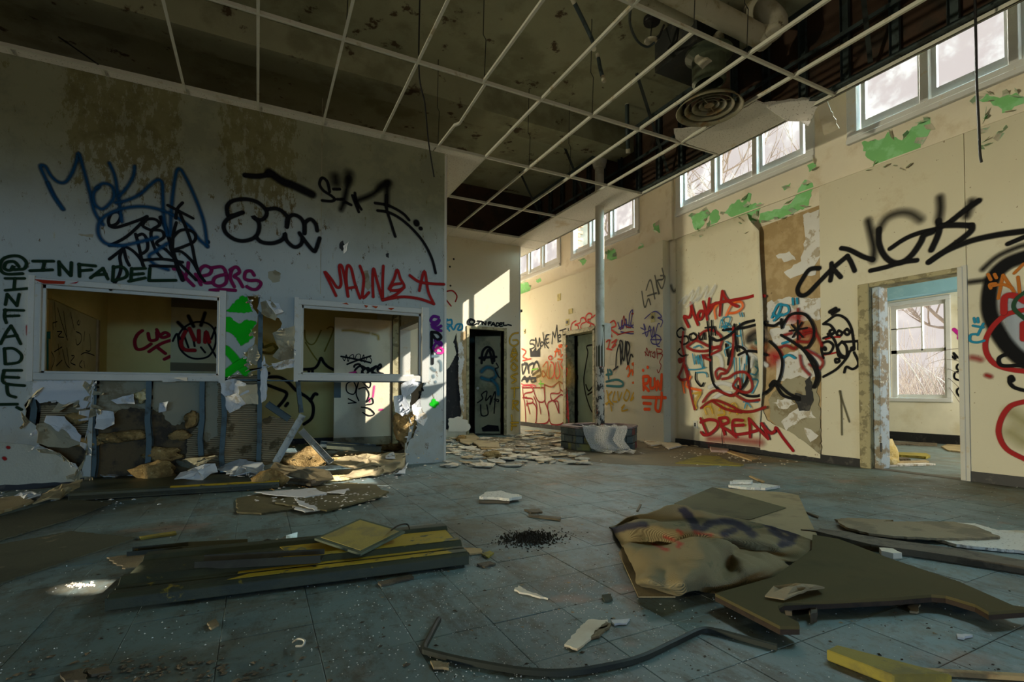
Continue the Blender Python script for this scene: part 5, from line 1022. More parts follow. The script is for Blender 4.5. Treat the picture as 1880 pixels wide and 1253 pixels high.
ROWS = ['1118 970 .01, 1150 957 .04, 1180 946 .07, 1240 927 .13, 1290 940 .09, 1330 951 .06, 1390 962 .05, 1450 980 .04, 1502 1001 .02',
 '1124 974 .01, 1155 963 .02, 1200 962 .03, 1250 962 .03, 1290 966 .03, 1330 974 .03, 1390 982 .03, 1450 993 .03, 1499 1003 .018',
 '1126 976 .03, 1155 967 .12, 1195 962 .16, 1250 972 .15, 1290 976 .14, 1330 982 .13, 1400 992 .10, 1440 1008 .06, 1482 1018 .02',
 '1140 1000 .02, 1160 998 .04, 1195 1000 .04, 1235 1006 .05, 1285 1004 .05, 1330 1006 .05, 1400 1014 .04, 1430 1024 .03, 1462 1032 .012',
 '1146 1014 .05, 1170 1010 .10, 1215 1008 .12, 1260 997 .17, 1300 993 .18, 1340 998 .17, 1352 1015 .10, 1400 1016 .11, 1440 1034 .03',
 '1166 1048 .05, 1190 1044 .10, 1225 1040 .12, 1260 1036 .14, 1300 1038 .14, 1336 1040 .08, 1365 1036 .12, 1415 1042 .07, 1466 1057 .02',
 '1168 1066 .05, 1190 1064 .10, 1225 1070 .09, 1255 1068 .11, 1290 1072 .08, 1330 1068 .07, 1370 1066 .06, 1415 1060 .04, 1458 1062 .015',
 '1172 1072 .02, 1200 1084 .02, 1240 1093 .015, 1262 1088 .05, 1290 1090 .02, 1330 1085 .02, 1370 1078 .02, 1420 1070 .015, 1450 1069 .012']
RR = []
for st in ROWS:
    q = [float(t) for t in st.replace(',', ' ').split()]; RR.append(cr([onZ(q[i], q[i+1], q[i+2]) for i in range(0, len(q), 3)], 11))
cols = list(zip(*RR)); fine = [cr(list(c), 11) for c in cols]
def crease(p): return .006*noise.noise(p*16)+(.034*(abs(noise.noise(p*4.5+V((3, 1, 0))))-.15)+.014*(abs(noise.noise(p*11))-.2))*min(1, p.z/.05)
rows = [[V((p.x, p.y, max(.014, p.z+crease(p)))) for p in r] for r in zip(*fine)]
mt = thing('crumpled_mat', 'crumpled tan woven mat with purple and red paint on its folds', 'mat', onZ(1300, 1000, 0)); cl = MB().grid(rows).build('cloth', fabric(), mt, smooth=True, solid=.007)
def pxy(p):
    v = p-CAM; d = v.dot(fw); return (CX+F*v.dot(rt)/d, CY+SY-F*v.dot(up)/d)
def segd(p, a, b):
    ax, ay = a; bx, by = b; px, py = p; dx, dy = bx-ax, by-ay; L = dx*dx+dy*dy; t = max(0, min(1, ((px-ax)*dx+(py-ay)*dy)/L)) if L else 0
    return math.hypot(px-ax-t*dx, (py-ay-t*dy)*1.6)
PUR_S = ('1255 938 1272 958 1278 970', '1290 972 1305 962 1330 958 1355 964 1372 974 1382 984', '1330 980 1345 976', '1410 964 1440 972 1458 984 1452 996 1436 1002', '1420 975 1440 990', '1124 976 1150 968 1180 964'); RED_S = ('1222 986 1238 992 1250 1000 1246 1006', '1244 974 1252 980', '1275 978 1305 982', '1200 1000 1225 1012')
PS = [list(zip(n_[:-1], n_[1:])) for n_ in map(nums, PUR_S)]; RS = [list(zip(n_[:-1], n_[1:])) for n_ in map(nums, RED_S)]
ca = cl.data.color_attributes.new('paint', 'FLOAT_COLOR', 'POINT'); k = 0
for r in rows:
    for p in r:
        q = pxy(p); a = min(segd(q, *sg) for s_ in PS for sg in s_); b = min(segd(q, *sg) for s_ in RS for sg in s_); nz_ = 4*noise.noise(p*20)
        ca.data[k].color = (max(0, min(1, (13+nz_-a)/6)), max(0, min(1, (6+nz_-b)/4)), 0, 1); k += 1
def counter():
    t_ = thing('counter_panel', 'brown laminate counter panel with a curved cut-out lying on the floor', 'panel', onZ(1600, 1060, 0)); z = .061
    out_ = '1313 1090, 1432 1150, 1468 1150, 1466 1143, 1432 1124, 1428 1114, 1440 1107, 1520 1104, 1640 1098, 1710 1092, 1736 1094, 1790 1110, 1815 1124, 1900 1118, 1860 1112, 1760 1068, 1640 1028, 1540 990, 1492 982, 1490 1010, 1420 1060'
    P = FP(out_, z); MB().prism(P, (0, 0, -.012)).build('laminate', M_COUNTER, t_); MB().prism([p+V((0, 0, -.0125)) for p in P], (0, 0, -.018)).build('core', M_EDGE, t_)
    MB().prism(FP('1600 1060, 1640 1040, 1680 1052, 1640 1075', .0), (0, 0, .03)).build('batten', M_BWOOD, t_); MB().prism(FP('1380 1100, 1410 1085, 1430 1095, 1400 1112', .0), (0, 0, .03)).build('batten', M_BWOOD, t_)
    MB().prism(FP('1760 1100, 1820 1110, 1800 1120, 1750 1108', .0), (0, 0, .03)).build('batten', M_BWOOD, t_)
counter()
flop('bark_piece', '1404 1090, 1420 1080, 1462 1076, 1500 1072, 1514 1080, 1480 1088, 1440 1096', (.082,)*7, M_HARD2, 'rough brown fibre scrap lying on the counter panel', 'scrap', jg=.012, seed=3)
sheet('wood_block', '1440 1118, 1452 1116, 1454 1132, 1442 1130', .035, M_BWOOD, 'small wood block under the counter cut-out', 'block'); sheet('wood_block', '1486 1115, 1498 1114, 1500 1142, 1488 1146', .035, M_BWOOD, 'upright grey wood stub under the counter cut-out', 'block', jg=.004)
sheet('trim_board', '1505 981, 1500 987, 1600 1012, 1700 1026, 1900 1058, 1900 1046, 1760 1020, 1620 1000', .035, M_BWOOD, 'long dark trim board running past the counter panel', 'trim board')
sheet('wood_strip', '1470 976, 1520 982, 1576 986, 1570 981, 1520 977', .012, M_BWOOD, 'short brown strip at the tip of the counter panel', 'strip')
sheet('fibre_board', '1534 958, 1552 972, 1595 984, 1640 989, 1720 993, 1800 992, 1836 990, 1790 970, 1750 962, 1640 962, 1590 960', .014, M_HARD2, 'brown fibre board with a ragged edge near the side doorway', 'board', z=.02, jg=.008, seed=8)
sheet('fibre_board', '1532 956, 1552 962, 1610 962, 1640 958, 1560 954', .010, M_HARD2, 'thin torn fibre strip at the end of the brown board', 'board', z=.012, jg=.006, seed=9)
sheet('tile_fragment', '1718 994, 1756 1005, 1820 1012, 1890 1018, 1890 980, 1830 978, 1790 966, 1738 963', .016, M_AC, 'large white speckled ceiling tile under the brown fibre board', 'ceiling tile', z=.003, jg=.006, seed=10)
for s, lb in (('1614 1016, 1640 1018, 1656 1026, 1640 1027, 1618 1022', 'pale plaster lump beside the long trim board'), ('1536 989, 1556 996, 1560 1002, 1544 996', 'pale paper curl at the counter tip')): sheet('plaster_lump', s, .03, M_CREAM, lb, 'scrap', jg=.01)
# curved rubber baseboard strip
c_ = cr([onZ(x, y, .002) for x, y in ((806, 1142), (790, 1172), (779, 1196), (790, 1203), (860, 1220), (960, 1237), (1040, 1240), (1120, 1228), (1180, 1212), (1240, 1184), (1285, 1163), (1310, 1163), (1360, 1176), (1427, 1194))], 8)
tagm(MB().sweep(c_, [(-.008, 0), (.008, 0), (.008, .016), (0, .020), (-.008, .016)]).build('rubber_strip', M_RUB), 'long curved dark rubber baseboard strip on the tiles', 'rubber strip')
sheet('yellow_plank', '1517 1213, 1535 1204, 1750 1262, 1640 1262', .035, M_YW, 'yellow painted plank end at the bottom edge', 'plank', bevel=.004)
sheet('wood_stick', '1640 1237, 1650 1232, 1890 1246, 1890 1252', .014, M_WOOD, 'thin pale lath beside the yellow plank', 'stick')
for i, (s, m_, lb, cat) in enumerate((('1036 1188, 1060 1196, 1080 1180, 1120 1150, 1116 1142, 1080 1142, 1060 1160', M_CREAM, 'dirty cream paper piece by the curved strip', 'paper'), ('1085 1176, 1092 1162, 1112 1145, 1122 1150, 1100 1172', M_HARD2, 'brown flap folded over the cream paper', 'paper'), ('944 1086, 952 1079, 972 1090, 1006 1102, 985 1098, 960 1092', M_CREAM, 'thin pale wood chip on the tiles', 'chip'),
    ('884 1020, 898 1014, 907 1018, 896 1026', M_YW, 'yellow paint chip at the tray end', 'chip'), ('850 1008, 884 1010, 884 1018, 862 1020', M_WOOD, 'brown wood chip touching the tray end', 'chip'), ('876 1038, 900 1034, 910 1038, 890 1044', M_BWOOD, 'dark folded scrap near the tray end', 'chip'), ('694 1072, 756 1058, 760 1064, 700 1078', M_BWOOD, 'dark wood splinter below the yellow tray', 'chip'),
    ('1122 1142, 1156 1140, 1150 1148, 1128 1150', M_PAPER, 'crumpled clear scrap next to the cream paper', 'scrap'), ('1668 1116, 1690 1114, 1684 1128, 1670 1126', M_HARD2, 'small brown leaf-like scrap before the counter', 'scrap'), ('1756 1168, 1786 1170, 1770 1176, 1758 1174', M_PAPER, 'bluish white plaster scrap near the frame edge', 'scrap'),
    ('110 1240, 150 1232, 160 1253, 120 1256', M_BWOOD, 'dark leaf litter at the bottom corner', 'scrap'), ('380 1148, 396 1140, 402 1150, 388 1158', M_HARD2, 'small brown bark flake before the yellow tray', 'chip'), ('1105 1096, 1122 1094, 1125 1104, 1110 1106', M_CARD, 'flat grey flake by the mat corner', 'chip'), ('790 1218, 825 1222, 824 1232, 796 1230', M_HARD2, 'torn brown scrap beneath the curved strip', 'scrap'), ('160 1236, 200 1228, 204 1236, 168 1244', M_BWOOD, 'dark splinter at the bottom of the floor', 'chip'))):
    sheet('floor_scrap', s, .008, m_, lb, cat, jg=.005, seed=i)
tagm(MB().tube(cr([onZ(538, 1180, .01), onZ(548, 1174, .03), onZ(559, 1177, .035), onZ(556, 1186, .02), onZ(544, 1187, .01)], 6), .004, 8).build('metal_ring', M_STEEL), 'small bent bright metal ring alone on the dark tiles', 'ring')
d_ = MB()
for k in range(60):
    p = onZ(rnd.gauss(151, 14), rnd.gauss(1076, 2.5), 0); s_ = rnd.uniform(.004, .010); a_ = rnd.uniform(0, 6.28); d_.add([p+V((s_*math.cos(a_+i*2.1), s_*math.sin(a_+i*2.1), .001)) for i in range(3)]+[p+V((0, 0, s_))], [(0, 1, 3), (1, 2, 3), (2, 0, 3)])
tagm(d_.build('plaster_crumbs', M_CREAM), 'plaster crumbs in the oval patch of sun', 'crumbs', kind='stuff')
def crumbs(name, px, sp, n, sz, m_, label, cat, z=0.0, seed=0, flat=.5):
    rn = random.Random(seed); mb = MB()
    for k in range(n):
        p = onZ(rn.gauss(px[0], sp[0]), rn.gauss(px[1], sp[1]), z); s_ = rn.uniform(sz*.35, sz)
        if p.x > XR-.15 or (p.y > YB-.1 and p.x < XE) or (p.x < 2.2 and p.y > YL-.03 and z < .1) or (V((p.x, p.y, 0))-cxy).length < .8: continue
        a_ = rn.uniform(0, 6.28); m2 = rn.choice((3, 4, 5))
        q = [p+V((s_*math.cos(a_+i*6.28/m2)*rn.uniform(.6, 1.3), s_*math.sin(a_+i*6.28/m2)*rn.uniform(.6, 1.3), .001)) for i in range(m2)]; h = V((rn.uniform(-.3, .3)*s_, rn.uniform(-.3, .3)*s_, s_*flat))
        mb.add(q+[p+h], [(i, (i+1) % m2, m2) for i in range(m2)])
    return tagm(mb.build(name, m_), label, cat, kind='stuff')
crumbs('plaster_crumbs', (590, 912), (55, 11), 170, .020, M_PLASTER, 'pale plaster crumbs spilled over the boards before the rubble', 'crumbs', .026, 1, .4)
crumbs('plaster_crumbs', (110, 915), (75, 10), 150, .022, M_PAPER, 'pale plaster crumbs along the baseboard of the graffiti wall', 'crumbs', .003, 2)
crumbs('plaster_crumbs', (690, 868), (40, 8), 110, .022, M_PLASTER, 'plaster crumbs at the foot of the wall corner', 'crumbs', .003, 3)
crumbs('plaster_crumbs', (1370, 838), (70, 9), 150, .022, M_CREAM, 'plaster crumbs below the hanging wall covering', 'crumbs', .004, 4)
crumbs('plaster_crumbs', (930, 822), (70, 16), 420, .030, M_CREAM, 'plaster crumbs between the chips on the far floor', 'crumbs', .005, 5, .4)
crumbs('wood_crumbs', (560, 895), (50, 12), 90, .022, M_INS, 'brown insulation crumbs around the rubble heap', 'crumbs', .006, 6)
crumbs('wood_crumbs', (1180, 1010), (320, 90), 160, .010, M_HARD2, 'brown splinters over the tiles around the mat', 'crumbs', .002, 7, .3)
crumbs('wood_crumbs', (300, 1230), (140, 14), 120, .014, M_BWOOD, 'dark leaf crumbs at the bottom edge of the floor', 'crumbs', .002, 8, .4)
crumbs('wood_crumbs', (640, 830), (70, 10), 120, .030, M_TAN, 'tan board crumbs on the rubble under the framed opening', 'crumbs', .14, 9, .5)
crumbs('plaster_crumbs', (1640, 905), (110, 16), 160, .008, M_PAPER, 'small pale crumbs on the tiles before the side doorway', 'crumbs', .002, 10, .5)
# side room floor
wad((1625, 838), .09, (.22, .12, .20), M_YINS, 'glass_wool_roll', 'yellow glass wool roll just inside the side doorway', 'insulation', 41, .3); wad((1628, 847), .05, (.14, .1, .06), M_YINS, 'glass_wool_tuft', 'low glass wool tuft before the roll in the side doorway', 'insulation', 42, .3)
for s, th, m_, lb in (('1630 834, 1700 836, 1708 841, 1700 843, 1632 838', .03, M_YW, 'yellow board edge on the side room floor'), ('1632 842, 1668 845, 1672 848, 1634 847', .03, M_BWOOD, 'dark broken board on the side room floor'), ('1640 850, 1700 848, 1706 851, 1650 854', .02, M_TAN, 'tan board on the side room floor'), ('1617 855, 1700 853, 1718 855, 1620 858', .02, M_PLASTER, 'white board edge inside the side doorway'), ('1728 822, 1740 818, 1774 820, 1776 833, 1740 829', .02, M_TAN, 'tan sheet by the side room baseboard'), ('1640 812, 1720 816, 1720 820, 1640 817', .02, M_BWOOD, 'brown planks along the side room baseboard')):
    sheet('board_piece', s, th, m_, lb, 'board', jg=.006)

# ================================================================ OUTSIDE
ks(MB().box((XN+.2, -60, -.6), (90, 90, -.5)).build('ground', mat('leaf_litter', (.42, .36, .30), (.30, .25, .18), 2, (.5, .6), bs=1, bsc=8)))
pr_ = ks(MB().box((XR+.12, 9.42, 3.3), (XR+.5, 9.72, 6.2)).build('brick_core', M_GROUT), 'orange brick pier outside the clerestory window'); pr_.name = 'wall_brick_pier'
M_OB = mat('orange_brick', (.52, .20, .10), (.40, .15, .08), 6, (.5, .6), bs=.4, rnd=.2); me_ = None
for k in range(34):
    z = 3.32+k*.078
    for j in range(2):
        o = MB().box((XR+.105+(.0 if k % 2 else .0), 9.41+(j*.165 if k % 2 else (0, .09)[j]), z), (XR+.13, 9.41+((.16, .325)[j] if k % 2 else (.085, .325)[j]), z+.066)).build('brick', M_OB, pr_)
    o = MB().box((XR+.13, 9.405, z), (XR+.33 if k % 2 else XR+.25, 9.42, z+.066)).build('brick', M_OB, pr_)
M_BARK = mat('grey_bark', (.22, .18, .15), (.14, .11, .09), 6, (.5, .6), bs=.6); M_TWIG = mat('grey_twig', (.26, .21, .18))
def bare_tree(base, h, r, label, seed, lean=(0, 0), n=5):
    rn = random.Random(seed); base = V(base); t_ = thing('bare_tree', label, 'tree', base); tr_ = [base+V((lean[0]*k/6+rn.uniform(-.1, .1), lean[1]*k/6+rn.uniform(-.1, .1), h*k/6)) for k in range(7)]
    MB().tube(cr(tr_, 4), r, 8, r*.25).build('trunk', M_BARK, t_, smooth=True); mb = MB()
    def br(p, d, L, rr, dep):
        q = [p]; dd = d.normalized()
        for k in range(4): dd = (dd+V((rn.uniform(-.25, .25), rn.uniform(-.25, .25), rn.uniform(-.12, .22)))).normalized(); q.append(q[-1]+dd*L/4)
        mb.tube(q, rr, 5, rr*.35)
        if dep > 0:
            for k in range(n): br(q[rn.randrange(1, 5)], (dd+V((rn.uniform(-1, 1), rn.uniform(-1, 1), rn.uniform(-.3, .8)))), L*rn.uniform(.45, .65), rr*.5, dep-1)
    for k in range(9): i = rn.randrange(2, 7); br(tr_[i], V((rn.uniform(-1, 1), rn.uniform(-1, 1), rn.uniform(.1, .8))), h*rn.uniform(.22, .38), r*.35, 2)
    o = mb.build('branches', M_TWIG, t_); o['kind'] = 'stuff'
bare_tree((15, 12.5, -.5), 9, .16, 'bare tree behind the farthest clerestory window', 1); bare_tree((13, 16, -.5), 10, .18, 'bare forked tree further along behind the clerestory windows', 2, (.6, -.5)); bare_tree((12.5, 9.2, -.5), 8.5, .10, 'thin bare tree behind the column window', 3)
b0 = onX(1724, 690, 18); bare_tree((18, b0.y, -.5), 6.5, .16, 'leaning grey tree outside the sash window', 4, (.2, -.7))
def brush(c, n, h, sp, label, seed, group=None):
    rn = random.Random(seed); mb = MB()
    for k in range(n):
        p = V(c)+V((rn.uniform(-sp, sp), rn.uniform(-sp, sp), 0)); d = V((rn.uniform(-.7, .7), rn.uniform(-.7, .7), 1)); q = [p]
        for i in range(4): q.append(q[-1]+d*h/4*rn.uniform(.6, 1.1)+V((rn.uniform(-.12, .12), rn.uniform(-.12, .12), -.02*i)))
        mb.tube(q, .010, 4, .003)
    return tagm(mb.build('bare_shrub', M_TWIG), label, 'shrub', group)
for k, (X_, px) in enumerate(((14.5, 1660), (16, 1700), (20, 1640), (22, 1690), (26, 1720), (28, 1660), (15, 1715))):
    p = onX(px, 700, X_); brush((X_, p.y, -.5), 90, 2.2+.2*k, 1.1, 'leafless grey shrub outside the sash window, '+('first', 'third', 'fourth', 'fifth', 'sixth', 'seventh', 'second')[k]+' from the glass', k, 'leafless shrubs outside the sash window')
v_ = MB()
for k in range(7): 
    a, b = onX(1640+k*14, 640+k*9, XN+.5), onX(1700+k*9, 720+(k*23) % 30, XN+.3); v_.tube(cr([a, a.lerp(b, .5)+V((0, 0, .08)), b], 5), .006, 5)
for k in range(5): a, b = onX(1700+k*5, 660+k*8, XN+.4), onX(1770-k*2, 640+k*25, XN-.35); v_.tube(cr([a, a.lerp(b, .5)+V((0, 0, .06)), b], 5), .005, 5)
tagm(v_.build('bare_vine', M_TWIG), 'thin bare vine twigs reaching in through the sash window', 'vine')
# ================================================================ GRAFFITI (flat spray paint on the walls, traced letter by letter)
K = (.006, .006, .007); BLU = (.004, .05, .12); RED = (.30, .014, .012); MAG = (.17, .008, .06); GRN = (.006, .40, .008); DGN = (.006, .022, .008); PUR = (.10, .01, .16); PNK = (.65, .03, .25)
CYA = (.02, .22, .36); ORG = (.75, .12, .01); FLO = (.95, .09, .01); YLW = (.55, .33, .02); VIO = (.06, .05, .24); WHI = (.62, .62, .62); DRD = (.24, .014, .012); GRY = (.10, .10, .085); TEA = (.02, .16, .18)
za = (50, 260, 5.22); zb = (390, 290, 4.321); zc = (300, 460, 5.222); zd = (0, 460, 5.697); z4 = (0, 400, 3.76); ze = (540, 540, 6.267); zf = (400, 650, 4.178); zg = (780, 400, 3.76); zh = (800, 560, 5.222); zi = (940, 560, 5.447); zj = (1180, 520, 5.222); zk = (1230, 620, 5.967); zl = (1500, 480, 4.947); zm_ = (1460, 350, 4.476); zn = (1780, 430, 2.91); zo = (1200, 650, 2.765)
# --- left wall
tag(wl, 'L', BLU, 3.4, '345 650 260 520 175 350 130 240 175 240 230 330 300 390 370 390 430 310 475 190 495 110 540 260 600 480 650 680 730 800;200 400 255 520 345 650;690 440 640 500 650 600 720 650 800 590 835 520 810 430 730 405 660 450;790 210 840 330 870 500 910 770;1030 240 1020 330 960 440 880 530;850 590 950 570 1080 510 1180 420 1250 370 1295 400 1300 500 1310 700 1340 900;1375 900 1380 700 1400 480 1430 300 1465 265 1510 330 1580 470 1650 640 1700 800 1728 1010;1728 1010 1640 930 1560 820 1420 720 1250 650 1080 625 900 650 760 710 690 790 690 900 760 980 900 1000 1060 970 1250 920;1340 980 1240 1050 1170 1100 1220 1180 1350 1230', za, .6, .95, label='blue MOKA lettering')
tag(wl, 'L', K, 2.5, '790 810 780 760 810 690 870 680 900 720 860 790 800 810;790 810 860 825 1060 760 1150 720;1150 720 1050 830 930 930 790 1000;790 1000 900 1000 1000 1040 1080 1120 1120 1200;940 1010 880 1060 790 1130;930 1010 890 1100 900 1200 880 1290 800 1420;930 1040 950 1130 980 1190;1040 890 1070 1000 1110 1190;1050 910 1110 890 1150 950 1150 1040 1080 1090;1180 850 1110 810 1150 750 1230 750 1270 800 1200 850 1190 920 1230 1040 1290 1120;1200 850 1290 860 1310 920 1240 980 1330 1040 1420 1130 1620 1330;1430 780 1400 900 1390 1050 1370 1000;1400 920 1460 860 1540 850 1610 890 1600 960 1500 1010 1390 1050 1480 1060 1580 1150 1640 1250;1460 680 1530 850 1580 1000 1610 1150 1650 1270 1700 1340;1350 615 1590 740;1490 590 1440 650 1425 740;1120 1140 1300 1130 1490 1160;1180 1195 1420 1200', za, .35, label='black scrawled lettering over the blue')
tag(wl, 'L', K, 3.4, '1280 730 1340 860 1380 1000 1440 1200 1490 1330;1730 965 1733 967', za, .35)
tag(wl, 'L', K, 3.2, '240 435 180 455 130 465 118 430 120 380 170 340 270 330 360 355 420 410 430 450 400 490 350 490 320 465 365 510 370 570 340 630 260 660 180 650 110 600 90 540 120 490 180 460 240 435;440 410 510 405 570 440 600 490 590 550;590 550 595 490 640 455 700 480 730 540 730 600;730 600 735 520 780 490 820 530 830 580;345 630 390 670 470 680 540 660 570 630 575 600 590 660 650 710 700 690 715 640;690 600 740 670 800 740 820 730 850 640', zb, .55, label='black bubble outline lettering')
tag(wl, 'L', K, 4.2, '260 140 360 148 470 130', zb, .6); tag(wl, 'L', K, 6, '450 115 560 190 640 220 790 290', zb, .8)
tag(wl, 'L', K, 2.4, '930 270 910 190 870 160 850 210 880 260 940 300 970 330 940 345 870 340;960 250 1010 250;1050 350 1100 375;990 330 1040 330;1130 280 1140 340 1180 410;1110 300 1160 430;1290 360 1380 375 1460 410 1520 450 1560 495;1310 420 1400 435 1500 490 1600 580 1680 680 1740 800 1770 915;1380 300 1380 400 1410 500 1450 625', zb, .5, label='black tag with a long curved tail')
tag(wl, 'L', K, 8, '975 150 980 200;1085 130 1080 180', zb, 1.0, .85); tag(wl, 'L', K, 4.6, '1080 170 1060 270 1040 360 1020 410;1150 340 1270 290 1350 220 1400 195;1385 200 1385 300 1385 380', zb, .9, .95); tag(wl, 'L', K, 7, '1330 230 1370 210 1400 210', zb, 1.0, .6)
tag(wl, 'L', K, 5.5, '1617 515 1619 522', zb, .4); tag(wl, 'L', K, 3.6, '1650 562 1652 564', zb, .4)
tag(wl, 'L', RED, 2.4, '980 1095 930 990 890 905 940 960 990 1030 1020 1000 1005 870 1025 860 1050 960 1075 1100;1075 1100 1060 960 1070 860 1100 880 1130 1000 1170 1115;1085 1035 1140 1025;1170 860 1200 960 1190 1110 1240 1070;1275 1105 1270 960 1278 880 1300 960 1345 1120;1355 860 1350 980 1350 1130;1400 1040 1440 960 1465 890 1490 960 1520 1020 1480 1050 1410 1050 1430 1010 1490 1000;1350 1130 1450 1090 1520 1030;1350 1130 1500 1105 1640 1120 1755 1160;1755 1160 1710 1060 1680 900 1640 1055;1565 935 1640 985 1740 1000 1835 1005', zb, .5, label='red lettering over the second opening')
tag(wl, 'L', MAG, 2.8, '100 180 150 190 220 270 290 340;240 120 230 200 200 280;310 230 360 330;360 250 440 230 460 180 400 150 350 190 350 260 400 310 460 310;460 170 560 160 600 220 600 310 540 345 480 320 500 260 600 230;660 180 640 260 680 350;640 190 700 160 730 210 680 250 720 280 760 350;870 240 840 200 790 210 780 270 830 290 900 290 935 320 900 370 850 375 800 350;450 385 570 378 690 385', zc, .45, label='dark magenta lettering with an underline')
tag(wl, 'L', DGN, 2.5, '200 170 150 120 70 130 50 190 110 210 150 160 130 200 200 200 260 190 280 130 220 70 130 60 40 90 4 160 20 220 80 250 240 245;350 115 560 115;470 120 450 210;320 215 550 205;620 120 625 260;620 130 740 265;750 130 745 265;830 145 835 275;830 150 1000 165;840 215 960 205;950 290 1080 190;1080 190 1130 300;1000 260 1110 250;1190 170 1180 320;1190 180 1280 175 1330 230 1310 285 1180 320;1380 190 1370 320;1380 195 1520 190;1380 255 1500 245;1350 325 1520 290;1570 190 1560 310;1560 318 1840 315', zd, .5, label='dark green handle lettering above the long opening')
tag(wl, 'L', DGN, 2.3, '60 295 260 295;160 295 150 405;60 420 290 400;60 570 80 460;80 460 180 580;180 580 205 460;50 625 250 630;60 620 50 690 70 760;60 690 200 685;10 980 70 860 120 790;120 790 160 860 220 980;50 910 180 890;50 1030 60 1190;50 1030 150 1030 230 1100 200 1170 80 1190', zd, .45, label='dark green letters stacked down the wall end'); tag(wl, 'L', DGN, 2.4, '30 1060 30 1140 170 1160;30 1055 150 1055;30 1100 130 1105;50 1160 60 1220 110 1240;0 1290 120 1288;120 1310 150 1325', z4, .5)
blotch(wl, 'L', GRN, '605 585, 640 545, 690 485, 745 440, 800 445, 825 510, 855 592, 760 600', zc, .1, label='bright green paint triangle', jg=.008); blotch(wl, 'L', GRN, '555 690, 590 640, 640 640, 700 690, 745 700, 800 665, 880 680, 895 700, 850 755, 860 830, 800 885, 740 915, 700 840, 640 790, 585 770', zc, .1, label='bright green paint heart', jg=.008); tag(wl, 'L', GRN, 7, '600 950 660 1010 720 1090 790 1170;790 1060 700 1110 610 1180', zc, .35, label='bright green paint cross')
tag(wl, 'L', GRN, 3.5, '1640 385 1680 380;1655 360 1660 400', zf, .6)
tag(wl, 'L', PUR, 2.6, '1660 270 1600 260 1570 310 1620 330 1670 300 1640 350 1580 350 1640 390 1690 370;1590 380 1640 410 1690 425', ze, .4, label='purple and black letters down the wall corner'); tag(wl, 'L', K, 2.6, '1580 440 1650 450 1690 500 1640 530 1580 460;1580 450 1580 620;1580 620 1590 700 1590 800', ze, .4); tag(wl, 'L', PUR, 2.2, '1630 660 1600 620 1640 560 1690 560 1690 600 1620 540', ze, .4); tag(wl, 'L', PNK, 2.0, '1620 650 1660 615 1710 640 1700 680 1650 680', ze, .4); tag(wl, 'L', (.12, .18, .2), 2.6, '1670 770 1690 800 1690 880;1580 850 1600 870 1620 880;1600 940 1605 955;1625 1010 1628 1015;1590 720 1660 710', ze, .5, .8); tag(wl, 'L', K, 1.8, '1440 1130 1450 1160;1470 1090 1480 1110', ze, .4)
tag(wl, 'L', (.3, .02, .015), 3.2, '305 800 310 880', zd, .8); tag(wl, 'L', (.28, .012, .012), 2.2, '40 745 50 755;72 660 78 664', (0, 670, 4.365), .8, off=.018)
# --- small room
tag(wb, 'K', (.30, .01, .02), 2.6, '1490 840 1440 880 1410 950 1430 1030 1500 1030 1580 980;1550 870 1570 940 1640 930 1640 860;1640 830 1690 910 1770 890 1730 860 1690 880;1560 1060 1680 980 1790 940;1640 1010 1730 1080;1720 1140 1780 1110', zd, .4, label='red lettering on the ochre wall')
tag(bd, 'P', K, 1.6, '140 820 200 740 300 690 420 700 490 770 500 900 440 1010 340 1040 240 1020 160 940 140 820;150 850 180 900;200 820 240 930;280 800 300 920;90 870 130 800 160 850;500 740 460 850;360 930 400 980;430 890 510 1030', zc, .4, label='black ringed tag'); tag(bd, 'P', K, 2.4, '140 690 220 770;240 630 290 730;400 600 360 720', zc, .8); tag(bd, 'P', (.32, .012, .012), 3, '210 780 170 880 200 950 300 960;340 770 340 880;400 880 410 780 440 880;250 750 300 860', zc, .5)
tag(d5, 'S', K, .9, '545 760 590 745;550 830 545 770;595 600 640 760 700 940;590 850 640 850 600 900 660 910;730 650 770 830;820 730 800 760 820 780 830 740;790 850 840 880 840 950 800 990 785 930;880 850 870 950;930 880 940 1040 890 1050;530 1060 560 1140 530 1240;560 1060 640 1010;600 980 610 1090;580 1210 640 1150;645 1040 680 1180 720 1230;690 1020 715 1200;740 1100 770 1110 730 1170 780 1200;840 1090 890 1070 980 1100;850 1150 820 1200 850 1230;870 1160 880 1230;560 540 575 800;655 640 690 900', zd, .3, label='thin black scribbled words'); blotch(d5, 'S', TEA, '480 850 520 850 520 925 480 925', zd, .1); blotch(d5, 'S', TEA, '478 930 500 930 500 1250 478 1250', zd, .1)
tag(wb, 'K', K, 2.3, '100 870 220 860 270 820 300 750 315 740 340 790 390 840 450 870;170 870 170 925;210 870 210 925', ze, .5, label='black creature outline'); tag(wb, 'K', K, 2.6, '380 180 470 180 540 220 600 280 690 340 730 400 720 490 660 540;380 240 460 270 525 300 510 350 460 410;710 360 740 310 762 312;520 400 535 380;340 160 390 150', zf, .5); tag(wb, 'K', K, 2.3, '945 895 960 930 1050 900 1080 930 1130 905;950 980 1040 985 1090 940', zc, .4)
tag(wb, 'K', (.32, .22, .03), 1.1, '120 420 130 520 180 580 240 560 310 420;130 560 210 690 270 770;380 400 420 380 450 420 350 660', ze, .4); tag(wb, 'K', YLW, 7, '960 860 1040 900 1130 880;1000 960 1120 990', zc, .9, .5)
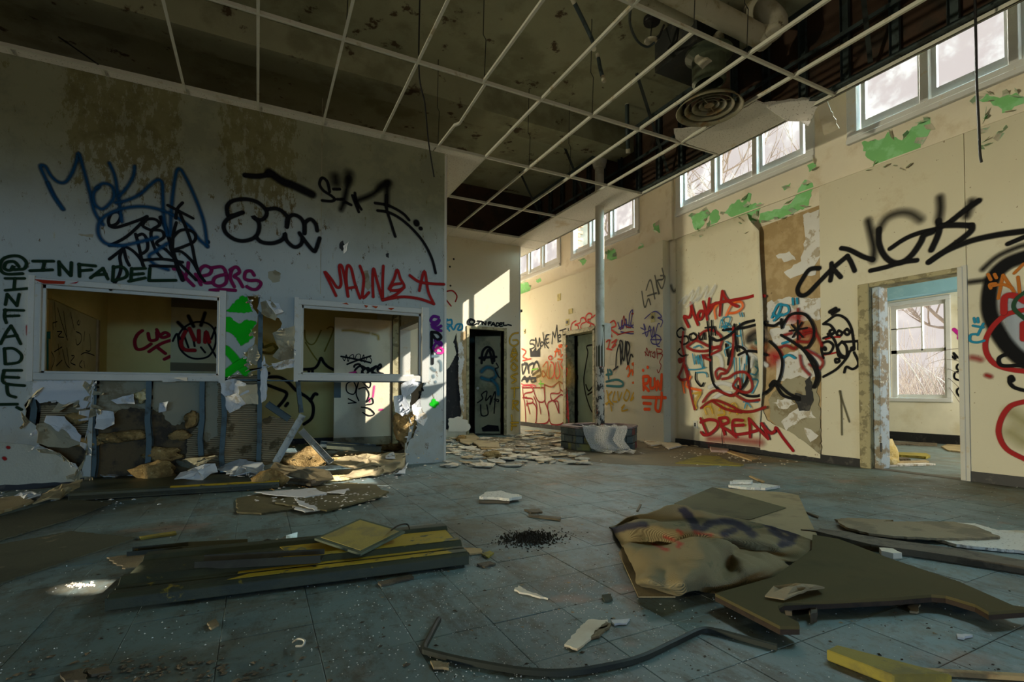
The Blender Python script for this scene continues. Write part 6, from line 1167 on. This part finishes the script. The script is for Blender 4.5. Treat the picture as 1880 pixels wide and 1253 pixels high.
tag(dl, 'E', K, 1.5, '540 720 700 750 870 790;610 810 740 760 880 715', ze, .4, label='black crossed-out scribble'); tag(dl, 'E', K, .7, '560 740 580 770 600 700 620 780 640 720 680 700 690 760 720 700 760 700 770 780 800 700 810 790 850 720 890 760 880 800', ze, .4); tag(dl, 'E', K, 1.8, '690 840 700 820 750 810 790 870 770 920 720 920 700 880 760 830 830 860 850 900 820 930 780 890 850 850 870 890 890 860 900 930;890 860 950 830 900 890 950 920;960 870 1000 840 990 810 960 850 970 900 1020 920', ze, .4)
tag(dl, 'E', K, 1.1, '1040 210 990 230 990 290 1040 310 1060 260 1040 210;1080 210 1060 300 1080 360;1110 220 1170 220 1160 260 1120 230;1080 270 1130 260 1160 310 1140 370 1180 340 1190 380 1140 390;1100 410 1160 420 1200 460 1160 475 1110 450;1000 345 1060 375;1000 380 1060 375', zf, .3, label='thin black looped lettering'); tag(dl, 'E', PNK, 2, '1010 150 1055 140;1200 250 1190 330;1160 340 1165 365;1240 430 1262 428', zf, .6, .8); tag(dl, 'E', YLW, 2.5, '560 420 640 420 720 430 860 450;900 460 960 480 970 520', ze, .8, .55)
# --- back wall
tag(wb, 'B', K, 1.3, '370 160 340 145 320 165 340 185 370 170 370 150 330 135 305 160 315 190 360 195 395 180;400 155 440 160;420 158 410 185;445 190 450 163 475 192 480 163;505 195 503 168 530 166;505 180 522 180;530 200 552 170 567 206;538 190 562 190;582 175 578 206 605 196 600 176 582 175;640 175 615 175 612 205 640 205;614 190 632 188;650 170 650 196 680 196;690 190 722 198', zh, .35, label='dark blue handle lettering over the doorway')
tag(wb, 'B', YLW, 1.7, '790 270 740 280 710 320 710 370 750 395 790 370 780 340 740 340;720 500 748 415 780 475;730 460 772 460;720 480 780 540;770 490 720 545;740 560 720 600 750 630 780 600 740 560;780 660 720 690 770 720 730 750;725 800 795 795;755 800 750 890;740 920 735 1000;740 920 790 930 770 960 740 960 790 1015;725 1060 730 1110;730 1130 725 1200;720 1130 790 1130;725 1160 770 1160', zh, .6, .85, label='yellow letters stacked down the wall end'); tag(wb, 'B', YLW, 9, '750 450 760 620 750 800 755 980 750 1180', zh, 1.0, .45)
tag(wb, 'B', CYA, 1.5, '110 140 100 180 150 190 150 145 120 150;110 230 140 200 170 240 200 190 250 190 250 235 210 240 230 200;105 205 130 250', zh, .4); tag(wb, 'B', RED, 1.2, '145 510 190 505 220 540 210 580;140 560 180 610', zg, .4)
tag(lf, 'D', K, 2.2, '440 560 450 450 500 405 550 450 560 540;465 530 510 430 545 560;420 510 580 500', zh, .4, label='black circled letter A'); tag(lf, 'D', (.02, .12, .17), 4, '440 640 490 600 560 620 580 680 520 720 440 700;540 720 590 780 600 860', zh, .5, .8); tag(lf, 'D', K, 1.1, '400 940 450 900 440 860 490 830 480 920 530 870 520 960 570 830 560 1040;560 905 600 910 600 930 580 920;430 960 440 1060 500 1050 490 960;580 560 600 600 570 620 610 700', zh, .4); blotch(lf, 'D', K, '440 1180 500 1150 600 1160 610 1215 450 1215', zh, .1)
# --- right wall: far part (proud of the shell by a tenth of a metre)
PL['F'] = plane_x(XR-.10); PL['C'] = plane_x(XR-.16)
tag(wr, 'F', K, 1.0, '225 355 190 355 180 390 215 395 225 425 180 445;240 450 235 330 262 420 275 330 288 440;300 370 282 400 300 415 315 385 300 370;310 280 330 430;350 310 325 370 365 435;372 300 340 310 345 382 372 375;345 345 365 340;400 390 410 270;410 270 430 330;430 330 450 205;450 205 462 380;470 330 490 320 480 300 460 320 470 365 492 360;480 260 540 240;510 250 515 390;540 270 535 375;565 240 560 370;540 325 565 312', zi, .25, label='black two-word lettering'); blotch(wr, 'F', K, '178 430 205 470 235 430 245 465 280 425 283 520 185 522', zi, .05)
tag(wr, 'F', (.55, .03, .02), 1.0, '640 160 600 190 590 250 620 285 660 250 660 210 630 200 680 180 690 140 720 130 740 170 700 190 690 230 730 260 770 230 790 190 750 170 740 120 770 85 800 100 790 140 760 150 780 180 820 200 830 240 800 230;800 130 850 90', zi, .3, label='red bubble lettering over the far doorway'); tag(wr, 'F', ORG, 1.2, '430 520 450 440 470 500;430 470 470 460;480 450 485 500;495 400 470 410 480 425 500 415 495 400;510 440 520 470 550 410;540 470 545 520;490 520 510 500 530 540;460 545 530 550', zi, .4, label='orange tag beside the far doorway')
tag(wr, 'F', K, 1.7, '100 600 110 690 140 620 130 580;170 680 170 610 220 590 200 680;220 600 250 570 280 640 290 700 250 720;210 700 280 650;100 760 130 720 150 770 180 720 200 770 240 760;110 740 240 735;105 600 150 590 160 640', zi, .4, label='thick black scribble by the block corner'); tag(wr, 'F', (.55, .05, .02), 1.0, '310 620 350 570 360 620 340 700 310 720 310 660 370 740;390 600 370 660 380 740 420 700 420 600 390 570;440 580 430 680 450 740 480 690 460 570;510 550 490 600 520 650 555 640 540 730 510 720;385 510 365 530 385 550 405 530 385 510;100 440 140 470 110 520 150 540;110 560 190 540', zi, .3, label='red looped lettering'); tag(wr, 'F', YLW, 12, '320 640 420 660 540 640;240 730 400 760 560 730', zi, 1.0, .4); tag(wr, 'F', (.75, .03, .08), 1.2, '95 790 140 810 200 800 240 815;100 820 150 800 210 825', zi, .6, .7); tag(wr, 'F', (.2, .65, .03), 1.2, '270 790 320 790;290 760 290 830;200 650 260 640', zi, .6, .8)
tag(wr, 'F', (.28, .01, .015), 1.15, '105 830 205 830;205 830 205 870 130 890 130 930 200 940 205 980 150 990 150 1010;105 830 115 920 130 1000 140 1190;140 1190 230 1190 245 1100 240 1020 205 975;150 960 165 1030 180 1090;205 830 320 830;320 830 325 960 260 960 210 840;220 920 250 1020 240 1190;240 1190 350 1180 370 1090 330 970;270 970 280 1030 290 1090;325 800 400 820 470 770;470 770 480 880 390 890 410 960 500 900 550 990 550 1100 500 1190 400 1195 370 1120 360 990 400 960;325 800 330 900 330 960;430 970 470 1080;470 1080 460 970 420 970;480 770 540 820 560 940 570 1190;490 850 520 880 530 920 550 900 545 960 565 980 550 1040 570 1060 550 1110 570 1150;110 930 150 925', zi, .25, label='large dark red block letters')
tag(wr, 'F', (.6, .05, .03), 1.2, '1000 320 970 250 950 200;985 180 980 310;985 180 1020 160 1040 210 990 240 1060 300;940 250 960 300;945 370 980 350 960 440;1000 380 1050 350 1000 430 1040 400;950 440 1000 450', zi, .35, label='red lettering beside the column'); tag(wr, 'F', VIO, 1.0, '1060 180 1090 250 1100 150 1110 240 1140 140 1150 230;1170 230 1180 90 1210 60 1190 200 1240 190;1250 90 1270 180;1090 270 1200 290 1270 270;1070 240 1140 200 1220 230', zi, .35, label='violet scribble'); tag(wr, 'F', RED, .9, '1100 240 1120 110 1140 210 1190 230;1200 90 1240 100 1220 190 1275 70;1060 300 1180 270 1275 275', zi, .3); tag(wr, 'F', K, 1.3, '1040 620 1050 480 1080 400 1090 600 1110 400 1080 370 1120 560 1140 360 1150 520 1180 420 1150 380 1160 600 1190 500 1212 520;1020 650 1060 620', zi, .35, label='tall black looped tag')
tag(wr, 'F', ORG, 1.5, '1150 640 1170 610 1180 690 1160 720 1200 650 1210 700;1210 600 1250 590 1240 580 1205 590;1240 640 1230 720 1270 750 1280 700 1240 700;1210 780 1262 770;1225 610 1225 680', zi, .4, label='orange tag under the black loops'); tag(wr, 'F', YLW, 1.2, '950 860 970 960 940 990;1000 870 960 930 1010 1000;1030 870 1010 960 1050 970;1060 870 1070 960 1100 880;1150 850 1120 930 1150 960 1180 890 1150 850;1220 880 1190 960 1240 900;1100 1030 1130 1000 1100 1060 1160 1050;950 1000 980 970 1000 1060', zi, .35, label='yellow outline lettering'); tag(wr, 'F', TEA, 1.6, '945 700 1000 690 980 650;945 770 1050 750 1110 780 1090 815 950 810;960 650 970 740', zi, .4)
tag(wr, 'C', GRY, 1.6, '1500 510 1520 620 1545 560 1560 600;1530 500 1560 430 1590 560;1590 400 1620 530 1600 440 1650 420 1640 350;1610 440 1640 490 1660 410 1630 400;1540 540 1600 520', zg, .5, .9, label='grey gothic lettering on the chase'); tag(wr, 'C', VIO, 1.0, '1330 140 1400 80 1450 70 1500 120 1460 130 1510 160 1490 220;1290 230 1340 250 1320 190 1350 320 1380 210 1400 330 1420 220 1430 320 1460 200 1480 190;1390 350 1440 300 1490 330 1470 390 1410 390 1390 350;1390 350 1500 350;1440 300 1450 400 1480 420;1310 290 1400 250', zi, .35, label='violet tag with a small wheel'); tag(wr, 'C', RED, .9, '1340 510 1350 430 1370 510 1330 470;1380 460 1390 520;1375 475 1400 470;1410 490 1430 470 1430 530 1405 510;1450 440 1460 540;1450 440 1500 450 1500 480 1460 490 1510 500 1480 570 1495 610 1470 680 1455 650', zi, .3, label='thin red tag with a wavy tail')
tag(wr, 'C', FLO, 2.8, '1315 730 1318 790 1320 850;1315 720 1370 720 1360 780 1320 800 1370 860;1390 740 1390 830 1430 820 1430 740;1450 850 1460 760 1490 850 1500 700;1310 925 1420 928 1540 930;1450 930 1440 1040 1480 1060 1500 940 1500 880;1320 985 1390 990;1330 1045 1380 1045;1360 625 1363 627;1315 655 1317 657', zi, .35, label='fluorescent orange lettering on the chase'); tag(wr, 'R', GRY, 3, '1700 470 1720 510 1760 470', zg, .9, .8)
tag(fl_, 'T', K, 1.6, '820 400 750 415 760 480 740 600 720 750 740 900 790 1050 830 1090;740 800 770 860 820 800;760 900 820 860', zi, .35, label='black curved line')
# --- the loose covering and the bared board beside it
PL['J'] = plane_x(XR-.052); PL['Q'] = plane_x(XR-.030)
tag(wr, 'J', WHI, 2.6, '350 190 420 120 390 200 480 70 460 180 540 40 520 170 620 30 600 150 700 20 640 150;420 230 560 120', zj, .7, .45, label='faint white scrawl')
for col, hf, st, op in ((WHI, 4, '680 680 740 700 760 800 700 840;640 1000 740 960 850 980 860 1010;680 1110 760 1060 840 1060;940 600 1060 700 1190 790;1060 720 1040 800;930 690 980 690 970 780 940 840', .8), (CYA, 1.5, '760 360 780 330 840 330 820 400 760 420 850 440 780 460;800 420 830 470 900 440;930 290 940 320;955 285 965 320;880 500 940 500 930 380 960 600;480 680 500 780 510 700 540 780 530 690 580 820 560 690;440 830 520 830 600 810;510 860 600 860 620 900;490 620 540 600 570 620;800 560 850 600 790 640 800 700;880 720 890 980;930 720 940 960;980 780 970 950;1000 700 1000 780;1080 800 1110 830 1080 880 1040 870;1040 920 1110 940 1050 1060;970 1140 1110 1140;980 1200 1000 1150 1040 1190;740 430 760 350 790 440 800 380 850 420', .9), (ORG, 2.6, '700 340 690 250 720 210;800 310 860 200 940 180 960 230 900 280 830 290;380 930 400 1050;460 900 420 990 560 1030;340 900 390 950', .85)): tag(wr, 'J', col, hf, st, zj, .5, op)
tag(wr, 'J', (.30, .22, .16), 8, '1000 520 1060 470 1130 470 1180 510', zj, .9, .8); tag(wr, 'J', (.02, .02, .02), 5, '1020 520 1080 480 1150 485;1010 560 1090 540 1180 560', zj, .9, .8); tag(wr, 'J', (.25, .09, .035), 6, '1050 620 1120 640 1180 610', zj, .9, .8); tag(wr, 'J', (.03, .13, .12), 4, '1090 572 1110 580', zj, .8, .9); tag(wr, 'J', (.03, .09, .09), 6, '1090 760 1105 840 1080 920', zj, 1, .7)
tag(wr, 'J', YLW, 1.6, '480 1060 560 1050 500 1120 520 1200;650 1200 660 1120 760 1140 780 1230;820 1200 880 1150 920 1230', zj, .5, .7); tag(wr, 'J', YLW, 14, '430 780 600 740 760 790 860 860;420 900 600 880 800 930', zk, 1.0, .4); tag(wr, 'J', YLW, 2, '280 620 340 610 290 700 280 790;400 840 380 770 440 760 470 830;540 800 570 760 600 840 530 850;650 830 700 780 740 840', zk, .5, .75)
tag(wr, 'J', RED, 2.7, '440 420 415 370 397 320 445 330 465 260 460 185 490 300 530 400;530 300 540 350 570 330 580 280 550 270 525 310;580 180 600 260 620 350;640 150 625 260 612 300;620 300 690 200 720 195;740 310 750 190 765 80;765 80 800 150 860 200 910 225;640 220 720 190 860 165 1000 140 1100 115 1170 125', zj, .35, label='red MOKA lettering on the loose covering')
tag(wr, 'J', DRD, 2.8, '420 610 500 550 580 470 660 450 740 500 760 560 720 620 620 600 540 560 480 550;430 620 500 650 620 650 720 610 740 640 640 690 560 700 650 740;390 470 380 600 400 720 350 730 360 760 400 740 380 820 350 900 380 930 440 900 400 780 430 900 460 1050 500 1210;870 430 870 600 850 760 800 860 750 870 720 920 700 860 740 820 790 840;760 920 820 910 900 860 990 860 1040 930 1050 1010 1000 1050 920 1030 870 990 900 930 930 920 940 1000;580 1140 640 1060 710 1030 790 1060 860 1080 920 1030;560 1200 640 1140 720 1130 850 1180 950 1230 1060 1230 1180 1190;680 1140 800 1210 950 1240;900 1080 1000 1130 1130 1120', zj, .35, .95, label='dark red face drawn in thick lines')
tag(wr, 'J', K, 1.6, '400 450 370 430 330 470 350 520 420 510 440 560 390 590 360 560;490 480 450 500 470 550 520 520 490 480;540 480 545 530 570 540 590 480 600 540;620 370 640 510;600 430 690 420;660 360 665 500;670 440 690 430 700 500;640 520 645 700;360 630 340 660 380 700 420 690;510 860 510 930 560 990 585 960', zj, .3, label='black lettering under the red')
tag(wr, 'J', K, 2.4, '650 520 650 700 655 860 690 980 780 1060 860 1075 930 1030 1000 930 1020 780 990 650 920 610 860 640 830 720 820 780;800 590 820 700;880 400 890 520 910 650;770 450 960 430 1090 400 1150 390 1180 370;920 690 1000 655 1100 660 1190 690;920 1040 1000 1080 1100 1085 1180 1050;640 510 700 550 760 540 830 500 870 470 960 390 1070 360;920 990 925 1050', zj, .35, label='big black looping outline')
tag(wr, 'Q', (.5, .02, .03), 9, '1250 760 1240 690 1300 690;1430 330 1500 330;1540 480 1600 470', zj, 1.0, .6); tag(wr, 'Q', CYA, 2, '1240 330 1290 220 1330 210 1290 320 1250 290;1320 210 1390 220 1400 280 1340 310;1440 150 1445 205;1480 150 1485 195;1340 720 1400 690 1460 720;1260 360 1330 300;1340 580 1400 560', zj, .5, label='blue scribble on the bared board'); tag(wr, 'Q', DRD, 3.2, '1490 250 1490 380;1310 620 1380 600 1460 630 1500 520 1630 470 1600 560 1500 560;1540 460 1640 460 1720 600;1570 640 1680 700 1730 760 1690 820 1600 780;1510 700 1530 800 1600 880;1360 500 1430 480', zj, .5, .85)
tag(wr, 'Q', K, 2.5, '1180 400 1260 410 1320 380 1340 440 1330 350;1340 410 1400 320 1470 290 1570 310 1640 420 1640 520 1590 610 1560 620;1220 560 1300 640 1340 740 1330 860 1290 960 1220 990 1260 940 1300 970 1400 1060 1500 1100;1180 1050 1220 1020 1260 960;1280 980 1350 1080 1500 1120;1330 500 1430 560 1540 640 1630 780 1670 900 1640 1000;1560 650 1660 770 1690 900 1650 1000', zj, .35, label='big black loops over the bared board'); tag(wr, 'Q', K, 1.7, '1490 360 1490 540;1430 400 1540 520;1410 460 1580 430;1530 380 1440 520', zj, .3)
tag(wr, 'J', (.27, .012, .016), 2.7, '340 890 370 960 400 1040;340 930 430 900 520 920 520 980 450 1050 380 1070 345 1040;545 890 580 980 600 1060;540 890 620 880 640 930 560 970 640 1020 730 1090;800 910 700 910 690 1000 720 1060 850 1050;700 965 810 960;880 1090 880 980 870 890;870 890 950 980 1080 1110;850 1050 960 1020;1080 1110 1040 1000 1000 930 1060 1010 1110 1050 1150 1030', zk, .35, label='dark red DREAM lettering'); tag(wr, 'Q', (.27, .012, .016), 2.7, '1110 1050 1150 1030 1165 990 1240 1100 1350 1240', zk, .4); tag(wr, 'J', (.36, .03, .03), 6, '420 1110 600 1110 800 1130 1000 1150', zk, 1.0, .6); tag(wr, 'J', K, .7, '575 960 572 1080 580 1180', zk, .3)
# --- right wall: wall covering by the near doorway
PL['W'] = plane_x(XR-LC)
tag(wr, 'W', K, 2.2, '60 570 100 540 180 490 260 520 310 600 330 700 338 790;50 740 42 800 60 880;60 570 120 580 160 640 110 680 60 700;200 630 180 660 210 680 230 650 200 630;275 615 250 640 275 670 300 645 275 615;120 630 150 620 165 645 130 660 115 640;100 660 150 700 180 770 200 860 250 880;60 740 110 730 150 770 120 830 60 840;230 730 190 780 220 850 270 860 270 780 230 730;230 735 380 725;380 725 380 800;340 790 300 820 270 880 180 980 60 1050;200 890 170 890 175 920 205 910 200 890;340 830 380 930 330 980 270 960 250 1010', zl, .45, label='black ghost outline with round letters'); tag(wr, 'W', K, 3.5, '70 790 75 800;320 790 330 800;120 460 170 432', zl, .5); tag(wr, 'W', K, 2.4, '140 482 200 442', zl, .8); tag(wr, 'W', RED, 1.4, '80 710 150 690 210 690;70 850 130 840 190 825', zl, .5)
tag(wr, 'W', (.10, .09, .05), 1.8, '950 190 955 290 957 410;945 190 960 240 995 345', zo, .6, .8)
tag(wr, 'W', K, 3.8, '200 640 120 650 60 730 20 810 40 860 100 850 200 750 310 640 430 540;300 600 300 680 290 740;310 640 345 680 375 712;430 540 460 590 490 660;380 475 450 490 560 545 640 570;780 480 900 400 1020 350 1180 310 1300 240;620 660 750 630 880 590 1000 575;1750 440 1880 385', zm_, .5, label='large black lettering over the near doorway')
tag(wr, 'W', K, 6.0, '640 570 650 480 630 380 600 250;1190 60 1195 150 1180 250;1410 210 1450 90', zm_, 1.0, .9); tag(wr, 'W', K, 6.5, '1030 240 950 190 850 185 750 230 690 320', zm_, 1.0, .75); tag(wr, 'W', K, 4.4, '690 320 690 430 730 530 800 590 880 590 960 530 1030 430 1060 370 1130 340;1180 250 1180 350 1120 490;1300 240 1400 160 1510 85;1200 290 1330 285 1450 290;1450 290 1440 340 1300 450 1100 590;1100 590 1200 520 1350 450 1500 400 1700 360 1890 335', zm_, .6)
tag(wr, 'W', (.40, .45, .52), 22, '220 360 250 420 270 520;260 400 280 560 300 600', zn, .7, .75, label='pale grey-blue fill'); tag(wr, 'W', (.30, .28, .10), 12, '230 960 300 1010;220 1060 290 1110', zn, 1.0, .5)
tag(wr, 'W', K, 10, '300 120 200 160 130 230 105 330 110 430 160 540 220 620 300 690', zn, .6, label='thick soft black outline at the frame edge'); tag(wr, 'W', K, 4.5, '0 258 60 250 130 240;70 190 150 120 260 70 300 60', zn, .9, .85)
tag(wr, 'W', (.42, .13, .02), 2.4, '100 215 115 245;135 215 145 235;155 345 180 220;180 220 240 310;110 280 180 270 230 290;240 210 290 160;260 230 270 320;115 290 110 270 140 265', zn, .4, label='orange small tag'); tag(wr, 'W', (.34, .02, .02), 4, '300 405 200 430 130 490 90 560 90 630 130 690 200 720 300 735;300 895 220 920 170 990 158 1070 200 1150 300 1205', zn, .4, label='red rings at the frame edge'); tag(wr, 'W', (.34, .02, .02), 5, '185 420 190 340 240 330 300 360;290 480 290 560', zn, .4); tag(wr, 'W', (.02, .06, .03), 3, '300 310 250 350 240 400 300 455', zn, .5)
tag(wr, 'W', CYA, 2, '25 450 30 472;45 450 48 472;20 490 75 500;75 480 60 510 45 540;35 535 8 540 5 570 40 580 80 570', zn, .4, label='blue tag by the near doorway'); tag(wr, 'W', (.34, .02, .02), 5, '15 660 40 665 60 672', zn, .9, .7); tag(wr, 'W', (.30, .02, .02), 4, '92 755 112 762', zn, .8, .9); tag(wr, 'W', K, 3, '225 762 215 790 240 820 300 838;205 640 162 660 160 690 190 705 300 700', zn, .4); tag(wr, 'W', K, 5, '222 770 226 778', zn, .4)
# --- side room
tag(wn_, 'N', K, 1.6, '1320 390 1290 410;1285 440 1300 460;1320 580 1300 610;1320 760 1340 800;1220 860 1260 890 1240 830 1290 880 1320 840;1335 930 1280 940 1275 980 1330 1010;1335 1000 1260 1010 1250 1060 1300 1085 1335 1085;1335 1140 1280 1160 1275 1200 1310 1240', zl, .35, label='black loops beside the sash window'); tag(wn_, 'N', (.45, .015, .25), 3, '1245 620 1290 660 1320 690;1320 610 1300 670 1290 700', zl, .4)
